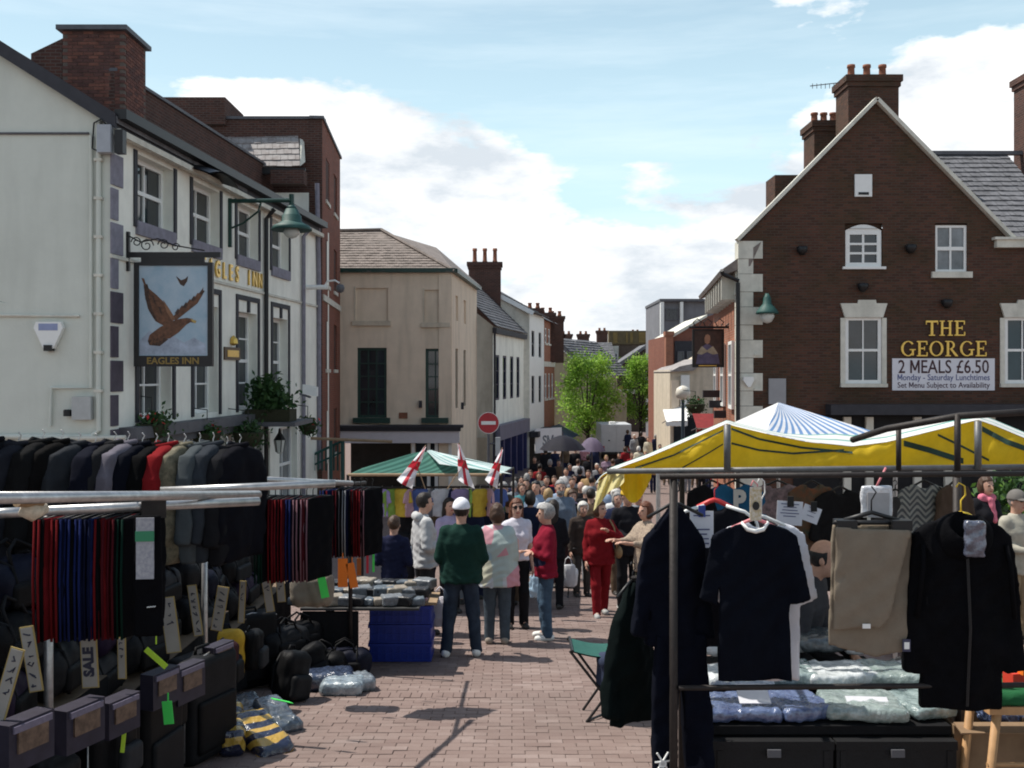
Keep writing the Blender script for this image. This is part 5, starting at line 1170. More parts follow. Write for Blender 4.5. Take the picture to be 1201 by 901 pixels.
def person(label, px, d, h, yaw, top, bottom, hairm='brown', skin=None, shoes=None, cap=None, group=None, topname='top', z=None, **kw):
    """yaw 0 faces the camera, 180 shows the back; stands on the street at depth d"""
    pp = person_parts(**kw); key = str(sorted(kw.items())); s = h/1.75; x = XX(px, d)
    root = thing('person', label, 'person', (x, d, g(d) if z is None else z), group); root.rotation_euler = (0, 0, math.radians(180+yaw)); root.scale = (s, s, s)
    sk = skin or M_skin
    put_part('body', pmesh_of(key, 'body', pp['body'], sk, [sk, M_lip, M_eye]), [sk, M_lip, M_eye], root)
    put_part(topname, pmesh_of(key, 'top', pp['top'], top), [top], root)
    bn = 'skirt' if 'skirt' in pp else 'trousers'; put_part(bn, pmesh_of(key, bn, pp[bn], bottom), [bottom], root)
    for i in (0, 1): put_part('shoe', pmesh_of(key, 'shoe%d' % i, pp['shoe'][i], shoes or SHOE), [shoes or SHOE], root)
    if 'hair' in pp: put_part('hair', pmesh_of(key, 'hair', pp['hair'], HAIR[hairm]), [HAIR[hairm]], root)
    if cap: put_part('cap', pmesh_of(key, 'cap', pp['capnet'](), cap), [cap], root)
    PEOPLE.append(root); root['_J'] = 0; del root['_J']
    return root, pp
SHOE = mat('dark_shoe', (.03, .027, .025), .5, .2, 20); SHOE_W = mat('white_trainer', (.72, .71, .68), .5, .08, 20)
C_ = cloth
fgd, jean, navy = C_('bottle_green', (.012, .036, .028)), C_('dark_denim', (.030, .042, .062), .25), C_('navy', (.016, .018, .042))
# --- the group beside the left stalls
r, pp = person('man in a white cap and dark green sweatshirt seen from behind, hands in front', 541, 11.35, 1.76, 178, fgd, jean, 'dark', shoes=SHOE_W, cap=mat('white_cap', (.74, .74, .78), .8, .05, 9), topname='sweatshirt',
               arms=('front', 'front'), legs='apart', build=1.17, hem=.84, res=.0165, seed=1, loose=1.06)
r, pp = person('boy in a navy tracksuit top with white side stripes behind the blue crates', 462, 12.35, 1.52, 172, navy, C_('black', (.012, .012, .014)), 'brown', topname='jacket', arms=('bent', 'bent'), build=.98, hem=.83, res=.0165, seed=2)
for s in (-1, 1):
    mb = MB(); mb.tube([(s*.235, .03, 1.33), (s*.26, .04, 1.2), (s*.255, .05, 1.14)], .012, 6); o = link('sleeve_stripe', make_mesh('sleeve_stripe', mb.v, mb.f, True, mats=[M_white]), M_white, r)
r, pp = person('young dark haired man in a pale grey hooded top looking to the right', 497, 12.8, 1.79, 112, C_('pale_grey', (.42, .42, .42)), C_('charcoal', (.03, .03, .032)), 'dark', topname='hoodie', arms=('down', 'bent'), build=1.0, hem=.85, res=.0165, seed=3, loose=1.08, turn=.1)
def hood(root, m, pp):
    def fn(X, Y, Z): return np.maximum(sdf_caps(X, Y, Z, (-.06, -.085, 1.47), (.06, -.085, 1.47), .06, .06), -sdf_caps(X, Y, Z, (0, .0, 1.52), (0, .02, 1.7), .075, .08))+.005*wrinkle(X, Y, Z, 4, 2)
    put_part('hood', pmesh_of('hood', m.name, surfnet(fn, (-.17, -.2, 1.36), (.17, .05, 1.58), .016), m), [m], root)
hood(r, MATS['cloth_pale_grey'], pp)
pastel = bpy.data.materials.new('pastel_patchwork_knit'); pastel.use_nodes = True
def _pastel():
    nt = pastel.node_tree; L = nt.links.new; b = nt.nodes['Principled BSDF']; b.inputs['Roughness'].default_value = .9
    t = nt.nodes.new('ShaderNodeTexCoord'); mp = nt.nodes.new('ShaderNodeMapping'); L(t.outputs['Object'], mp.inputs[0]); mp.inputs['Scale'].default_value = (6, 1.0, 4.4); mp.inputs['Rotation'].default_value = (0, .35, 0)
    v = nt.nodes.new('ShaderNodeTexVoronoi'); v.inputs['Scale'].default_value = 1; L(mp.outputs[0], v.inputs['Vector'])
    sp = nt.nodes.new('ShaderNodeSeparateColor'); L(v.outputs['Color'], sp.inputs[0]); cr = nt.nodes.new('ShaderNodeValToRGB'); L(sp.outputs[0], cr.inputs[0]); cr.color_ramp.interpolation = 'CONSTANT'
    e = cr.color_ramp.elements; e[0].color = (.40, .47, .44, 1); e[1].position = .30; e[1].color = (.56, .27, .31, 1)
    for p, c in ((.48, (.55, .53, .40, 1)), (.62, (.58, .36, .30, 1)), (.74, (.52, .54, .55, 1)), (.88, (.32, .43, .46, 1))): q = e.new(p); q.color = c
    L(cr.outputs[0], b.inputs['Base Color'])
_pastel()
r, pp = person('woman in a pastel patchwork jumper seen from behind', 583, 12.15, 1.68, 176, pastel, C_('grey_denim', (.062, .080, .098), .2), 'brown', topname='jumper', arms=('front', 'front'), build=1.12, fem=True, hem=.74, hair='bob', res=.0165, seed=4, loose=1.18, wide=1.1, shoes=C_('beige_shoe', (.30, .26, .22)))
r, pp = person('young woman with long auburn hair and sunglasses facing the camera', 606, 13.3, 1.70, 10, C_('white_tee', (.60, .58, .64)), C_('black', (.012, .012, .014)), 'auburn', topname='t_shirt', arms=('down', 'bent'), build=.9, fem=True, sleeve=.4, hem=.93, hair='long', res=.0165, seed=5)
mb = MB()
for s in (-1, 1): mb.lathe([(.026, 0), (.028, .004), (.026, .008)], (s*.033+0, .10, 1.652), 12, 'y')
mb.box(-.012, .012, .103, .108, 1.654, 1.660)
for s in (-1, 1): mb.box(s*.06-.003, s*.06+.003+s*.018, .0, .104, 1.654, 1.66)
link('sunglasses', make_mesh('sunglasses', mb.v, mb.f, mats=[M_black]), M_black, r)
crim = C_('crimson', (.20, .012, .028))
r, pp = person('grey haired woman in a crimson and navy jacket with arms folded, facing left', 641, 12.45, 1.66, -84, crim, C_('mid_denim', (.055, .09, .135), .25), 'grey', topname='jacket', arms=('cross', 'cross'), build=1.1, fem=True, hem=.83, hair='curly', res=.0165, seed=6, shoes=SHOE_W)
def panel(X, Y, Z): return np.maximum(sdf_loft(X, Y, Z, [(.95, .203, .150, .012), (1.08, .195, .142, .012), (1.24, .205, .145, .014)]), -(Y-.02))+.005*wrinkle(X, Y, Z, 17, 1.2)
put_part('navy_panel', pmesh_of('crim', 'navy_panel', surfnet(panel, (-.28, -.05, .9), (.28, .25, 1.28), .0165), navy), [navy], r)
MB_ = MB().obox((.235, .0, 1.36), ((0, 1, 0), (.5, 0, 1), (1, 0, -.4)), (.035, .025, .006)); link('badge', make_mesh('badge', MB_.v, MB_.f, mats=[M_white]), M_white, r)
red = C_('red_tracksuit', (.17, .010, .014))
r, pp = person('woman in a red tracksuit walking up the street with a hand at her shoulder strap', 704, 14.35, 1.63, 6, red, red, 'brown', topname='tracksuit_top', arms=('chest', 'down'), legs='step', build=1.08, fem=True, hem=.80, hair='bob', res=.0165, seed=7, loose=1.08, turn=.7, shoes=C_('grey_trainer', (.33, .33, .32)))
mb = MB(); mb.tube([(-.14, .05, 1.47), (-.19, .13, 1.36), (-.21, .15, 1.2), (-.235, .12, 1.05)], .014, 6); link('bag_strap', make_mesh('bag_strap', mb.v, mb.f, True, mats=[C_('tan_leather', (.26, .17, .09))]), None, r)
def bag(X, Y, Z): return sdf_ell(X, Y, Z, (-.27, .06, .98), (.06, .12, .10))
put_part('handbag', pmesh_of('bag', 'handbag', surfnet(bag, (-.36, -.1, .85), (-.18, .22, 1.12), .018), MATS['cloth_tan_leather']), [MATS['cloth_tan_leather']], r)
r, pp = person('elderly white haired person in a brown jacket leaning on a walking stick', 682, 16.4, 1.55, 14, C_('dark_brown', (.055, .042, .036)), C_('brown_grey', (.05, .045, .042)), 'white', topname='jacket', arms=('front', 'down'), build=1.0, hem=.80, hair='curly', res=.02, seed=8, lean=.12)
st = thing('walking_stick', 'thin dark walking stick held by the white haired person', 'stick', (XX(666, 16.2), 16.2, g(16.2)))
mb = MB(); b0 = Vector((XX(666, 16.2), 16.2, g(16.2))); mb.tube([b0, b0+Vector((.06, .05, .74)), b0+Vector((.1, .05, .79)), b0+Vector((.17, .05, .78))], .011, 6); mb.build('shaft', M_black, st, True)
MB().lathe([(.016, 0), (.018, .03), (.012, .035)], b0, 8).build('ferrule', M_lead, st)
r, pp = person('man in a black top and yellow cap under the canopy tip', 736, 14.9, 1.80, 18, C_('black_top', (.014, .014, .017)), MATS['cloth_black'], 'dark', topname='top', arms=('down', 'bent'), legs='stand', build=1.05, res=.0185, seed=9, shoes=SHOE_W, cap=mat('yellow_cap', (.62, .40, .04), .8, .1, 9))
r, pp = person('woman in a patterned beige blouse reaching out her arm behind the tracksuit', 758, 13.2, 1.66, -62, mat('beige_print_blouse', (.42, .33, .24), .85, .35, 38, col2=(.16, .12, .10)), C_('olive', (.05, .052, .035)), 'auburn', topname='blouse', arms=('reach', 'reach'), build=1.05, fem=True, sleeve=.85, res=.0185, seed=10, hair='bob')
r, pp = person('tall bearded man in a blue grey shirt behind the crimson jacket', 657, 17.6, 1.86, 8, C_('blue_grey', (.15, .18, .225)), C_('maroon_trousers', (.06, .03, .03)), 'grey', topname='shirt', arms=('down', 'down'), build=1.1, res=.02, seed=11, loose=1.08)
def beard(X, Y, Z): return np.maximum(sdf_ell(X, Y, Z, (0, .045, 1.575), (.064, .07, .066)), Z-1.60)+.005*wrinkle(X, Y, Z, 9, 6)
put_part('beard', pmesh_of('beard', 'beard', surfnet(beard, (-.09, -.06, 1.48), (.09, .14, 1.64), .012), HAIR['grey']), [HAIR['grey']], r)
# --- people at the right hand stalls
dk = thing('stall_platform', 'low timber deck behind the right stall carrying two people', 'platform', (6.2, 11.8, g(13)))
for i in range(9): MB().box(5.0, 8.5, 10.4+i*.3, 10.68+i*.3, -.79+.09*(i > 4), -.7+.04*(i > 3)).build('plank', mat('deck_timber', (.16, .11, .075), .85, .25, 6), dk)
for x in (5.05, 8.3):
    for y in (10.5, 12.9): MB().box(x, x+.1, y, y+.1, g(y), -.8).build('leg', MATS['deck_timber'], dk)

r, pp = person('balding man in a charcoal jumper bending over inside the clothes stall', 925, 6.7, 1.72, 58, C_('charcoal_jumper', (.045, .045, .05)), MATS['cloth_black'], 'black', topname='jumper', arms=('front', 'front'), build=1.15, hair='bald', res=.014, seed=12, lean=.30)
r, pp = person('woman in a black cardigan and pink scarf at the far right stall', 1156, 12.2, 1.62, 16, MATS['cloth_black_top'], MATS['cloth_black'], 'brown', topname='cardigan', arms=('bent', 'bent'), build=1.05, fem=True, hair='bob', res=.0165, seed=13, z=-.66)
def scarf(X, Y, Z): return smin(sdf_caps(X, Y, Z, (0, .09, 1.46), (-.02, .14, 1.2), .045, .04), sdf_caps(X, Y, Z, (-.07, .02, 1.48), (.07, .02, 1.48), .06, .06), .03)+.008*wrinkle(X, Y, Z, 3, 3)
put_part('scarf', pmesh_of('scarf', 'scarf', surfnet(scarf, (-.18, -.1, 1.1), (.18, .24, 1.6), .014), C_('pink', (.55, .16, .22))), [MATS['cloth_pink']], r)
r, pp = person('man in a grey hat and pale jacket at the right edge', 1192, 11.0, 1.62, 24, C_('pale_khaki', (.36, .34, .28)), C_('sand', (.30, .23, .15)), 'grey', topname='jacket', arms=('bent', 'bent'), build=1.1, res=.0165, seed=14, z=-.7, cap=mat('grey_hat', (.13, .12, .11), .9, .15, 9))
# --- the crowd lower down the street: each has own place and clothes
TOPS = dict(black=(.015, .015, .018), navy=(.018, .022, .05), white=(.52, .52, .52), pale_blue=(.26, .33, .45), mauve=(.25, .18, .24), red=(.22, .018, .022), grey=(.22, .23, .25), brown=(.11, .075, .05), pink=(.52, .25, .28), cream=(.52, .48, .38), green=(.06, .12, .07), teal=(.07, .20, .22), tan=(.36, .24, .12), lilac=(.40, .34, .48))
BOTS = ('black', 'navy', 'grey', 'brown')
for n, c in TOPS.items(): C_('crowd_'+n, c)
def crowd(i, px, d, h, yaw, tc, hm, hs, lab, grp, fem=False, arms=('down', 'bent'), res=.026):
    hb = BOTS[i % 4]; kw = dict(arms=arms, legs=('stand', 'step')[i % 2], build=(1.0, 1.12)[(i//2) % 2], fem=fem, hair=hs, res=res, seed=20+(i % 3), hands=d < 24)
    person(lab, px, d, h, yaw, MATS['cloth_crowd_'+tc], MATS['cloth_crowd_'+hb], hm, group=grp, **kw)
mid = [(487, 15.4, 1.70, 20, 'black', 'dark', 'short', 0, 'dark haired man in black behind the boy in navy'),
       (513, 16.4, 1.66, 170, 'brown', 'brown', 'bob', 1, 'brown bobbed woman in brown behind the grey hooded man'),
       (548, 15.6, 1.74, 15, 'navy', 'black', 'short', 0, 'black haired man in navy right behind the white cap'),
       (597, 15.2, 1.68, 175, 'black', 'brown', 'short', 0, 'brown haired man in black behind the sunglasses wearer'),
       (622, 16.6, 1.70, 170, 'navy', 'dark', 'bob', 1, 'dark bobbed woman in navy left of the crimson jacket'),
       (671, 18.6, 1.66, 12, 'black', 'brown', 'curly', 1, 'curly brown haired woman in black left of the walking stick'),
       (693, 18.2, 1.70, 168, 'brown', 'dark', 'short', 0, 'dark haired man in brown behind the red tracksuit'),
       (724, 16.8, 1.68, 10, 'navy', 'grey', 'bob', 1, 'grey bobbed woman in navy right of the red tracksuit'),
       (649, 15.0, 1.62, 165, 'black', 'dark', 'long', 1, 'long haired woman in black right behind the crimson jacket'),
       (572, 16.2, 1.74, 170, 'navy', 'grey', 'bald', 0, 'bald man in navy behind the woman in the pastel jumper'),
       (590, 18.0, 1.82, 20, 'green', 'grey', 'short', 0, 'tall grey haired man in dark green beside the bald man'),
       (560, 17.2, 1.70, 165, 'black', 'dark', 'bob', 1, 'dark haired woman in black beside the green canopy stall'),
       (527, 14.6, 1.66, 30, 'lilac', 'dark', 'long', 1, 'long haired woman in lilac behind the man in the white cap'),
       (629, 20.2, 1.80, -20, 'pale_blue', 'black', 'short', 0, 'dark haired man in a pale blue shirt'),
       (643, 19.0, 1.68, 160, 'white', 'blond', 'bob', 1, 'blond woman in white beside the tall bearded man'),
       (655, 23.5, 1.70, 175, 'pale_blue', 'dark', 'short', 0, 'short haired man in a pale blue shirt walking away'),
       (667, 20.5, 1.64, 176, 'mauve', 'blond', 'bob', 1, 'blond woman in a mauve jumper walking away'),
       (687, 21.6, 1.66, 172, 'black', 'white', 'short', 0, 'white haired man in a black jacket walking away'),
       (681, 24.0, 1.70, 20, 'black', 'grey', 'bald', 0, 'balding man in black facing up the street'),
       (671, 26.5, 1.72, 10, 'brown', 'brown', 'short', 0, 'brown haired man in a brown top further down'),
       (661, 22.0, 1.66, 190, 'white', 'dark', 'bob', 1, 'dark bobbed woman in white beside the mauve jumper'),
       (612, 22.5, 1.70, 15, 'teal', 'brown', 'bob', 1, 'brown haired woman in teal behind the sunglasses wearer'),
       (617, 25.0, 1.74, 0, 'black', 'dark', 'short', 0, 'dark haired man in black near the navy shopfront'),
       (603, 24.0, 1.72, 185, 'grey', 'grey', 'short', 0, 'grey haired man in grey near the no entry sign'),
       (641, 27.0, 1.75, 5, 'navy', 'dark', 'short', 0, 'dark haired man in navy below the white sign board'),
       (650, 29.0, 1.68, 0, 'red', 'brown', 'bob', 1, 'woman in red below the navy umbrella'),
       (694, 27.5, 1.72, 180, 'grey', 'dark', 'short', 0, 'dark haired man in grey walking down the street middle'),
       (702, 25.5, 1.66, 8, 'cream', 'grey', 'curly', 1, 'curly grey haired woman in cream facing up the street'),
       (714, 22.5, 1.72, 170, 'pale_blue', 'grey', 'short', 0, 'grey haired man in pale blue beside the canopy edge'),
       (722, 19.5, 1.66, 12, 'white', 'white', 'curly', 1, 'curly white haired woman in white behind the red tracksuit'),
       (748, 17.0, 1.72, 20, 'grey', 'grey', 'short', 0, 'grey haired man under the yellow canopy corner'),
       (632, 31.0, 1.70, 10, 'cream', 'brown', 'bob', 1, 'woman in cream by the dark shopfront'),
       (664, 33.0, 1.74, 0, 'white', 'dark', 'short', 0, 'man in a white shirt beneath the navy umbrella'),
       (680, 34.0, 1.70, 185, 'black', 'black', 'bob', 1, 'woman in black beneath the lilac umbrella'),
       (690, 32.0, 1.72, 0, 'tan', 'brown', 'short', 0, 'man in tan beside the lilac umbrella'),
       (704, 35.0, 1.68, 10, 'navy', 'dark', 'bob', 1, 'woman in navy left of the white van'),
       (536, 18.5, 1.72, 20, 'grey', 'brown', 'short', 0, 'brown haired man in grey beneath the green canopy')]
for i, (px, d, h, yaw, tc, hm, hs, fe, lab) in enumerate(mid):
    crowd(i, px, d, h, yaw, tc, hm, hs, lab, 'shoppers in the crowded street', bool(fe), (('down', 'bent'), ('down', 'down'), ('bent', 'front'))[i % 3], .026 if d < 24 else .032)
more = [(612, 30, 'black', 'dark'), (622, 33, 'navy', 'brown'), (633, 36, 'red', 'dark'), (645, 38, 'black', 'grey'), (655, 40, 'brown', 'dark'), (668, 37, 'navy', 'black'), (678, 39, 'white', 'brown'), (690, 41, 'black', 'dark'), (700, 38, 'grey', 'white'), (711, 42, 'mauve', 'blond'), (719, 39, 'black', 'brown'), (640, 45, 'black', 'dark'), (651, 47, 'navy', 'grey'), (663, 49, 'brown', 'brown'), (675, 46, 'black', 'black'), (686, 50, 'pink', 'brown'), (697, 48, 'navy', 'dark'), (627, 41, 'black', 'brown'), (605, 27, 'navy', 'dark'), (618, 28.5, 'brown', 'grey'), (637, 24.5, 'black', 'black'), (673, 30, 'grey', 'dark'), (709, 31, 'black', 'brown'), (716, 29, 'red', 'blond')]
far = [(726, 44, 'black', 'dark'), (733, 47, 'red', 'brown'), (741, 43, 'red', 'brown'), (749, 46, 'cream', 'white'), (757, 45, 'brown', 'blond'), (766, 43, 'tan', 'brown'), (774, 48, 'navy', 'dark'), (782, 46, 'white', 'grey'),
       (789, 44, 'pink', 'brown'), (797, 47, 'red', 'dark'), (806, 43, 'navy', 'brown'), (815, 45, 'white', 'blond'), (823, 42, 'red', 'brown'), (831, 44, 'black', 'grey'),
       (744, 56, 'grey', 'white'), (752, 58, 'black', 'dark'), (760, 55, 'cream', 'brown'), (769, 57, 'navy', 'grey'), (778, 60, 'tan', 'dark'), (786, 56, 'lilac', 'blond'), (794, 59, 'white', 'brown'), (803, 55, 'black', 'black'), (812, 58, 'red', 'grey'), (736, 60, 'navy', 'brown')]
ADJ = {'dark': 'dark haired', 'brown': 'brown haired', 'white': 'white haired', 'grey': 'grey haired', 'blond': 'fair haired', 'black': 'black haired'}
WH = {0: 'left of the globe lamp', 1: 'right of the globe lamp'}
for i, (px, d, tc, hm) in enumerate(far):
    place = 'beside the white van' if px < 752 else ('left of the globe street lamp' if px < 800 else 'right of the globe street lamp')
    lab = '%s %s shopper in %s %s, %s row' % ('second' if i == 2 else 'distant', ADJ[hm], tc.replace('_', ' '), place, 'front' if d < 50 else 'back')
    crowd(i, px, d, 1.62+.05*(i % 4), (0, 180, 20, 160)[i % 4], tc, hm, ('short', 'bob')[i % 2], lab, 'distant shoppers down the street', bool(i % 2), ('down', 'down'), .045)

PL = ['near the no entry sign', 'in front of the navy shopfront', 'under the navy umbrella', 'between the two umbrellas', 'left of the white van', 'below the first tree']
for i, (px, d, tc, hm) in enumerate(more):
    place = PL[0] if px < 616 else PL[1] if px < 634 else PL[2] if px < 664 else PL[3] if px < 684 else PL[4]
    dist = 'nearer' if d < 31 else 'middle distance' if d < 42 else 'far'
    lab = '%s %s shopper in %s %s' % ('short '+dist if px == 719 else dist, ADJ[hm], tc.replace('_', ' '), place)
    crowd(i, px, d, 1.62+.05*(i % 4), (0, 180, 20, 160)[(i//2) % 4], tc, hm, ('short', 'bob')[i % 2], lab, 'shoppers around the umbrellas', bool(i % 2), ('down', 'down'), .04)

def carrier(label, px, d, col, seed):
    t = thing('carrier_bag', label, 'carrier bag', (XX(px, d), d-.12, g(d)+.28), 'plastic carrier bags')
    net_obj('bag', surfnet(lambda X, Y, Z: smin(sdf_loft(X, Y, Z, [(.0, .13, .06, 0), (.1, .15, .08, 0), (.28, .13, .05, 0), (.34, .09, .03, 0)]), 9+0*X, .02)+.012*wrinkle(X, Y, Z, seed, 2.5), (-.2, -.14, -.03), (.2, .14, .38), .016), mat('carrier_'+str(seed), col, .4, .12, 10), t)
    for s in (-1, 1): q = MB().tube([(s*.06, 0, .32), (s*.04, 0, .42), (0, 0, .46)], .008, 5); link('handle', make_mesh('handle', q.v, q.f, True, mats=[MATS['carrier_'+str(seed)]]), None, t)
carrier('white carrier bag hanging beside the man in the white cap', 517, 11.9, (.62, .58, .62), 1)
carrier('white carrier bag carried behind the crimson jacket', 666, 15.6, (.6, .6, .62), 2)
carrier('pale blue carrier bag low in the crowd centre', 632, 14.4, (.30, .42, .52), 3)
ORD = ['first', 'second', 'third', 'fourth', 'fifth', 'sixth', 'seventh', 'eighth', 'ninth', 'tenth', 'eleventh', 'twelfth', 'thirteenth', 'fourteenth']
# ---------------------------------------------------------------- greenery
M_leaf = [mat('leaf_%d' % i, c, .6, .35, 3, transl=.5) for i, c in enumerate(((.24, .42, .05), (.32, .50, .08), (.13, .26, .04)))]
M_bark = mat('bark', (.07, .055, .04), .9, .3, 10, .4, 40)
M_dleaf = mat('dark_leaf', (.03, .075, .02), .6, .4, 8, transl=.2); M_mleaf = mat('mid_leaf', (.05, .11, .03), .6, .4, 8, transl=.2)
M_flower = mat('red_petals', (.55, .025, .03), .6, .25, 12); M_soil = mat('basket_moss', (.035, .035, .018), .95, .3, 20, .4, 60)
SPRD = .55
def spread(v):
    global SPRD
    SPRD = v
def leaves(centers, n, sz, seed, spread=None):
    r = np.random.default_rng(seed); mb_v = []; mb_f = []
    for (c, rad, k) in centers:
        m = max(1, int(n*k)); p = r.normal(size=(m, 3))*np.array(rad)*SPRD; p += np.array(c)
        a = r.normal(size=(m, 3)); a /= np.linalg.norm(a, axis=1)[:, None]; b = np.cross(a, r.normal(size=(m, 3))); b /= np.linalg.norm(b, axis=1)[:, None]
        s = sz*r.uniform(.6, 1.3, m)[:, None]
        for q in zip(p-a*s, p+b*s*.45, p+a*s, p-b*s*.45): mb_v += q; k0 = len(mb_v)-4; mb_f.append((k0, k0+1, k0+2, k0+3))
    return mb_v, mb_f
def foliage(name, centers, n, sz, seed, m, parent):
    v, f = leaves(centers, n, sz, seed); off = np.array(wloc(parent)); me = make_mesh(name, [p-off for p in v], f, mats=[m]); o = link(name, me, m, parent); o['kind'] = 'stuff'; return o
def tree(label, px, d, w, z0, z1, seed, n):
    x = XX(px, d); root = thing('tree', label, 'tree', (x, d, g(d))); r = random.Random(seed); b = Vector((x, d, g(d)))
    mb = MB(); mb.tube([b, b+Vector((.03, 0, 1.2)), b+Vector((-.04, .05, z0-b.z+.3)), b+Vector((0, 0, (z1-b.z)*.8))], [.16, .12, .1, .03], 10); mb.build('trunk', M_bark, root, True)
    cl = []
    for i in range(11):
        a = i*2.4+r.random(); hh = z0+(z1-z0)*r.uniform(.05, .95); t = (hh-z0)/(z1-z0); rad = w/2*(.95-.75*abs(t-.38)**1.3)*r.uniform(.35, .8); tip = Vector((x+math.cos(a)*rad, d+math.sin(a)*rad, hh))
        s0 = b+Vector((0, 0, (z0-b.z)*r.uniform(.75, 1.05)))
        MB().tube([s0, (s0+tip)/2+Vector((0, 0, .15)), tip], [.05, .035, .012], 6).build('limb', M_bark, root, True)
        cl.append((tuple(tip), (w*.18, w*.18, (z1-z0)*.13), r.uniform(.5, 1.0)))
    for i in range(34):
        a = r.uniform(0, 6.28); t = r.random(); rad = w/2*(.9-.8*abs(t-.38)**1.2)*r.uniform(.5, 1.0); cl.append(((x+math.cos(a)*rad, d+math.sin(a)*rad, z0+(z1-z0)*t), (w*.16, w*.16, (z1-z0)*.11), r.uniform(.3, .9)))
    for k in range(3): foliage('crown', cl[k::2] if k < 2 else cl, n*(1 if k < 2 else .2), .105, seed+k, M_leaf[k], root)
tree('bright green street tree nearer of the two, left of the white van', 689, 66, 4.3, -1.6, 3.5, 3, 260)
tree('smaller green street tree further down, right of the white van', 751, 80, 3.2, -1.2, 3.5, 8, 200)
spread(.40)
def basket(label, px, py, d, w, seed, fl=True, grp='hanging baskets on the inn'):
    c = P(px, py, d); root = thing('hanging_basket', label, 'hanging basket', (c.x, c.y, c.z-w*.5), grp)
    MB().lathe([(w*.1, -w*.45), (w*.3, -w*.3), (w*.42, -w*.02), (w*.4, 0)], c, 14).build('bowl', M_soil, root, True)
    MB().tube([c+Vector((-.5, .12, .55)), c+Vector((0, 0, .5)), c+Vector((0, 0, 0))], .012, 5).build('chain', M_black, root)
    foliage('foliage', [((c.x, c.y, c.z+.02), (w*.5, w*.45, w*.34), 1), ((c.x, c.y, c.z-w*.25), (w*.5, w*.42, w*.3), .6)], 330, .06, seed, M_dleaf, root)
    foliage('foliage', [((c.x, c.y, c.z+.05), (w*.52, w*.46, w*.36), 1)], 90, .055, seed+1, M_mleaf, root)
    if fl: foliage('flowers', [((c.x, c.y, c.z+w*.05), (w*.5, w*.45, w*.32), 1)], 26, .05, seed+2, M_flower, root)
basket('hanging basket with a few red flowers nearest the inn corner', 178, 497, 19.2, .78, 31)
basket('hanging basket of red flowers left of the balcony plant', 243, 508, 21.6, .74, 41)
basket('dark leafy hanging basket directly below the balcony plant', 291, 507, 23.6, .9, 51, False)
basket('hanging basket of bright red flowers at the inn far end', 361, 498, 27.6, .62, 61)
bp = thing('balcony_planter', 'big bushy green plant on the inn balcony ledge', 'plant', P(318, 492, 25))
c = P(318, 478, 25); MB().box(c.x-.55, c.x+.55, c.y-.4, c.y+.4, ZZ(494, 25), ZZ(480, 25)).build('trough', M_soil, bp)
foliage('foliage', [((c.x, c.y, c.z+.1), (.62, .5, .5), 1), ((c.x-.1, c.y, c.z+.45), (.4, .4, .35), .5)], 900, .09, 71, M_dleaf, bp); foliage('foliage', [((c.x, c.y, c.z+.3), (.6, .5, .45), 1)], 260, .09, 72, M_mleaf, bp)
lg = MB(); lg.box(XX(296, 25), XX(352, 25), 24.4, 26.6, ZZ(499, 25), ZZ(494.2, 25)); lg.build('porch_ledge', M_lead, inn)
for px, d, lab in ((289, 24.4, 'black glazed lantern under the balcony, left one'), (328, 25.4, 'black glazed lantern under the balcony, right one')):
    c = P(px, 522, d); t = thing('porch_lantern', lab, 'lamp', (c.x, c.y, c.z-.2), 'lanterns under the inn balcony')
    MB().lathe([(.05, -.22), (.09, -.18), (.14, .12), (.15, .13), (.1, .2), (.03, .3)], c, 6).build('case', MATS['lamp_glass'], t); mb = MB()
    for k in range(6): a = k*math.pi/3; mb.tube([c+Vector((math.cos(a)*.092, math.sin(a)*.092, -.18)), c+Vector((math.cos(a)*.143, math.sin(a)*.143, .12))], .012, 4)
    mb.lathe([(.155, .125), (.11, .2), (.04, .31), (.02, .42)], c, 6); mb.build('frame', M_black, t)
# green railings of the ramp beyond the inn
rl = thing('ramp_railing', 'green metal ramp railings beyond the inn', 'railing', P(385, 560, 31))
for i in range(9): MB().tube([P(364+i*4.6, 552, 31), P(364+i*4.6, 535-i*2.0, 31)], .03, 6).build('baluster', M_copper, rl)
MB().tube([P(362, 536, 31), P(402, 517, 31)], .045, 6).build('handrail', M_copper, rl); MB().tube([P(362, 548, 31), P(402, 530, 31)], .035, 6).build('lower_rail', M_copper, rl)
MB().tube([P(360, 514, 30.6), P(460, 518, 30.6)], .05, 6).build('top_rail', mat('bare_timber', (.30, .21, .13), .8, .2, 6), rl)
for px in (364, 388, 402): MB().tube([P(px, 515, 30.9), P(px, 565, 30.9)], .06, 6).build('post', M_copper, rl)
# ---------------------------------------------------------------- street furniture down the street
ns = thing('no_entry_sign', 'round red no entry sign on a grey post', 'sign', (XX(573, 29), 29, g(29)))
c = P(573, 496, 29)
MB().lathe([(.31, -.012), (.31, .0)], c+Vector((0, -.06, 0)), 28, 'y').build('rim', M_white, ns); MB().lathe([(.295, -.016), (.295, -.001)], c+Vector((0, -.06, 0)), 28, 'y').build('disc', mat('sign_red', (.42, .03, .04), .45, .1, 5), ns)
MB().box(c.x-.21, c.x+.21, c.y-.081, c.y-.0755, c.z-.05, c.z+.05).build('bar', M_white, ns); MB().tube([(c.x, c.y, g(29)), (c.x, c.y, c.z+.33)], .045, 8).build('post', M_lead, ns)
MB().box(c.x+.2, c.x+.34, c.y-.1, c.y+.06, c.z-.95, c.z-.42).build('grey_box', mat('pale_grey_box', (.42, .42, .42), .6, .1, 4), ns); MB().tube([(c.x, c.y, c.z-.6), (c.x+.27, c.y, c.z-.6)], .03, 6).build('bracket', M_lead, ns)
gl = thing('globe_lamp', 'street lamp with a pale globe on a dark post', 'lamp', (XX(801, 44), 44, g(44)))
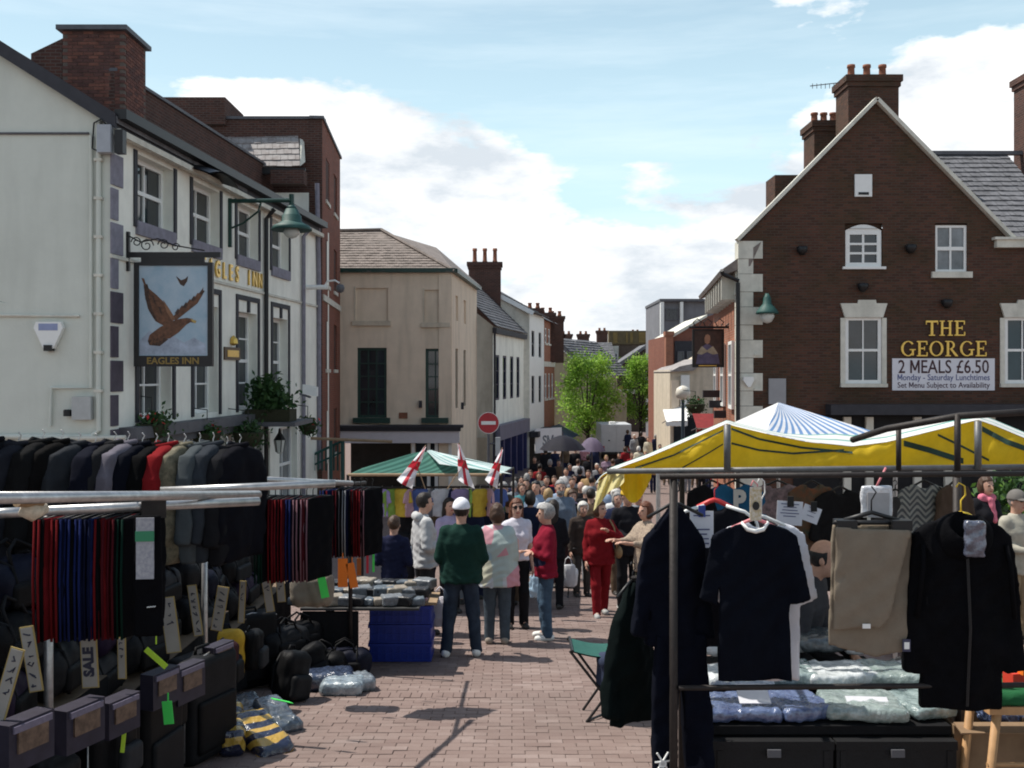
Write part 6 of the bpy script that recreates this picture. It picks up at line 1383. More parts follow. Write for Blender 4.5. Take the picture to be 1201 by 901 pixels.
c = P(801, 461, 44); MB().tube([(c.x, c.y, g(44)), (c.x, c.y, g(44)+1), (c.x, c.y, c.z-.2)], [.12, .09, .07], 10).build('post', mat('blue_grey_paint', (.03, .045, .06), .5, .2, 5), gl)
MB().lathe([(.1, -.3), (.28, -.2), (.33, 0), (.28, .2), (.1, .31), (.02, .33)], c, 18).build('globe', mat('milky_globe', (.62, .58, .50), .3, .08, 5), gl, True)
basket('hanging basket of red and orange flowers beside the globe lamp', 816, 474, 40, .95, 81, True, 'baskets down the street')
for px, py, d, w_, m_, lab in ((826, 496, 38, .9, mat('faded_red_canvas', (.20, .02, .02), .8, .2, 6), 'red shop awning right of the globe lamp'), (790, 489, 47, 1.0, M_white, 'white shop awning left of the globe lamp')):
    c = P(px, py, d); t = thing('shop_awning', lab, 'awning', (c.x, c.y, c.z-.5), 'shop awnings on the right')
    MB().grid(lambda s, q: (c.x-w_/2+w_*s, c.y-.9*q, c.z+.35-.5*q), 8, 4).build('sheet', m_, t); MB().grid(lambda s, q: (c.x-w_/2+w_*s, c.y-.905, c.z-.16-.2*q-.04*abs(math.sin(s*16))), 24, 2).build('valance', m_, t)
    for s in (-1, 1): MB().tube([(c.x+s*w_/2, c.y-.9, c.z-.15), (c.x+s*w_/2, c.y+.2, c.z-.3)], .02, 5).build('arm', M_lead, t)
hs = thing('shop_boards', 'stack of dark projecting shop boards beside the pub sign', 'sign', P(846, 470, 34))
for i, (py, px) in enumerate(((462, 838), (474, 846), (486, 852))): MB().obox(P(px, py, 34-i), ((1, .2, 0), (0, 1, 0), (0, 0, 1)), (.42, .06, .12)).build('board', M_darktrim, hs)
vn = thing('white_van', 'white box van seen from behind in the crowd', 'van', (XX(722, 60), 61.5, g(60)))
x0, x1, y0, zt_ = XX(705, 60), XX(740.5, 60), 60.0, ZZ(498, 60); gz0 = g(60); M_van = mat('van_white', (.50, .51, .53), .45, .05, 3)
MB().box(x0, x1, y0, y0+3.4, gz0+.35, zt_).build('box_body', M_van, vn); MB().box(x0+.1, x1-.1, y0+3.4, y0+5, gz0+.35, zt_-.5).build('cab', M_van, vn)
for a, b in ((x0+.05, (x0+x1)/2-.012), ((x0+x1)/2+.012, x1-.05)):
    dr = MB().box(a, b, y0-.03, y0-.002, gz0+.45, zt_-.06).build('rear_door', M_van, vn); MB().box((a+b)/2-.05, (a+b)/2+.05, y0-.06, y0-.031, gz0+1.1, gz0+1.16).build('handle', M_black, dr)
MB().box(x0, x1, y0-.12, y0-.031, gz0+.3, gz0+.44).build('bumper', M_black, vn)
for x in (x0+.06, x1-.2): MB().box(x, x+.14, y0-.06, y0-.032, gz0+.5, gz0+.8).build('tail_lamp', MATS['sign_red'], vn)
for x in (x0+.05, x1-.25):
    for y in (y0+.8, y0+4.1): wh = MB().lathe([(.33, 0), (.33, .2), (.2, .21), (.2, -.01)], (x, y, gz0+.33), 16, 'x').build('wheel', M_black, vn)
MB().box(x0+.55, x0+.9, y0+.3, y0+.9, zt_-.003, zt_+.14).build('roof_vent', M_white, vn)
for px, py, d, w_, m_, lab in ((660, 519, 35, 1.25, mat('navy_canvas', (.004, .004, .012), .8, .2, 6), 'navy market umbrella over the crowd below the first tree'), (694, 521, 37, .8, mat('lilac_canvas', (.12, .095, .145), .8, .15, 6), 'lilac market umbrella beside the navy one')):
    c = P(px, py, d); t = thing('market_umbrella', lab, 'umbrella', (c.x, c.y, g(d)), 'umbrellas over the crowd'); mb = MB()
    def um(s, q):
        a = s*2*math.pi; sc = 1-.06*abs(math.sin(a*4)); return (c.x+math.cos(a)*q*w_/2*sc*1.3, c.y+math.sin(a)*q*w_/2*sc*1.3, c.z+.25-.5*q*q)
    mb.grid(um, 32, 6); mb.build('canopy', m_, t, True); MB().tube([(c.x, c.y, g(d)), (c.x, c.y, c.z+.35)], .025, 8).build('pole', M_lead, t)
    for k in range(8): a = k*math.pi/4; MB().tube([(c.x, c.y, c.z+.1), (c.x+math.cos(a)*w_*.6, c.y+math.sin(a)*w_*.6, c.z-.22)], .008, 4).build('rib', M_lead, t)

# ---------------------------------------------------------------- hanging clothes kit
def place_net(name, net, m, root, off, rz, tilt=0):
    o = net_obj(name, net, m, root, off, rz); o.rotation_euler = (tilt, 0, rz); return o
JACKET = [(-.06, 0), (-.22, -.06), (-.27, -.2), (-.29, -.62), (-.21, -.64), (-.2, -.76), (.2, -.76), (.21, -.64), (.29, -.62), (.27, -.2), (.22, -.06), (.06, 0)]
jnets = [cloth_slab(JACKET, .075, .02, s, .02, 22) for s in (1, 2, 3)]
jm = [make_mesh('jacket', v, [tuple(int(i) for i in q) for q in f], True, mats=[M_black]) for v, f in jnets]
def fcol(n, c, v=.12): return mat('fabric_'+n, c, .92, v, 14, .18, 140, spec=.06)
back_rail_z0, back_rail_z1 = 2.22, 2.1
camo = mat('camouflage_fabric', (.06, .055, .035), .9, .3, 22, col2=(.19, .165, .11))
jrow = [(-28, 'black', (.012, .012, .014), 'black padded jacket cut by the left edge'), (-6, 'ink', (.02, .021, .026), 'dark jacket second from the left edge on the jacket rail'), (22, 'panel', (.045, .047, .06), 'dark jacket with a blue grey panel on the rail'),
        (50, 'coal', (.02, .02, .021), 'charcoal jacket hanging above the steel upright'), (72, 'soot', (.013, .012, .012), 'plain black jacket right of the charcoal one'), (92, 'slate', (.055, .06, .07), 'slate grey jacket above the red and navy trousers'),
        (112, 'ink2', (.014, .016, .030), 'ink blue jacket between two dark ones'), (134, 'smoke', (.04, .04, .043), 'smoky grey jacket left of the lilac jacket'), (150, 'lilac', (.27, .25, .30), 'pale lilac grey jacket in the row'), (167, 'midnight', (.010, .012, .022), 'midnight blue jacket left of the red jacket'),
        (183, 'jet', (.008, .008, .009), 'jet black jacket touching the red one'), (197, 'scarlet', (.40, .025, .03), 'bright red jacket in the row of dark jackets'), (216, 'camo', None, 'camouflage patterned jacket right of the red jacket'), (234, 'ash', (.13, .15, .16), 'pale ash grey jacket right of the camouflage one'),
        (250, 'steel', (.065, .075, .09), 'steel blue grey jacket near the end of the row'), (266, 'graphite', (.028, .028, .032), 'graphite jacket second from the end of the row'), (281, 'last', (.014, .014, .020), 'black jacket at the right end of the row')]
ls = thing('luggage_stall', 'left market stall of steel scaffold tube selling bags and jackets', 'market stall', (-3, 6.5, g(6.5)))
def pipe(a, b, r=.024, nm='rail', m=None, par=None): return MB().tube([a, b], r, 12).build(nm, m or M_pipe, par or ls, True)
pipe(P(-60, 585, 3.6), P(303, 580, 6.0)); pipe(P(40, 600, 4.75), P(303, 588, 5.6)); pipe(P(188, 576, 6.0), P(393, 567, 6.3)); pipe(P(290, 562, 7.2), P(412, 567, 8.9)); pipe(P(-40, 536, 6.15), P(278, 541, 6.72), .02)
pipe(P(-40, 604, 4.7), P(40, 600, 4.75))
for px, py, d in ((57, 600, 5.45), (240, 592, 8.0), (-30, 540, 6.2)): pipe(P(px, py, d), Vector((XX(px, d), d, g(d))), .024, 'post')
pipe(P(411, 566, 10.4), Vector((XX(411, 10.4), 10.4, g(10.4))), .022, 'post', M_rust); pipe(P(383, 570, 8.4), P(428, 566, 10.4), .018, 'rail', M_rust)
MB().obox(P(180, 593, 5.15), ((1, .4, 0), (-.4, 1, 0), (0, 0, 1)), (.06, .045, .06)).build('clamp', M_rust, ls)
tp_ = MB().tube([P(20, 586, 4.05), P(48, 586.5, 4.15)], .031, 12).build('tape_wrap', mat('brown_tape', (.30, .20, .11), .6, .3, 40), ls)
mb = MB().tube([P(24, 596, 4.1), P(38, 600, 4.12), P(52, 596, 4.18)], [.03, .042, .026], 10); mb.build('tape_tail', mat('crumpled_plastic', (.55, .47, .36), .5, .3, 30), ls, True)
shade_tarp = MB(); shade_tarp.grid(lambda s, t: (-8.2+4.65*s, 2.2+4.9*t, 2.75+.35*math.sin(math.pi*s)-.06*math.sin(t*12)*math.sin(s*3)-.05*t), 18, 18); shade_tarp.build('added_shade_tarp', mat('added_green_tarp', (.03, .07, .05), .6, .2, 5), ls, True)  # tarpaulin added out of view to cast shade over the bags
for x, y in ((-8.1, 2.3), (-8.1, 7.0), (-3.62, 2.3), (-3.62, 7.0)): pipe(Vector((x, y, 2.76)), Vector((x, y, g(y))), .024, 'post')  # posts added to carry the unseen shade tarpaulin
for i, (px, n, c, lab) in enumerate(jrow):
    d = 6.2+.55*(px+30)/310; top = P(px, 519+(px/285)*5+random.Random(i).uniform(-3, 2), d); m_ = camo if c is None else fcol(n, tuple(q*.45 for q in c))
    root = thing('jacket', lab, 'jacket', (top.x, top.y, top.z-.76), 'jackets on the rail'); WLOC[root.name] = top
    root.location = top; o = bpy.data.objects.new('shell', jm[i % 3]); COL.objects.link(o); o.parent = root; o.material_slots[0].link = 'OBJECT'; o.material_slots[0].material = m_
    root.rotation_euler = (0, 0, math.radians(72+random.Random(i+9).uniform(-10, 14)))
    h = MB(); h.tube([(0, 0, -.02), (0, 0, .03), (.02, 0, .055), (.0, 0, .075)], .004, 5); hk = link('hanger_hook', make_mesh('hanger_hook', h.v, h.f, True, mats=[M_pipe]), M_pipe, root)
    cl_ = MB().tube([(-.07, .05, -.01), (0, .075, .015), (.07, .05, -.01), (.0, -.06, .012), (-.07, .05, -.01)], .018, 6); link('collar', make_mesh('collar', cl_.v, cl_.f, True, mats=[m_]), m_, root)
    if n == 'panel': q = MB().box(-.15, .15, -.093, -.08, -.55, -.2); link('panel', make_mesh('panel', q.v, q.f, mats=[fcol('bluegrey', (.10, .11, .15))]), None, root)
# --- folded tracksuit bottoms hung edge-on under the cross bars
TR = [(-.15, 0), (-.155, -.3), (-.15, -.6), (.15, -.6), (.155, -.3), (.15, 0)]
tnets = [cloth_slab(TR, .019, .011, s, .004, 30, puff=.012) for s in (5, 6, 7)]; tm = [make_mesh('trousers', v, [tuple(int(i) for i in q) for q in f], True, mats=[M_black]) for v, f in tnets]
TC = dict(black=(.008, .008, .010), navy=(.010, .014, .045), red=(.20, .014, .018), green=(.008, .035, .025), pink=(.30, .16, .19), blue=(.018, .03, .13), grey=(.10, .10, .11), white=(.5, .5, .52), maroon=(.10, .012, .018))
def trow(px0, px1, py, d, hgt, cols, names, grp, where):
    n = len(cols); cnt = {}
    for i, (a, b) in enumerate(cols):
        px = px0+(px1-px0)*(i+.5)/n; t = P(px, py, d+(.12*i/n)); base_ = '%s tracksuit bottoms with %s piping' % (a, b)
        lab = '%s, %s from the left %s' % (base_, ORD[i], where)
        root = thing('tracksuit_bottoms', lab, 'trousers', (t.x, t.y, t.z), grp); root.rotation_euler = (0, 0, math.radians(66+random.Random(i).uniform(-7, 7))); root.scale = (1, 1, hgt/.6)
        o = bpy.data.objects.new('legs', tm[i % 3]); COL.objects.link(o); o.parent = root; o.material_slots[0].link = 'OBJECT'; o.material_slots[0].material = fcol('tb_'+a, tuple(q*.5 for q in TC[a]))
        for yy in (-.014, .014):
            s = MB().tube([(-.151, yy, -.004), (-.161, yy, -.3), (-.155, yy, -.597)], .0065, 5); link('piping', make_mesh('piping', s.v, s.f, True, mats=[fcol('tp_'+b, tuple(q*.55 for q in TC[b]))]), None, root)
        h = MB().tube([(-.13, 0, -.005), (0, 0, .012), (.13, 0, -.005)], .006, 5); h.tube([(0, 0, .01), (0, 0, .05), (.02, 0, .075), (0, 0, .09)], .0035, 5); link('hanger', make_mesh('hanger', h.v, h.f, True, mats=[M_black]), M_black, root)
trow(66, 172, 604, 5.0, .60, [('black', 'red'), ('red', 'black'), ('black', 'red'), ('navy', 'blue'), ('black', 'blue'), ('navy', 'blue'), ('blue', 'navy'), ('black', 'red'), ('red', 'maroon'), ('black', 'maroon'), ('black', 'green')], None, 'tracksuit bottoms on the near cross bar', 'on the near bar')
trow(312, 378, 583, 7.1, .585, [('green', 'green'), ('black', 'green'), ('maroon', 'red'), ('black', 'red'), ('maroon', 'red'), ('navy', 'blue'), ('black', 'pink'), ('maroon', 'pink'), ('black', 'pink')], None, 'tracksuit bottoms on the middle cross bar', 'on the middle bar')
trow(384, 440, 573, 9.0, .60, [('navy', 'blue'), ('blue', 'red'), ('black', 'maroon'), ('black', 'grey'), ('navy', 'white'), ('red', 'black'), ('black', 'red'), ('black', 'pink')], None, 'tracksuit bottoms on the far cross bar', 'on the far bar')
pk = thing('trouser_pack', 'black trousers facing the camera with a printed card header', 'trousers', P(174, 745, 4.95)); 
t = P(174, 604, 4.95); pk.location = t; WLOC[pk.name] = t
place_net('legs', cloth_slab([(-.065, 0), (-.07, -.6), (.07, -.6), (.065, 0)], .02, .01, 9, .004, 40), fcol('tb_black', TC['black']), pk, (0, 0, 0), .12)
MB().obox(t+Vector((-.005, -.03, -.16)), ((1, .12, 0), (0, 1, 0), (0, 0, 1)), (.042, .004, .15)).build('card_header', mat('printed_card', (.40, .40, .42), .5, .3, 60, col2=(.22, .23, .27)), pk)
MB().obox(t+Vector((-.005, -.036, -.10)), ((1, .12, 0), (0, 1, 0), (0, .0, 1)), (.044, .003, .025)).build('green_band', mat('green_print', (.03, .20, .10), .5, .1, 9), pk)
MB().tube([t+Vector((.005+.006*i, -.033, -.45+.004*(i % 2)+.0006*i)) for i in range(8)], .0022, 4).build('logo', M_white, pk)
# ---------------------------------------------------------------- the luggage on and before the stall tables
XF = -2.42                                              # street face of the stall
for i, (da, db) in enumerate(((3.6, 6.3), (6.35, 9.0), (9.05, 11.5))):
    t = thing('trestle_table', ('near', 'middle', 'far')[i]+' trestle table under a black cloth heaped with bags', 'table', (-3.3, (da+db)/2, g((da+db)/2)), 'luggage stall tables'); zt_ = g(db)+.86
    MB().box(-4.3, XF-.12, da, db, zt_-.04, zt_).build('table_top', mat('worn_ply', (.16, .11, .07), .8, .2, 6), t)
    def skirt(s, q): return (XF-.115+.012*math.sin(s*40)*q, da+(db-da)*s, zt_-.002-q*(zt_-.06-min(g(da+(db-da)*s), zt_)))
    MB().grid(skirt, 60, 4).build('cloth', fcol('blackcloth', (.013, .013, .014)), t, True)
    for a in (da+.1, db-.1):
        for x in (-4.2, XF-.3): MB().box(x, x+.05, a-.025, a+.025, g(a), zt_-.041).build('leg', M_rust, t)
def rbox(c, h, r): return lambda X, Y, Z: (lambda qx, qy, qz: np.sqrt(np.maximum(qx, 0)**2+np.maximum(qy, 0)**2+np.maximum(qz, 0)**2)+np.minimum(np.maximum(qx, np.maximum(qy, qz)), 0)-r)(np.abs(X-c[0])-h[0]+r, np.abs(Y-c[1])-h[1]+r, np.abs(Z-c[2])-h[2]+r)
def bagmesh(kind, seed, m, m2):
    """parts of a bag as (name, net or builder, material)"""
    out = []
    if kind == 'holdall':
        f0 = rbox((0, 0, .15), (.29, .15, .15), .12); f1 = rbox((0, -.15, .11), (.17, .03, .075), .03)
        out.append(('body', surfnet(lambda X, Y, Z: f0(X, Y, Z)+.012*wrinkle(X, Y, Z, seed, 1.3), (-.34, -.2, -.03), (.34, .2, .35), .018), m)); out.append(('pocket', surfnet(f1, (-.22, -.22, .0), (.22, -.08, .22), .014), m2))
        for s in (-1, 1): out.append(('handle', MB().tube([(-.11, s*.10, .26), (-.09, s*.06, .35), (0, s*.03, .40), (.09, s*.06, .35), (.11, s*.10, .26)], .012, 7), m2))
        for x in (-.13, .13): out.append(('strap', MB().tube([(x, -.155, .03), (x, -.165, .15), (x, -.12, .27), (x, 0, .312), (x, .12, .27)], .011, 6), m2))
    elif kind == 'backpack':
        f0 = rbox((0, 0, .24), (.17, .11, .24), .09); f1 = rbox((0, -.12, .15), (.13, .05, .12), .045)
        out.append(('body', surfnet(lambda X, Y, Z: f0(X, Y, Z)+.012*wrinkle(X, Y, Z, seed, 1.4), (-.22, -.16, -.03), (.22, .16, .53), .018), m)); out.append(('pocket', surfnet(f1, (-.17, -.2, .0), (.17, -.05, .3), .014), m2))
        out.append(('handle', MB().tube([(-.05, .06, .46), (-.03, .06, .52), (.03, .06, .52), (.05, .06, .46)], .010, 7), m2))
        for s in (-1, 1): out.append(('strap', MB().tube([(s*.08, .11, .44), (s*.1, .16, .3), (s*.1, .14, .1), (s*.09, .10, .04)], .016, 6), m2))
    else:
        f0 = rbox((0, 0, .36), (.24, .12, .34), .05); f1 = rbox((0, -.125, .26), (.19, .02, .17), .02)
        out.append(('body', surfnet(lambda X, Y, Z: f0(X, Y, Z)+.003*wrinkle(X, Y, Z, seed, 1.0), (-.28, -.16, -.01), (.28, .16, .74), .02), m)); out.append(('pocket', surfnet(f1, (-.23, -.18, .05), (.23, -.08, .46), .014), m2))
        out.append(('handle', MB().tube([(-.07, 0, .69), (-.06, 0, .74), (.06, 0, .74), (.07, 0, .69)], .012, 7), m2)); out.append(('zip', MB().tube([(-.242, -.06, .06), (-.242, -.06, .66), (0, -.06, .705), (.242, -.06, .66), (.242, -.06, .06)], .006, 6), M_pipe))
        for s in (-1, 1): out.append(('wheel', MB().lathe([(.035, 0), (.035, .03)], (s*.17-.015, .08, .03), 10, 'x'), M_black))
    return out
BC = dict(black=(.012, .012, .014), coal=(.03, .031, .035), purple=(.06, .035, .085), navy=(.014, .018, .045), grey=(.075, .077, .085), royal=(.02, .05, .36), yellow=(.50, .30, .03), maroon=(.10, .015, .02))
BM = {k: mat('bag_'+k, tuple(q*.35 for q in c) if max(c) < .2 else c, .6, .25, 12, .15, 120, spec=.14) for k, c in BC.items()}
BT = {}
def bag_thing(kind, col, col2, loc, rz, label, grp=None, sc=1.0, tilt=0.0, cat='bag'):
    key = (kind,)
    if key not in BT:
        BT[key] = [(n, (make_mesh(n, q.v, q.f, True, mats=[M_black]) if isinstance(q, MB) else make_mesh(n, q[0], [tuple(int(i) for i in e) for e in q[1]], True, mats=[M_black])), 0 if mm is M_black else (1 if mm is M_white else 2)) for n, q, mm in bagmesh(kind, 3, M_black, M_white)]
    root = thing(kind if kind != 'case' else 'suitcase', label, cat, loc, grp); root.rotation_euler = (0, tilt, rz); root.scale = (sc, sc, sc)
    for n, me, w in BT[key]:
        o = bpy.data.objects.new(n, me); COL.objects.link(o); o.parent = root; o.material_slots[0].link = 'OBJECT'; o.material_slots[0].material = BM[col] if w == 0 else (BM[col2] if w == 1 else M_pipe)
    return root
rb = random.Random(12)
rows = [(.0, [4.15, 4.75, 5.35, 5.95, 6.6, 7.2, 7.8, 8.4, 9.0, 9.6, 10.2, 10.8]), (.27, [4.3, 4.9, 5.5, 6.1, 6.75, 7.35, 7.95, 8.6, 9.3, 9.95, 10.6]), (.54, [4.4, 5.1, 5.75, 6.4, 7.0, 7.6, 8.2, 8.8, 9.5, 10.15, 10.8])]
colr = ['black', 'coal', 'navy', 'black', 'grey', 'black', 'purple', 'coal']; used = {}
for ri, (dz, ds) in enumerate(rows):
    for i, d in enumerate(ds):
        c = colr[(i*3+ri*2) % 8]
        if (ri, i) == (1, 0): c = 'royal'
        zt_ = g(6.3 if d < 6.3 else 9.0 if d < 9 else 11.5)+.86+dz; tier = ('bottom', 'middle', 'top')[ri]
        bag_thing('holdall', c, 'black' if c != 'black' else 'coal', (XF-.32-.07*ri+rb.uniform(-.05, .05), d, zt_), math.radians(90+rb.uniform(-16, 16)), '%s holdall in the %s tier of the luggage heap, %s from the front' % (c, tier, ORD[i]), 'holdalls heaped on the luggage stall', 1.0, rb.uniform(-.08, .08))
# shelf of boxed goods under the heap, its front hung with packs
def box_pack(px, py, w, h, d, label, i, m_):
    c = P(px, py, d); t = thing('boxed_pack', label, 'box', (c.x, c.y, c.z-h/2), 'lilac boxed packs along the stall front'); ax_ = ((.35, .94, 0), (-.94, .35, 0), (0, 0, 1))
    MB().obox(c, ax_, (w/2, .05, h/2)).build('carton', m_, t); MB().obox(c+Vector((.055*.94, -.055*.35, .02)), ax_, (w*.33, .006, h*.22)).build('window_panel', mat('brown_photo_print', (.13, .085, .06), .4, .5, 22), t)
    MB().obox(c+Vector((.055*.94, -.055*.35, h*.38)), ax_, (w*.42, .006, h*.07)).build('header_print', mat('pale_print', (.16, .14, .19), .5, .2, 40), t)
M_lpack = mat('lilac_card', (.026, .022, .036), .55, .25, 10)
for i, (px, py, w, h, d, lab) in enumerate(((28, 868, .26, .22, 4.6, 'lilac boxed pack at the bottom left corner'), (92, 850, .26, .22, 5.1, 'lilac boxed pack below the upright pipe'), (138, 838, .24, .2, 5.55, 'lilac boxed pack below the sale card'), (218, 800, .28, .24, 6.8, 'lilac boxed pack above the big grey suitcase'), (188, 806, .25, .22, 6.35, 'lilac boxed pack behind the neon tag'), (256, 772, .25, .22, 7.55, 'lilac boxed pack beside the yellow backpack'))):
    box_pack(px, py, w, h, d, lab, i, M_lpack)
bag_thing('case', 'coal', 'black', (-2.30, 7.45, g(7.45)), math.radians(68), 'tall dark grey suitcase with a green price tag standing on the paving', None, 1.12, cat='suitcase')
bag_thing('case', 'black', 'coal', (-2.36, 6.55, g(6.55)), math.radians(80), 'black suitcase in shadow before the near table', None, 1.0, cat='suitcase')
bag_thing('case', 'black', 'maroon', (-2.40, 5.9, g(5.9)), math.radians(78), 'black suitcase with a maroon pocket below the lilac packs', None, .95, cat='suitcase')
bag_thing('case', 'black', 'black', (XX(292, 9.75), 9.75, g(9.75)), math.radians(40), 'glossy black suitcase standing behind the wrapped packs', None, 1.05, cat='suitcase')
bag_thing('backpack', 'yellow', 'navy', (XX(266, 8.75), 8.75, g(8.75)+.3), math.radians(25), 'yellow and navy backpack leaning by the black suitcase', None, .9)
bag_thing('backpack', 'black', 'coal', (XX(338, 9.2), 9.2, g(9.2)), math.radians(60), 'black backpack slumped beneath the far table', None, .95, .25)
bag_thing('backpack', 'black', 'black', (XX(372, 9.9), 10.0, g(10)), math.radians(30), 'black backpack leaning left of the blue crates', None, .85, -.3)
for i, (px, d, c, lab) in enumerate(((20, 4.6, 'black', 'nearest black backpack hanging at the left edge'), (80, 5.1, 'coal', 'charcoal backpack hanging behind the upright pipe'), (150, 5.9, 'black', 'black backpack hanging right of the sale card'), (205, 6.9, 'navy', 'navy backpack hanging below the card header'), (238, 7.5, 'black', 'black backpack hanging behind the second upright'), (275, 8.3, 'maroon', 'maroon backpack hanging near the yellow one'), (305, 8.9, 'black', 'black backpack at the far end of the luggage table'))):
    bag_thing('backpack', c, 'black' if c != 'black' else 'grey', (XX(px, d)-.06, d, g(d)+.36), math.radians(70+i*3), lab, 'backpacks hung along the table edge', .72)
for i, (px, d, c, rz, lab) in enumerate(((338, 9.9, 'black', 80, 'black holdall on the ground beneath the beige cloth bag'), (352, 10.25, 'coal', 20, 'charcoal holdall on the ground under the low table edge'), (376, 10.2, 'black', -15, 'black holdall on the ground behind the silver blue bundle'), (404, 10.3, 'navy', 10, 'navy holdall on the ground left of the crates'), (322, 10.4, 'black', 70, 'black holdall on the ground by the glossy suitcase'))):
    bag_thing('holdall', c, 'black', (XX(px, d), d, g(d)), math.radians(rz), lab, 'holdalls on the ground', .95)
for i, (px, d, c, lab) in enumerate(((332, 9.95, 'coal', 'charcoal holdall stacked above the ground holdalls'), (350, 10.3, 'black', 'black holdall stacked under the beige cloth bag'))):
    bag_thing('holdall', c, 'black', (XX(px, d), d, g(d)+.27), math.radians(50), lab, 'holdalls on the ground', .95)
# price cards
M_card = mat('price_card', (.30, .28, .25), .6, .08, 10); M_edge = mat('card_yellow_edge', (.34, .25, .09), .6, .1, 10); M_ink = mat('marker_ink', (.03, .03, .05), .6, .1, 10)
def card(px, py, d, w, h, lean, label, txt, yaw=0.0):
    c = P(px, py, d); t = thing('price_card', label, 'price card', (c.x, c.y, c.z-h/2), 'handwritten price cards'); u = Vector((math.cos(yaw)*math.cos(lean), math.sin(yaw)*math.cos(lean), math.sin(lean))); n = Vector((math.sin(yaw), -math.cos(yaw), 0)); up = n.cross(u)
    MB().obox(c, (u, n, up), (w/2+.006, .003, h/2+.006)).build('edge', M_edge, t); MB().obox(c+n*.0035, (u, n, up), (w/2, .003, h/2)).build('card', M_card, t)
    if txt: put_text('writing', txt, w*.95, M_ink, t, c+n*.008, up, n, .001, .004)
    else:
        r = random.Random(px)
        for k in range(r.choice((3, 4, 6))):
            a = c+n*.008+up*(h*(.36-.15*k)+r.uniform(-.008, .008)); q_ = lambda: u*w*r.uniform(-.34, .34)+up*h*r.uniform(-.05, .05); MB().tube([a+q_(), a+q_(), a+q_(), a+q_()], .0035, 4).build('writing_stroke', M_ink, t)
for a in ((9, 803, 4.55, .055, .33, -.28, 'leaning price card nearest the left edge', ''), (37, 773, 4.75, .055, .30, .16, 'price card left of the steel upright', ''), (105, 776, 5.2, .075, .26, .05, 'price card reading sale below the tracksuit bottoms', 'SALE'), (143, 772, 5.6, .035, .22, .02, 'narrow price card right of the sale card', ''),
          (200, 733, 6.3, .08, .34, .13, 'wide price card right of the card headed trousers', ''), (229, 716, 6.7, .05, .33, .14, 'slim price card left of the second upright', ''), (258, 714, 7.0, .07, .30, -.16, 'tilted price card right of the second upright', ''), (284, 706, 7.4, .035, .30, -.05, 'very narrow price card between two bags', ''),
          (314, 696, 7.8, .055, .28, .16, 'price card below the middle tracksuit row, left one', ''), (329, 688, 8.1, .055, .24, .08, 'price card below the middle tracksuit row, right one', '')):
    card(*a)
def neon(px, py, d, w, h, lean, label, m_):
    c = P(px, py, d); u = Vector((math.cos(lean), 0, math.sin(lean))); o = MB().obox(c, (u, (0, 1, 0), (-u.z, 0, u.x)), (w/2, .003, h/2)); o.hexa([c+Vector(q) for q in ((-.004, 0, h/2), (.004, 0, h/2), (.004, .004, h/2), (-.004, .004, h/2), (-.004, 0, h/2+.05), (.004, 0, h/2+.05), (.004, .004, h/2+.05), (-.004, .004, h/2+.05))]); tag(o.build('neon_tag', m_), label, 'price tag', 'fluorescent price tags')
M_ngreen = mat('neon_green', (.08, .75, .12), .6, .05, 8); M_nyel = mat('neon_yellow', (.55, .80, .06), .6, .05, 8); M_norange = mat('neon_orange', (.85, .20, .02), .6, .05, 8)
neon(183, 772, 6.2, .035, .17, .85, 'yellow green tag below the card headed trousers', M_nyel); neon(197, 836, 6.1, .06, .14, .1, 'green tag on the tall grey suitcase', M_ngreen); neon(145, 866, 5.6, .022, .16, -.1, 'thin yellow tag low by the black suitcase', M_nyel)
neon(379, 688, 8.8, .07, .2, .2, 'green tag left of the orange tags on the far stall', M_ngreen); neon(402, 672, 8.8, .085, .25, .0, 'left orange tag on the far stall', M_norange); neon(413, 675, 8.8, .07, .22, .18, 'right orange tag on the far stall', M_norange); neon(421, 665, 9.4, .04, .16, .0, 'dull orange tag beside the thin upright', mat('dull_orange', (.42, .12, .03), .6, .1, 8)); neon(431, 662, 9.5, .022, .17, 0, 'thin red tag beside the boy', mat('neon_red', (.55, .03, .06), .6, .1, 8)); neon(438, 660, 9.6, .02, .18, 0, 'thin green tag beside the boy', M_ngreen); neon(408, 648, 9.3, .05, .05, .3, 'small green tag above the orange ones', M_ngreen)
# plastic wrapped packs on the paving
def wave_wrap(n, a, b):
    m = wrap_mat(n, a, a); nt = m.node_tree; L = nt.links.new; bs = nt.nodes['Principled BSDF']; t = nt.nodes.new('ShaderNodeTexCoord'); w = nt.nodes.new('ShaderNodeTexWave'); w.wave_type = 'RINGS'; w.inputs['Scale'].default_value = 2.6
    w.inputs['Distortion'].default_value = 3.5; w.inputs['Detail'].default_value = 1; mp = nt.nodes.new('ShaderNodeMapping'); mp.inputs['Location'].default_value = (.1, .25, 0); L(t.outputs['Object'], mp.inputs[0]); L(mp.outputs[0], w.inputs['Vector'])
    cr = nt.nodes.new('ShaderNodeValToRGB'); L(w.outputs['Fac'], cr.inputs[0]); cr.color_ramp.elements[0].position = .52; cr.color_ramp.elements[0].color = (*a, 1); cr.color_ramp.elements[1].position = .6; cr.color_ramp.elements[1].color = (*b, 1)
    L(cr.outputs[0], bs.inputs['Base Color']); return m
def wrap_mat(n, a, b): return mat('wrapped_'+n, a, .2, .3, 16, .5, 45, spec=.75, col2=b, coat=.6)
WR = [wave_wrap('navy_gold_waves', (.010, .014, .04), (.50, .31, .05)), wrap_mat('slate_blue', (.035, .055, .09), (.12, .13, .14)), wrap_mat('navy', (.012, .016, .035), (.05, .07, .12))]
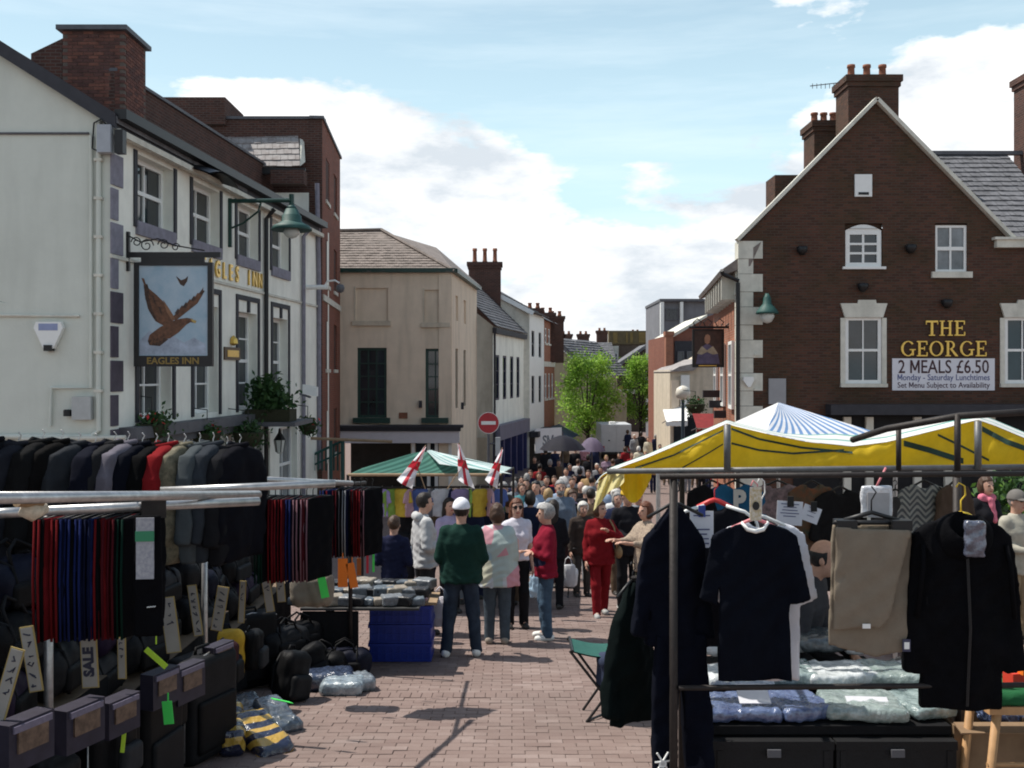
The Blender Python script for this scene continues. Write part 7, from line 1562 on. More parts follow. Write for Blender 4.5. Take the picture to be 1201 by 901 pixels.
def pack(px, py, d, sx, sy, sz, rz, tl, m_, label, grp, seed, dz=0):
    f0 = rbox((0, 0, sz), (sx, sy, sz), min(sz*.8, .07)); net = surfnet(lambda X, Y, Z: f0(X, Y, Z)+.011*wrinkle(X, Y, Z, seed, 2.0)+.006*wrinkle(X, Y, Z, seed+9, 5.5), (-sx-.04, -sy-.04, -.04), (sx+.04, sy+.04, sz*2+.05), .014 if max(sx, sy) > .12 else .009)
    x = XX(px, d); root = thing('wrapped_pack', label, 'pack', (x, d, dz), grp); o = net_obj('wrapping', net, m_, root); o.rotation_euler = (tl, 0, rz)
    return root
GP = 'plastic wrapped packs on the paving'
pk1 = pack(306, 0, 7.75, .15, .27, .075, .75, .35, WR[0], 'navy and gold wrapped pack nearest the camera on the paving', GP, 1, g(7.75)+.02)
pk2 = pack(323, 0, 8.35, .13, .24, .07, .75, .32, WR[1], 'slate blue wrapped pack with a green tag', GP, 2, g(8.35)+.02)
pack(262, 0, 7.95, .15, .20, .13, .3, .2, WR[0], 'upright navy and gold pack beside the grey suitcase', GP, 3, g(7.95))
pack(290, 0, 8.5, .12, .18, .10, .6, .25, WR[1], 'small slate blue pack behind the gold one', GP, 4, g(8.5))
pack(258, 0, 8.45, .13, .15, .13, .2, .1, WR[2], 'dark navy pack in shade behind the gold packs', GP, 5, g(8.45)); pack(272, 0, 7.6, .10, .14, .11, .2, .1, WR[0], 'crumpled gold pack tucked beside the nearest pack', GP, 6, g(7.6))
c = P(331, 822, 8.2); o = MB().obox(c, ((.6, .6, -.35), (-.7, .7, 0), (.3, .3, .9)), (.09, .035, .003)); tag(o.build('neon_tag', M_ngreen), 'bright green tag lying on the slate blue pack', 'price tag', 'fluorescent price tags')
o = MB()
for k in range(9): a = k*.42; o.tube([P(292+3*math.cos(a)*4, 826+math.sin(a)*12, 7.62), P(292+3*math.cos(a+.42)*4, 826+math.sin(a+.42)*12, 7.62)], .002, 4)
for i, (px, d, sx, m_, lab) in enumerate(((402, 9.55, .2, wrap_mat('silver_blue', (.16, .20, .24), (.34, .40, .43)), 'silver blue wrapped bundle on the paving left of the crates'), (386, 9.75, .24, WR[2], 'flat dark wrapped bundle under the far table'), (420, 9.7, .15, wrap_mat('pale_grey', (.12, .14, .17), (.25, .28, .3)), 'small pale grey bundle against the crates'), (360, 9.9, .24, WR[2], 'dark bundle deep under the far table'))):
    pack(px, 0, d, sx, .16, .07+.02*(i % 2), .2*i, 0, m_, lab, 'bundles under the far table', 30+i, g(d))
# ---------------------------------------------------------------- far table, crates and its goods
t2 = thing('toy_table', 'low grey topped table of small goods left of the boy', 'table', (-1.9, 10.8, g(10.8))); zt2 = ZZ(701, 10.9)
MB().box(XX(352, 10.4), XX(500, 11.3), 10.4, 11.9, zt2-.025, zt2).build('table_top', mat('grey_top', (.04, .04, .04), .7, .2, 8), t2)
MB().box(XX(352, 10.4)+.02, XX(432, 11.3)+.02, 10.41, 10.45, g(10.45), zt2-.041).build('dark_front_sheet', fcol('blackcloth', (.013, .013, .014)), t2)  # black sheet added so the space under the table looks dark
for x in (XX(360, 10.5), XX(490, 11.3)-.05):
    for y in (11.55, 11.8): MB().box(x, x+.05, y, y+.05, g(y), zt2-.026).build('leg', M_rust, t2)
M_crate = mat('blue_plastic', (.014, .035, .27), .45, .1, 10)
for k in range(3):
    d = 11.0; x0, x1 = XX(432, d), XX(506, d); z0 = g(d)+.005+k*.205; t = thing('plastic_crate', ('bottom', 'middle', 'top')[k]+' blue plastic crate of the stack beside the man in the cap', 'crate', ((x0+x1)/2, d+.25, z0), 'stacked blue crates')
    MB().box(x0+.01, x1-.01, d+.012, d+.48, z0, z0+.19).build('shell', M_crate, t)
    MB().box(x0-.004, x1+.004, d-.006, d+.50, z0+.165, z0+.2).build('rim', M_crate, t); MB().box(x0+.002, x1-.002, d, d+.494, z0+.002, z0+.02).build('base', M_crate, t)
    for j in range(9): xx = x0+.02+j*(x1-x0-.05)/8; MB().box(xx, xx+.012, d, d+.012, z0+.021, z0+.164).build('rib', M_crate, t)
    MB().box(x0+.02, x1-.02, d+.002, d+.0115, z0+.08, z0+.10).build('slat', M_crate, t)
ld = thing('folded_tray', 'wooden tray of pink and white papers on the crates', 'tray', P(470, 712, 11.2)); zc = g(11)+.625
MB().box(XX(428, 11), XX(512, 11), 11.0, 11.55, zc, zc+.025).build('tray', MATS['bare_timber'], ld); MB().box(XX(470, 11), XX(500, 11), 11.08, 11.45, zc+.0255, zc+.05).build('papers', mat('pink_white_paper', (.66, .58, .60), .7, .2, 40, col2=(.5, .2, .25)), ld)
MB().obox(P(453, 698, 11.1), ((1, .1, .12), (0, .5, 1), (0, 1, -.5)), (.12, .09, .006)).build('clipboard', mat('grey_board', (.18, .18, .2), .6, .15, 9), ld)
sh_ = thing('cloth_bundle', 'white and pink crumpled cloth on the table behind the clipboard', 'cloth', P(440, 692, 11.4)); o = net_obj('cloth', surfnet(lambda X, Y, Z: sdf_ell(X, Y, Z, (0, 0, .05), (.13, .1, .07))+.016*wrinkle(X, Y, Z, 3, 3), (-.17, -.15, -.04), (.17, .15, .16), .012), mat('white_pink_cloth', (.68, .60, .62), .8, .15, 12), sh_); sh_.location = P(440, 694, 11.4)
r_ = random.Random(4)
for i in range(33):
    px = 348+(i % 11)*14+5*(i//11); d = 10.55+.42*(i//11); s = .06+.035*r_.random(); c = Vector((XX(px, d), d, zt2)); col_ = (('grey', (.16, .17, .18)), ('black', (.02, .02, .022)), ('slate', (.10, .12, .14)), ('beige', (.28, .24, .19)))[i % 4]
    t = thing('small_pack', '%s small pack in the %s row on the low table, %s from the left' % (col_[0], ('front', 'middle', 'back')[i//11], ORD[i % 11]), 'pack', c, 'small packs on the low table'); f0 = rbox((0, 0, s*.6), (s*1.3, s, s*.6), .02)
    o = net_obj('wrapping', surfnet(lambda X, Y, Z: f0(X, Y, Z)+.006*wrinkle(X, Y, Z, i, 3), (-.17, -.13, -.03), (.17, .13, .17), .014), mat('packwrap_'+col_[0], col_[1], .35, .3, 22, .2, 50), t); o.rotation_euler = (0, 0, r_.uniform(-.5, .5))
bg_ = thing('beige_cloth_bag', 'large beige cloth bag slumped at the end of the luggage stall', 'bag', P(368, 712, 9.2)); bg_.location = P(366, 708, 9.1); WLOC[bg_.name] = bg_.location.copy()
net_obj('body', surfnet(lambda X, Y, Z: rbox((0, 0, .13), (.19, .12, .15), .08)(X, Y, Z)+.014*wrinkle(X, Y, Z, 8, 1.7), (-.25, -.2, -.06), (.25, .2, .34), .016), fcol('beige_canvas', (.22, .19, .155)), bg_)
o = MB().tube([(-.1, -.02, .27), (-.07, -.05, .36), (.05, -.05, .37), (.1, -.02, .27)], .01, 6); link('handle', make_mesh('handle', o.v, o.f, True, mats=[MATS['fabric_beige_canvas']]), None, bg_)
# ---------------------------------------------------------------- green canopy stall with the three flags
gs = thing('green_canopy_stall', 'market stall under a dark green and white striped canopy', 'market stall', (XX(505, 15.2), 15.5, g(15.2)))
M_gst = mat_stripe('green_stripe_canvas', ((.012, .075, .055), (.045, .15, .115)), .17, transl=.1); M_wst = mat_stripe('white_teal_canvas', ((.72, .80, .78), (.28, .52, .50)), .32, transl=.3, fr=(.62,))
A, B, T0, T1 = P(408, 557, 14.6), P(588, 557, 14.6), P(486, 531, 16.0), P(502, 530, 16.0); Cb, Dd = P(425, 549, 17.4), P(602, 549, 17.4)
def quad(a, b, c, d, sag=.05):
    def fn(s, t): p = (a*(1-s)+b*s)*(1-t)+(d*(1-s)+c*s)*t; return p-Vector((0, 0, sag*math.sin(math.pi*s)*math.sin(math.pi*t)))
    return fn
mb = MB(); L_ = (B-A).length; mb.grid(quad(A, B, T1, T0), 24, 10, lambda s, t: (s*L_*(1-t*.85), t)); mb.build('front_slope', M_gst, gs, True, True)
mb = MB(); mb.grid(quad(B, Dd, T1+Vector((0, .3, 0)), T1), 14, 10, lambda s, t: (s*2.8, t)); mb.build('right_slope', M_wst, gs, True, True)
mb = MB(); mb.grid(quad(B+Vector((-.9, -.02, .16)), B+Vector((.16, .1, .0)), T1+Vector((.05, -.03, .03)), T1+Vector((-.02, -.05, .02))), 14, 10, lambda s, t: (s*1.1, t)); mb.build('white_flap', M_wst, gs, True, True)
mb = MB(); mb.grid(quad(Cb, A, T0, T0), 14, 10, lambda s, t: (s*2.8, t)); mb.build('left_slope', M_gst, gs, True, True)
mb = MB(); mb.grid(quad(Dd, Cb, T0, T1), 14, 10, lambda s, t: (s*3, t)); mb.build('rear_slope', M_gst, gs, True, True)
for p in (A, B, Cb, Dd): MB().tube([p, (p.x, p.y, g(p.y))], .022, 8).build('post', M_rust, gs)
MB().tube([A, B], .022, 8).build('rail', MATS['bare_timber'], gs); MB().tube([P(440, 572, 14.7), P(600, 571, 14.8)], .016, 8).build('rail', M_rust, gs); MB().tube([B, Dd], .02, 8).build('rail', M_rust, gs)
SM = [(-.07, 0), (-.15, -.04), (-.19, -.2), (-.12, -.22), (-.12, -.42), (.12, -.42), (.12, -.22), (.19, -.2), (.15, -.04), (.07, 0)]; sn = cloth_slab(SM, .02, .016, 4, .012, 30); sme = make_mesh('child_shirt', sn[0], [tuple(int(i) for i in q) for q in sn[1]], True, mats=[M_black])
sc_ = [('lilac', (.30, .24, .42)), ('pale pink', (.50, .32, .36)), ('white', (.60, .60, .62)), ('lime green', (.22, .36, .08)), ('blue', (.08, .12, .30)), ('navy', (.02, .025, .06)), ('yellow', (.55, .40, .06)), ('grey', (.2, .2, .22))]
for i in range(13):
    n, c = sc_[(i*3) % 8]; p = P(448+i*11.5, 573, 14.75+.01*(i % 2)); t = thing('child_shirt', '%s child size top under the green canopy, %s from the left' % (n, ORD[i]), 'top', p, 'small tops under the green canopy'); t.rotation_euler = (0, 0, math.radians(35*(1 if i % 2 else -1)+i*7)); o = bpy.data.objects.new('fabric', sme); COL.objects.link(o); o.parent = t; o.material_slots[0].link = 'OBJECT'; o.material_slots[0].material = fcol('st_'+n.replace(' ', '_'), c)
    h = MB().tube([(0, 0, -.01), (0, 0, .03), (.015, 0, .04)], .004, 4); link('hanger_hook', make_mesh('hanger_hook', h.v, h.f, mats=[M_pipe]), None, t)
M_flag = bpy.data.materials.new('white_flag_red_cross'); M_flag.use_nodes = True
def _flag():
    nt = M_flag.node_tree; L = nt.links.new; b = nt.nodes['Principled BSDF']; b.inputs['Roughness'].default_value = .8; u = nt.nodes.new('ShaderNodeUVMap'); s = nt.nodes.new('ShaderNodeSeparateXYZ'); L(u.outputs[0], s.inputs[0]); res_ = []
    for k, w in ((0, .10), (1, .13)):
        a = nt.nodes.new('ShaderNodeMath'); a.operation = 'SUBTRACT'; L(s.outputs[k], a.inputs[0]); a.inputs[1].default_value = .5; c = nt.nodes.new('ShaderNodeMath'); c.operation = 'ABSOLUTE'; L(a.outputs[0], c.inputs[0]); d = nt.nodes.new('ShaderNodeMath'); d.operation = 'LESS_THAN'; L(c.outputs[0], d.inputs[0]); d.inputs[1].default_value = w; res_.append(d)
    m = nt.nodes.new('ShaderNodeMath'); m.operation = 'MAXIMUM'; L(res_[0].outputs[0], m.inputs[0]); L(res_[1].outputs[0], m.inputs[1]); mx = nt.nodes.new('ShaderNodeMix'); mx.data_type = 'RGBA'; L(m.outputs[0], mx.inputs[0]); mx.inputs[6].default_value = (.78, .77, .80, 1); mx.inputs[7].default_value = (.55, .03, .05, 1); L(mx.outputs[2], b.inputs['Base Color'])
    t = nt.nodes.new('ShaderNodeBsdfTranslucent'); L(mx.outputs[2], t.inputs[0]); q = nt.nodes.new('ShaderNodeMixShader'); q.inputs[0].default_value = .3; L(b.outputs[0], q.inputs[1]); L(t.outputs[0], q.inputs[2]); L(q.outputs[0], nt.nodes['Material Output'].inputs[0])
_flag()
for i, (a, b, w, lab) in enumerate((((499, 524), (474, 566), 11, 'leftmost of the three small red cross flags'), ((538, 521), (547, 566), 12, 'middle one of the three small red cross flags'), ((589, 527), (576, 566), 9, 'rightmost of the three small red cross flags'))):
    d = 14.2; p, q = P(a[0], a[1], d), P(b[0], b[1], d); t = thing('flag', lab, 'flag', (p.x, p.y, q.z), 'red cross flags over the green canopy stall'); side = Vector((w/F*d, 0, -.02)); foot = P((a[0]+b[0])/2+(12 if i == 0 else -18 if i == 1 else -4), 574, d)
    def fl(s, r): return p*(1-s)+q*s+side*(r-.5)*(.25+1.35*s)+Vector((0, .06*math.sin(s*9+r*5), -.10*s*s*(r-.2)))
    MB().grid(fl, 16, 10).build('cloth', M_flag, t, True, True); MB().tube([p+Vector((0, .04, .02)), (p+q)/2+Vector((.02, .05, 0)), foot+Vector((0, .05, 0))], .009, 6).build('stick', MATS['bare_timber'], t)

# ---------------------------------------------------------------- right stall: frame, canopies
rs = thing('clothes_stall', 'right market stall of dark steel tube hung with clothes', 'market stall', (2.2, 5.6, g(5.6)))
def rpipe(a, b, r=.022, nm='rail', m=None): return MB().tube([a, b], r, 12).build(nm, m or M_rust, rs, True)
rpipe(P(774, 559, 5.0), P(1260, 555, 5.0), .014); rpipe(P(796, 807, 5.0), P(1260, 803, 5.0), .014); rpipe(P(790, 556, 5.02), Vector((XX(790, 5.02), 5.02, g(5.02))), .021, 'post')
rpipe(P(1123, 486, 5.1), P(1123, 560, 5.1), .016, 'post'); rpipe(P(1122.5, 560, 5.6), Vector((XX(1122.5, 5.6), 5.6, g(5.6))), .022, 'post'); rpipe(P(1054, 503, 5.4), P(1054, 552, 5.4), .014, 'post')
MB().tube([P(1000, 516, 5.6), P(1040, 503, 5.3), P(1125, 488, 5.1), P(1260, 480, 5.0)], .018, 8).build('rail', M_rust, rs, True)
rpipe(P(790, 560, 5.02), P(800, 556, 7.6), .018); rpipe(P(800, 558, 7.6), P(1260, 556, 7.6), .016); rpipe(P(800, 556, 7.6), Vector((XX(800, 7.6), 7.6, g(7.6))), .02, 'post')
rpipe(P(1260, 600, 5.0)+Vector((0, 0, 0)), Vector((XX(1260, 5), 5, g(5))), .022, 'post')
ty = thing('yellow_canopy', 'yellow canopy with dark stripes and white top over the right stall', 'canopy', (2.2, 6.9, g(6.2)))
M_yel = mat('yellow_canvas', (.84, .58, .025), .7, .12, 7, .1, 30, transl=.55); M_wtop = mat_stripe('white_green_canvas', ((.78, .78, .75), (.16, .42, .36)), .62, transl=.25, fr=(.8,)); M_gstripe = mat('dark_green_stripe', (.018, .045, .03), .7, .2, 9)
ed = [(700, 566), (706, 558), (716, 553), (760, 537), (800, 520), (830, 507), (853, 497), (862, 500), (900, 509), (950, 519), (1000, 524), (1040, 519), (1090, 507), (1130, 497), (1147, 493), (1165, 499), (1201, 514), (1260, 536)]
ex = np.array([e[0] for e in ed], float); ey = np.array([e[1] for e in ed], float)
def topy(px): return float(np.interp(px, ex, ey))
def ydep(px, t): return 6.25+.05*math.sin(px*.035+t*2.0)*t*(1-t)*3+.025*math.sin(px*.09)*t+.004*math.sin(px*.31+t*5)
def yp(s, t):
    px = 702+(1258-702)*s; y0_ = topy(px); y1_ = max(y0_+2, 550); q = y0_+(y1_-y0_)*t; return P(px, q, ydep(px, t))
MB().grid(yp, 140, 14).build('yellow_panel', M_yel, ty, True)
def strip(px): return 4+9*np.clip((px-920)/60, 0, 1)*np.clip((1150-px)/30, .3, 1)
def wt(s, t): px = 700+(1260-700)*s; y0_ = topy(px); return P(px, y0_-.5-strip(px)*t*(1.0 if px > 712 else .3), 6.24+2.2*t)
mb = MB(); mb.grid(wt, 140, 8, lambda s, t: (s*0+t*1.25, s)); mb.build('white_top', M_wtop, ty, True, True)
def flap(s, t): px = 702+30*s; return P(px-6*t*(1-s), topy(px)+2+34*t*(1-s*.55)+2*math.sin(s*9), 6.22-.25*t*s+.05*math.sin(s*12+t*4))
MB().grid(flap, 16, 10).build('corner_flap', mat('pale_yellow_canvas', (.70, .62, .30), .7, .1, 7, transl=.4), ty, True)
def flap2(s, t): px = 722+42*s; return P(px, 552+(30*math.sin(math.pi*s)+8)*t, 6.35+.12*s+.04*math.sin(s*14))
MB().grid(flap2, 16, 8).build('hanging_fold', M_yel, ty, True)
def flap3(s, t): px = 726+26*s; return P(px, 553+20*t, 6.6+.04*math.sin(s*14))
MB().grid(flap3, 10, 6).build('green_fold', mat('mid_green_canvas', (.05, .13, .04), .7, .2, 7, transl=.3), ty, True)
for k, (pts, w_) in enumerate(([[(745, 549), (790, 534), (820, 519), (848, 505)], 1.1], [[(800, 549), (830, 532), (848, 521)], .9], [[(858, 503), (890, 515), (940, 525), (1000, 531)], 1.3], [[(858, 520), (890, 528), (930, 532), (990, 528)], 1.2], [[(1060, 520), (1090, 528), (1130, 541)], 3.4], [[(1100, 510), (1125, 522), (1160, 540)], 1.4], [[(1152, 503), (1180, 518), (1230, 536)], 3.2])):
    xs_ = np.array([p[0] for p in pts]); ys_ = np.array([p[1] for p in pts])
    def rib_(s, t): px = xs_[0]+(xs_[-1]-xs_[0])*s; py = float(np.interp(px, xs_, ys_)); q = py+(t-.5)*w_*2; y0_ = topy(px); return P(px, q, ydep(px, min(1, max(0, (q-y0_)/(max(y0_+2, 550)-y0_))))-.008)
    MB().grid(rib_, 60, 2).build('stripe', M_gstripe, ty, True)
MB().tube([P(712, 553, 6.12), P(1260, 547, 6.12)], .017, 12).build('front_bar', M_dull, ty, True)
for px in (853, 1147): MB().tube([P(px, topy(px)+1, 6.1), P(px, 551, 6.1)], .021, 10).build('king_post', M_dull, ty, True)
for px, py in ((792, 553), (1255, 547)): MB().tube([P(px, py, 8.3), (XX(px, 8.3), 8.3, g(8.3))], .022, 8).build('leg', M_pipe, ty, True)
MB().tube([P(716, 553, 6.12), P(716, 553, 8.3)], .02, 8).build('side_bar', M_pipe, ty, True)
tb = thing('blue_striped_canopy', 'white and blue striped tent peak behind the yellow canopy', 'canopy', (XX(913, 11), 11, g(11)))
M_bst = mat_stripe('blue_white_canvas', ((.74, .76, .80), (.16, .30, .55)), .16, transl=.3, fr=(.55,)); M_wcan = mat('white_canvas', (.78, .78, .76), .7, .06, 7, transl=.25)
ap_ = P(913, 472, 11); q0, q1, q2, q3 = P(772, 536, 9.8), P(893, 520, 9.3), P(1050, 514, 9.6), P(960, 520, 12.6); q3b = P(800, 528, 12.4)
for a, b, m_, nm in ((q0, q1, M_wcan, 'left_face'), (q1, q2, M_bst, 'front_face'), (q2, q3, M_bst, 'right_face'), (q3, q3b, M_wcan, 'rear_face'), (q3b, q0, M_wcan, 'far_left_face')):
    mb = MB(); mb.grid(quad(a, b, ap_, ap_, .04), 20, 12, lambda s, t: (s*2.0-t*.45, t)); mb.build(nm, m_, tb, True, True)
for p in (q0, q2, q3b): MB().tube([p, (p.x, p.y, g(p.y))], .022, 8).build('post', M_pipe, tb)
MB().tube([ap_, (ap_.x, ap_.y, g(11))], .02, 8).build('centre_pole', M_pipe, tb)
# ---------------------------------------------------------------- clothes and goods of the right stall
TEE = [(-.09, -.015), (-.20, -.045), (-.265, -.08), (-.345, -.40), (-.235, -.435), (-.225, -.30), (-.23, -.815), (.23, -.815), (.225, -.30), (.235, -.435), (.345, -.40), (.265, -.08), (.20, -.045), (.09, -.015), (.05, -.045), (0, -.055), (-.05, -.045)]
def garment(name, label, cat, outline, px, py, d, m_, th=.03, res=.012, seed=1, rz=0.0, fold=.014, ff=20, grp=None, part='fabric', sc=1.0):
    t = P(px, py, d); root = thing(name, label, cat, t, grp); root.rotation_euler = (0, 0, rz); root.scale = (sc, sc, sc)
    net_obj(part, cloth_slab(outline, th, res, seed, fold, ff), m_, root); return root
def hanger(root, m_, w=.2, hook=.10, name='hanger', drop=.06, r=.009):
    h = MB().tube([(-w, 0, -drop), (-.03, 0, .0), (0, 0, .008), (.03, 0, .0), (w, 0, -drop)], r, 7); h.tube([(0, 0, .0), (0, 0, hook*.45), (.022, 0, hook*.62), (.018, 0, hook*.9), (-.01, 0, hook), (-.024, 0, hook*.86)], .004, 6)
    return link(name, make_mesh(name, h.v, h.f, True, mats=[m_]), m_, root)
M_nt = fcol('dark_navy_jersey', (.004, .005, .009), .15)
r = garment('t_shirt', 'dark navy t shirt facing the camera on a pink hanger', 't-shirt', TEE, 885, 610, 5.02, M_nt, .026, .0105, 2, .03, .024, 15, 'hanging garments on the front rail'); r.scale = (.80, 1, .985)
hanger(r, mat('pink_plastic', (.62, .20, .22), .4, .1, 10), .20, .20); q = MB().tube([(-.085, -.0, -.012), (-.05, -.018, -.045), (0, -.022, -.055), (.05, -.018, -.045), (.085, 0, -.012)], .011, 6); link('white_collar', make_mesh('white_collar', q.v, q.f, True, mats=[M_white]), M_white, r)
lb = MB().obox((0, -.02, .085), ((1, 0, 0), (0, 1, 0), (0, 0, 1)), (.036, .004, .085)); link('size_tag', make_mesh('size_tag', lb.v, lb.f, mats=[mat('patterned_tag', (.62, .6, .55), .5, .3, 60, col2=(.35, .25, .08))]), None, r)
lb = MB().lathe([(.022, -.028), (.022, -.024)], (0, 0, .075), 12, 'y'); link('tag_disc', make_mesh('tag_disc', lb.v, lb.f, mats=[M_black]), None, r)
r = garment('t_shirt', 'white t shirt half hidden behind the dark navy one', 't-shirt', TEE, 893, 607, 5.16, fcol('white_jersey', (.66, .66, .70), .05), .02, .013, 3, .02, .014, 18, 'hanging garments on the front rail'); r.scale = (.84, 1, 1.03); hanger(r, M_white, .2, .2)
# tracksuit on the corner post
HOOD = [(-.02, .0), (-.09, -.085), (-.165, -.17), (-.20, -.40), (-.235, -.66), (-.135, -.685), (-.13, -.52), (-.15, -.72), (.13, -.74), (.115, -.52), (.12, -.70), (.21, -.69), (.185, -.40), (.15, -.17), (.08, -.085), (.02, 0)]
r = garment('tracksuit', 'navy hooded tracksuit hanging at the stall corner post', 'tracksuit', HOOD, 792, 592, 5.14, fcol('tracksuit_navy', (.004, .005, .010), .2), .05, .013, 4, math.radians(12), .03, 16, 'hanging garments on the front rail', 'top'); hanger(r, M_black, .15, .12)
PANT = [(-.13, -.66), (-.15, -.9), (-.155, -1.52), (-.03, -1.53), (-.012, -.92), (.012, -.92), (.05, -1.53), (.18, -1.51), (.15, -.9), (.13, -.66)]
net_obj('trousers', cloth_slab(PANT, .05, .013, 6, .03, 20), MATS['fabric_tracksuit_navy'], r, (.02, -.02, 0))
for k, (a, b) in enumerate((((-.04, -.015), (.04, -.015)), ((-.03, .03), (.03, -.06)), ((.03, .03), (-.03, -.06)))): q = MB().tube([(-.1+a[0], -.085, -1.26+a[1]), (-.1+b[0], -.085, -1.26+b[1])], .005, 5); link('emblem_stroke', make_mesh('emblem_stroke', q.v, q.f, mats=[M_white]), M_white, r)
q = MB().lathe([(.02, 0), (.02, .006), (.012, .006), (.012, 0)], (-.1, -.09, -1.285), 12, 'y'); link('emblem_ring', make_mesh('emblem_ring', q.v, q.f, mats=[M_white]), M_white, r)
def _hd(X, Y, Z): return np.maximum(sdf_ell(X, Y, Z, (0, .06, -.10), (.11, .07, .09)), -sdf_ell(X, Y, Z, (0, .0, -.04), (.07, .07, .07)))+.006*wrinkle(X, Y, Z, 2, 2)
r = garment('fleece', 'dark green fleece hanging behind the navy tracksuit', 'jacket', HOOD, 742, 682, 5.45, fcol('dark_green_fleece', (.004, .007, .007), .2), .06, .016, 5, math.radians(50), .03, 14, 'hanging garments on the front rail'); hanger(r, M_black, .15, .1); r.scale = (1, 1, 1.05)
MB_ = P(742, 682, 5.45); MB().tube([P(742, 678, 5.45), P(790, 676, 5.06)], .012, 8).build('side_arm', M_rust, rs)
# striped shoulder tops hung behind the tracksuit with the price sheet
r = garment('football_top', 'black top with white shoulder stripes and red hanger', 'top', TEE, 838, 588, 5.6, fcol('black_jersey', (.009, .009, .012)), .03, .014, 7, -.1, .015, 16, 'hanging garments on the front rail'); r.scale = (.85, 1, 1); hanger(r, mat('red_plastic', (.55, .04, .04), .4, .1, 10), .17, .14, r=.014)
for s in (-1, 1):
    q = MB().tube([(s*.07, -.035, -.02), (s*.19, -.04, -.052), (s*.262, -.03, -.10), (s*.30, -.03, -.22)], .011, 6); link('shoulder_stripe', make_mesh('shoulder_stripe', q.v, q.f, True, mats=[M_white]), M_white, r)
def sheet(px, py, d, w, h, label, rz=0.0, lines=7):
    c = P(px, py, d); t = thing('price_sheet', label, 'paper sign', (c.x, c.y, c.z-h/2), 'printed price sheets'); u = Vector((math.cos(rz), math.sin(rz)*.2, math.sin(rz))); n = Vector((0, -1, 0)); up = n.cross(u)
    MB().obox(c, (u, n, up), (w/2, .002, h/2)).build('paper', mat('white_paper', (.62, .62, .66), .7, .06, 12), t); r_ = random.Random(px)
    for k in range(lines):
        if r_.random() < .2: continue
        hh = h*(.38-.76*k/(lines-1)); ww = w*r_.uniform(.18, .38); MB().obox(c+n*.0035+up*hh, (u, n, up), (ww, .001, h*.018)).build('print_line', mat('grey_print', (.10, .11, .20), .7, .1, 12), t)
    MB().obox(c+n*.006+up*(h*.5), ((1, 0, 0), (0, 1, 0), (0, 0, 1)), (.018, .006, .03)).build('clip', mat('blue_clip', (.03, .06, .25), .4, .1, 10) if px < 900 else M_black, t)
sheet(823, 621, 5.35, .125, .195, 'white price sheet clipped beside the dark navy t shirt'); sheet(926, 602, 5.9, .15, .14, 'white price sheet clipped above the balding man', -.06); sheet(951, 603, 6.2, .11, .10, 'small tilted price sheet right of the other sheet', -.35, 4)
# beige trousers on a clip hanger
TRZ = [(-.205, 0), (-.215, -.55), (-.20, -.575), (.12, -.59), (.245, -.545), (.215, -.2), (.205, 0)]
r = garment('beige_trousers', 'beige trousers folded over a black clip hanger', 'trousers', [(-.205, 0), (-.225, -.60), (.02, -.665), (.25, -.615), (.215, -.2), (.205, 0)], 1022, 615, 5.02, fcol('beige_cotton', (.20, .165, .125), .08), .016, .0115, 8, 0, .007, 12, 'hanging garments on the front rail', 'front_leg'); r.scale = (.97, 1, 1)
net_obj('back_leg', cloth_slab([(-.205, -.005), (-.215, -.52), (.06, -.50), (.18, -.02)], .014, .0115, 9, .008, 14), MATS['fabric_beige_cotton'], r, (0, -.052, 0))
q = MB().tube([(-.2, -.02, .012), (.2, -.02, .012)], .012, 8); q.tube([(-.14, 0, .02), (0, 0, .06), (.14, 0, .02)], .012, 6); q.tube([(0, 0, .05), (0, 0, .12), (.024, 0, .16), (0, 0, .19)], .004, 6); link('clip_hanger', make_mesh('clip_hanger', q.v, q.f, True, mats=[M_black]), M_black, r)
for x in (-.14, .14): q = MB().box(x-.05, x+.05, -.055, .03, -.025, .025); link('clip', make_mesh('clip', q.v, q.f, mats=[M_black]), M_black, r)
q = MB().box(-.075, -.035, -.084, -.078, -.50, -.478); link('white_label', make_mesh('white_label', q.v, q.f, mats=[M_white]), M_white, r); q = MB().box(.145, .185, -.042, -.036, -.625, -.565); link('woven_label', make_mesh('woven_label', q.v, q.f, mats=[mat('label_navy', (.05, .05, .09), .6, .2, 60)]), None, r); q = MB().box(.152, .178, -.045, -.0425, -.612, -.578); link('label_print', make_mesh('label_print', q.v, q.f, mats=[M_white]), None, r)
# black hooded jacket on the yellow hanger
JK = [(-.06, -.0), (-.18, -.05), (-.235, -.1), (-.265, -.42), (-.285, -.78), (-.19, -.80), (-.205, -.96), (.205, -.97), (.2, -.75), (.215, -.79), (.315, -.76), (.285, -.40), (.235, -.1), (.18, -.05), (.06, 0)]
r = garment('hooded_jacket', 'black hooded jacket on a yellow hanger at the right of the stall', 'jacket', JK, 1127, 604, 5.0, fcol('black_fleece', (.004, .004, .005), .25), .055, .013, 10, -.05, .025, 15, 'hanging garments on the front rail'); hanger(r, mat('yellow_plastic', (.70, .48, .04), .35, .1, 10), .14, .16, r=.013)
def _hd2(X, Y, Z): return np.maximum(sdf_ell(X, Y, Z, (0, -.03, -.10), (.15, .09, .12)), -sdf_ell(X, Y, Z, (0, -.09, -.03), (.08, .07, .08)))+.008*wrinkle(X, Y, Z, 5, 2)
net_obj('hood', surfnet(_hd2, (-.2, -.17, -.26), (.2, .1, .06), .014), MATS['fabric_black_fleece'], r)
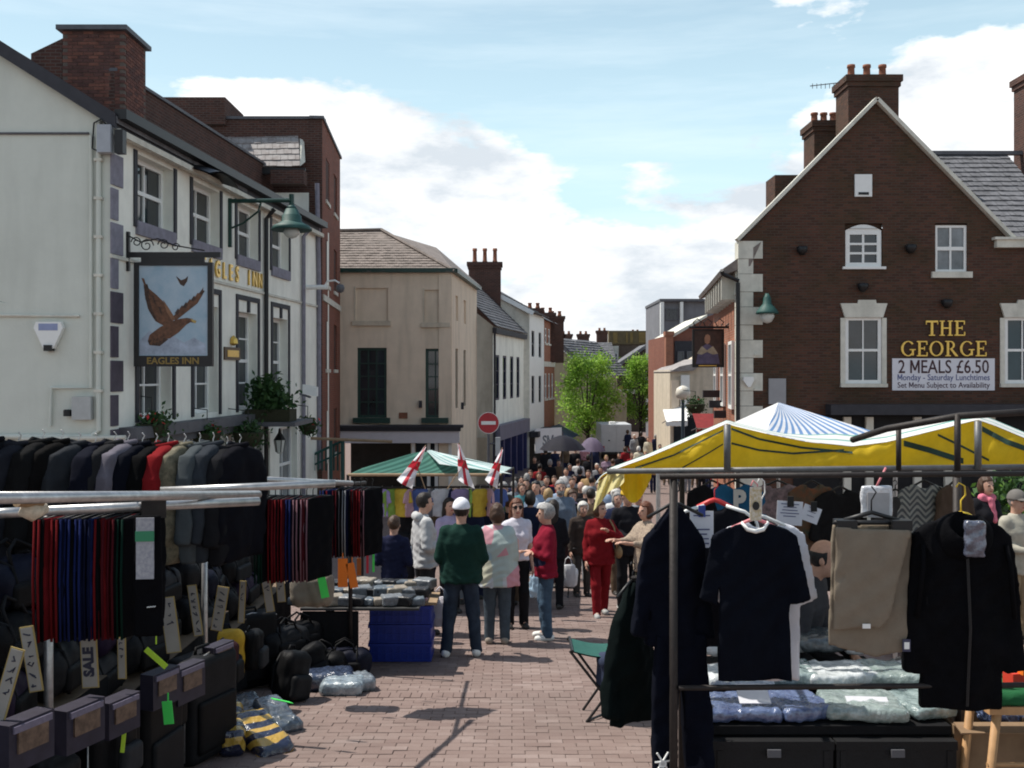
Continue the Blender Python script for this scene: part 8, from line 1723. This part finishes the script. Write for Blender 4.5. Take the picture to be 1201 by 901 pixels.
net_obj('polythene_tag', surfnet(lambda X, Y, Z: rbox((.02, -.12, -.10), (.05, .02, .09), .015)(X, Y, Z)+.008*wrinkle(X, Y, Z, 6, 4), (-.06, -.17, -.22), (.1, -.06, .02), .009), wrap_mat('grey_navy', (.03, .035, .06), (.16, .17, .22)), r)
for x in (.0, .006): q = MB().tube([(x, -.075, -.2), (x+.01, -.085, -.55), (x, -.07, -.93)], .004, 5); link('zip', make_mesh('zip', q.v, q.f, mats=[M_black]), M_black, r)
for s in (-1, 1): q = MB().tube([(s*.2, -.05, -.14), (s*.21, -.075, -.25), (s*.235, -.06, -.5)], .012, 6); link('seam_piping', make_mesh('seam_piping', q.v, q.f, True, mats=[MATS['fabric_black_fleece']]), None, r)
# --- garments on the rear rail
def rear(px, lab, m_, extra=None, w=.85, seed=1, rz=0.0, py=565, cat='top'):
    r = garment('shirt', lab, cat, TEE, px, py, 7.55, m_, .035, .018, seed, rz, .02, 16, 'garments on the rear rail'); r.scale = (w, 1, .95); hanger(r, M_black, .18, .08); return r
r = rear(862, 'blue t shirt with a pale letter P on the rear rail', fcol('mid_blue', (.02, .10, .22)), None, .8, 11); q = text_mesh('P', .22, .003, .012); q.materials.clear(); q.materials.append(mat('pale_print2', (.5, .52, .55), .7, .1, 9)); 
for v in q.vertices: v.co = Vector((v.co.x+.02, -.068-v.co.z, v.co.y-.15))
link('printed_letter', q, None, r)
rear(912, 'pink and grey floral top on the rear rail', mat('floral_print', (.26, .19, .22), .85, .5, 26, col2=(.06, .05, .06)), None, .8, 12); rear(952, 'green and rust patterned top on the rear rail', mat('rust_print', (.03, .06, .05), .85, .5, 14, col2=(.16, .05, .02)), None, .7, 13, .2)
rear(835, 'black top at the left end of the rear rail', MATS['fabric_black_jersey'], None, .8, 14, .4); rear(985, 'black top right of the patterned one on the rear rail', fcol('black2', (.012, .012, .014)), None, .8, 15, .3, 572)
r = rear(1084, 'grey diagonal striped shirt on the rear rail', mat_stripe('grey_stripe_cloth', ((.26, .27, .27), (.075, .085, .10)), .045, transl=0), None, .74, 16, .0)
def uvz(o):
    me = o.data; l = me.uv_layers.new(name='UVMap')
    for lp in me.loops: co = me.vertices[lp.vertex_index].co; l.data[lp.index].uv = (co.z*.9+abs((co.x % .16)-.08)*.8, co.z)
uvz(r.children[0])
rear(1120, 'brown jacket hanging behind the black hooded jacket', fcol('brown_wool', (.07, .05, .04)), None, .7, 17, .5); rear(1050, 'dark grey top behind the wrapped polo shirt', fcol('dk_grey', (.04, .04, .045)), None, .7, 18, .3, 575)
plo = thing('polo_pack', 'white polo shirt folded in clear plastic hung from the rail', 'shirt', P(1028, 604, 5.3)); c = P(1028, 590, 5.3)
plo.location = P(1028, 604, 5.3); WLOC[plo.name] = plo.location.copy()
net_obj('bag', surfnet(lambda X, Y, Z: rbox((0, 0, .07), (.085, .012, .085), .012)(X, Y, Z)+.004*wrinkle(X, Y, Z, 6, 3), (-.12, -.05, -.04), (.12, .05, .19), .009), wrap_mat('white_clear', (.58, .58, .60), (.70, .70, .72)), plo)
q = MB().box(-.055, .06, -.022, -.017, -.01, .12); link('folded_shirt', make_mesh('folded_shirt', q.v, q.f, mats=[mat('pale_grey_shirt', (.40, .38, .38), .8, .1, 12)]), None, plo); q = MB().tube([(0, 0, .15), (.02, 0, .19), (.05, 0, .25)], .006, 6); link('cord', make_mesh('cord', q.v, q.f, True, mats=[MATS['pink_plastic']]), None, plo)
# --- the front table with wrapped shirts and the two black trunks
ft = thing('stall_table', 'low table of wrapped shirts behind the front rail', 'table', (2.2, 6.0, g(6))); zt3 = ZZ(846, 5.42)
MB().box(XX(832, 5.4), XX(1112, 5.4), 5.36, 6.7, zt3-.05, zt3-.005).build('table_top', fcol('blackcloth', (.013, .013, .014)), ft)
for x in (XX(840, 5.4), XX(1100, 5.4)):
    for y in (5.75, 6.6): MB().box(x, x+.04, y, y+.04, g(y), zt3-.051).build('leg', M_rust, ft)
for i, (a, b) in enumerate(((834, 973), (977, 1116))):
    d = 5.36; x0, x1 = XX(a, d), XX(b, d); t = thing('black_trunk', 'black storage trunk under the table, '+('left' if i == 0 else 'right')+' one', 'trunk', ((x0+x1)/2, d+.2, g(d)), 'black trunks under the stall table'); M_tr = mat('black_vinyl', (.005, .005, .006), .7, .25, 12, .2, 80); zb, zt_ = g(d-.05), zt3-.012
    MB().box(x0, x1, d-.06, d+.36, zb, zt_-.1).build('body', M_tr, t); MB().box(x0-.004, x1+.004, d-.068, d+.365, zt_-.098, zt_-.052).build('lid', M_tr, t)
    MB().box((x0+x1)/2-.035, (x0+x1)/2+.035, d-.085, d-.069, zt_-.13, zt_-.09).build('latch', M_lead, t)
    for x in (x0+.02, x1-.05): MB().box(x, x+.03, d-.066, d-.0605, zb+.05, zt_-.101).build('edge_strip', M_tr, t)
    MB().tube([((x0+x1)/2-.1, d-.07, zt_-.28), ((x0+x1)/2-.08, d-.10, zt_-.30), ((x0+x1)/2+.08, d-.10, zt_-.30), ((x0+x1)/2+.1, d-.07, zt_-.28)], .012, 8).build('handle', M_black, t)
    MB().box((x0+x1)/2-.12, (x0+x1)/2+.12, d-.0645, d-.0605, zb+.1, zt_-.32).build('panel', M_tr, t)
PW = dict(blue=((.035, .05, .13), (.14, .19, .33)), teal=((.10, .15, .15), (.34, .42, .42)), clear=((.38, .42, .43), (.72, .75, .76)), dark=((.03, .035, .04), (.12, .14, .15)), sage=((.13, .18, .17), (.36, .42, .41)), white=((.55, .57, .58), (.78, .78, .78)))
packs = [(866, 5.55, .21, .16, .045, 0, 0, 'blue', 'blue wrapped shirt at the left front of the table'), (932, 5.58, .16, .17, .05, .3, 0, 'blue', 'creased blue wrapped shirt left of the middle'), (1010, 5.56, .22, .17, .05, -.1, 0, 'sage', 'sage green wrapped shirt at the front of the table'), (1076, 5.6, .14, .16, .045, .25, 0, 'teal', 'teal wrapped shirt at the right front of the table'),
         (862, 5.95, .2, .15, .05, .1, .05, 'clear', 'clear wrapped shirt behind the left blue one'), (915, 6.0, .2, .16, .055, -.1, .05, 'teal', 'teal wrapped shirt behind the creased blue one'), (980, 5.98, .22, .15, .05, .15, .05, 'clear', 'clear wrapped shirt in the table middle'), (1045, 5.98, .2, .15, .05, -.2, .05, 'sage', 'sage wrapped shirt behind the front sage one'), (1085, 6.0, .15, .15, .05, .1, .05, 'white', 'white wrapped shirt at the right back'),
         (855, 6.35, .2, .14, .05, -.1, .12, 'white', 'white wrapped shirt at the left back of the table'), (905, 6.4, .2, .14, .05, .2, .12, 'clear', 'clear wrapped shirt under the t shirt hem'), (965, 6.38, .18, .14, .06, 0, .14, 'dark', 'dark wrapped shirt below the balding man'), (1015, 6.4, .2, .14, .05, .15, .13, 'white', 'white wrapped shirt below the beige trousers'), (1062, 6.42, .16, .14, .06, -.2, .13, 'clear', 'clear wrapped shirt beside the black jacket')]
for i, (px, d, sx, sy, sz, rz, dz, k, lab) in enumerate(packs): pack(px, 0, d, sx*.98, sy*1.08, sz*.8, rz, 0, wrap_mat('w_'+k, *PW[k]), lab, 'wrapped shirts on the stall table', 50+i, zt3+dz)
for i, (px, py, d, w, h, rz, lab) in enumerate(((883, 818, 5.5, .17, .035, .0, 'white card strip lying on the left blue shirt'), (1020, 833, 5.48, .23, .05, -.03, 'long white card strip lying on the sage shirt'))):
    c = P(px, py, d); o = MB().obox(c+Vector((0, 0, .02)), ((1, 0, rz), (0, 1, .55), (0, -.55, 1)), (w/2, .07, .0025)); tag(o.build('paper_strip', mat('white_paper', (.62, .62, .66), .7, .06, 12)), lab, 'paper', 'white paper strips on the shirts')
def crum(px, py, d, s, lab, m_, seed): 
    t = thing('plastic_bag', lab, 'plastic bag', P(px, py, d), 'crumpled plastic bags'); net_obj('bag', surfnet(lambda X, Y, Z: sdf_ell(X, Y, Z, (0, 0, s*.5), (s, s*.7, s*.6))+.02*wrinkle(X, Y, Z, seed, 4), (-s-.05, -s, -.06), (s+.05, s, s*1.3+.05), .011), m_, t)
crum(962, 795, 6.5, .10, 'crumpled clear bag standing beside the beige trousers', wrap_mat('w_clear', *PW['clear']), 4); crum(1056, 790, 6.5, .09, 'crumpled white bag left of the black jacket', wrap_mat('w_white', *PW['white']), 5); crum(1010, 800, 6.6, .12, 'crumpled white bag under the beige trousers', wrap_mat('w_white', *PW['white']), 6)
# --- cardboard box and wooden stool at the right, green folding stool at the left
cb = thing('cardboard_box', 'open cardboard box holding a blue striped cloth', 'box', (XX(1165, 5.4), 5.5, g(5.4))); M_cb = mat('cardboard', (.22, .145, .085), .85, .15, 9); x0, x1 = XX(1119, 5.4), XX(1215, 5.4); zt_ = ZZ(851, 5.4)
for a in ((x0, x1, 5.4, 5.41), (x0, x1, 5.8, 5.81), (x0, x0+.01, 5.411, 5.799), (x1-.01, x1, 5.411, 5.799)): MB().box(*a, g(5.4), zt_).build('side', M_cb, cb)
MB().obox(((x0+x1)/2, 5.36, zt_+.0), ((1, 0, 0), (0, 1, .25), (0, -.25, 1)), ((x1-x0)/2, .05, .004)).build('flap', M_cb, cb); MB().box(x0+.011, x1-.011, 5.411, 5.799, g(5.4)+.01, g(5.4)+.02).build('bottom', M_cb, cb)
crum(1175, 851, 5.6, .13, 'blue and white striped cloth in the cardboard box', wrap_mat('w_blue', *PW['blue']), 8)
sl = thing('wooden_stool', 'wooden stool with a green cushion at the right edge', 'stool', (XX(1185, 5.15), 5.2, g(5.2))); zs = ZZ(822, 5.15); M_wood = mat('pine_wood', (.42, .24, .11), .6, .2, 8); sx0 = XX(1150, 5.15)
MB().box(sx0, sx0+.42, 5.05, 5.4, zs-.04, zs).build('seat', M_wood, sl)
net_obj('cushion', surfnet(lambda X, Y, Z: rbox((0, 0, .035), (.22, .18, .035), .03)(X, Y, Z)+.006*wrinkle(X, Y, Z, 3, 2), (-.26, -.22, -.03), (.26, .22, .1), .014), fcol('green_cushion', (.02, .10, .04)), sl, Vector((sx0+.22, 5.22, zs))-wloc(sl))
for x, y, ex_ in ((sx0+.05, 5.08, -.10), (sx0+.37, 5.08, .10), (sx0+.05, 5.36, -.10), (sx0+.37, 5.36, .10)): MB().tube([(x, y, zs-.041), (x+ex_, y, g(y))], [.024, .018], 8).build('leg', M_wood, sl, True)
MB().tube([(sx0-.0, 5.08, zs-.3), (sx0+.42, 5.08, zs-.3)], .012, 8).build('stretcher', M_wood, sl)
rd = thing('red_packet', 'small red and orange packet on the green cushion', 'packet', (XX(1192, 5.2), 5.2, zs+.07)); MB().obox((XX(1192, 5.2), 5.2, zs+.1), ((1, .2, 0), (-.2, 1, 0), (0, 0, 1)), (.05, .04, .035)).build('carton', mat('red_carton', (.62, .05, .03), .5, .1, 9), rd); MB().obox((XX(1196, 5.2), 5.16, zs+.16), ((1, .2, .1), (-.2, 1, 0), (0, 0, 1)), (.02, .02, .025)).build('cap', M_norange, rd)
fs_ = thing('folding_stool', 'green folding stool with crossed black legs and a navy cloth', 'stool', (XX(708, 8.7), 8.7, g(8.7))); a0, a1 = XX(670, 8.6), XX(748, 8.6); zs = ZZ(758, 8.6); M_gn = mat('green_canvas_seat', (.014, .085, .068), .7, .15, 9)
MB().grid(lambda s, t: (a0+(a1-a0)*s, 8.45+.42*t, zs-.05*math.sin(math.pi*s)), 14, 6).build('seat', M_gn, fs_, True); MB().grid(lambda s, t: (a0+(a1-a0)*s, 8.45+.42*t, zs-.012-.05*math.sin(math.pi*s)), 14, 6).build('seat_underside', M_gn, fs_, True)
for y in (8.45, 8.87): MB().tube([(a0-.02, y, zs), (a1-.12, y+.0, g(y))], .012, 7).build('leg', M_black, fs_); MB().tube([(a1+.0, y+.015, zs), (a0+.12, y+.015, g(y))], .012, 7).build('leg', M_black, fs_)
for x in (a0, a1): MB().tube([(x, 8.43, zs), (x, 8.89, zs)], .014, 7).build('rail', M_black, fs_)
for y in (8.46,): MB().tube([(a0+.12, y, g(y)+.012), (a1-.12, y+.4, g(y)+.0)], .01, 6).build('foot_bar', M_black, fs_)
nc = thing('navy_cloth_bag', 'navy cloth bundle hanging on the folding stool', 'bag', (XX(722, 8.5), 8.5, ZZ(806, 8.5))); net_obj('cloth', surfnet(lambda X, Y, Z: rbox((0, 0, .14), (.16, .10, .15), .08)(X, Y, Z)+.014*wrinkle(X, Y, Z, 4, 2), (-.22, -.16, -.05), (.22, .16, .34), .014), fcol('slate_navy', (.04, .05, .085)), nc); o = MB().tube([(-.1, -.08, .24), (-.05, -.12, .32), (.05, -.12, .33), (.1, -.08, .24)], .01, 6); link('handle', make_mesh('handle', o.v, o.f, True, mats=[MATS['fabric_slate_navy']]), None, nc)
gc = thing('green_cup', 'small bright green plastic cup above the folding stool', 'cup', P(727, 738, 8.8)); MB().lathe([(.025, 0), (.035, .08), (.03, .08)], P(727, 742, 8.8), 12).build('cup', M_ngreen, gc); MB().lathe([(.037, .08), (.037, .09), (.01, .095)], P(727, 742, 8.8), 12).build('lid', M_ngreen, gc)
# --- the stalls further right: plants and a counter
ps_ = thing('potted_shrub', 'leafy green potted shrub between the two people at the right', 'plant', (XX(1176, 14), 14, g(14))); c = P(1176, 586, 14); MB().lathe([(.18, 0), (.24, .4), (.22, .4)], (c.x, c.y, g(14)), 14).build('pot', M_pot, ps_, True); MB().tube([(c.x, c.y, g(14)+.35), (c.x+.03, c.y, c.z-.2)], .03, 6).build('stem', M_bark, ps_)
foliage('foliage', [(tuple(c), (.42, .35, .38), 1)], 300, .075, 91, M_mleaf, ps_); foliage('foliage', [(tuple(c), (.42, .35, .38), 1)], 140, .07, 92, M_leaf[2], ps_)
ct = thing('display_counter', 'wooden market counter with cartons behind the right stall', 'counter', (XX(1140, 11.6), 11.8, g(11.8))); zc = g(11.8)+.95
MB().box(XX(1020, 11.6), XX(1260, 11.6), 11.5, 12.6, zc-.05, zc).build('counter_top', MATS['bare_timber'], ct); MB().box(XX(1024, 11.6), XX(1260, 11.6), 11.56, 11.6, g(11.8), zc-.051).build('front_board', M_cb, ct)
for i, (px, w, m_, lab) in enumerate(((1040, .3, M_cb, 'brown carton at the left of the display counter'), (1075, .25, mat('red_carton', (.62, .05, .03), .5, .1, 9), 'red carton on the display counter'), (1118, .32, M_cb, 'wide brown carton in the counter middle'), (1215, .3, M_white, 'white carton at the right of the display counter'))):
    c = Vector((XX(px, 11.8), 11.9, zc)); t = thing('carton', lab, 'box', c, 'cartons on the display counter'); MB().box(c.x-w/2, c.x+w/2, 11.8, 12.1, zc, zc+w*.8).build('body', m_, t); MB().box(c.x-.03, c.x+.03, 11.797, 12.103, zc+.001, zc+w*.8+.003).build('tape', mat('brown_tape', (.30, .20, .11), .6, .3, 40), t)
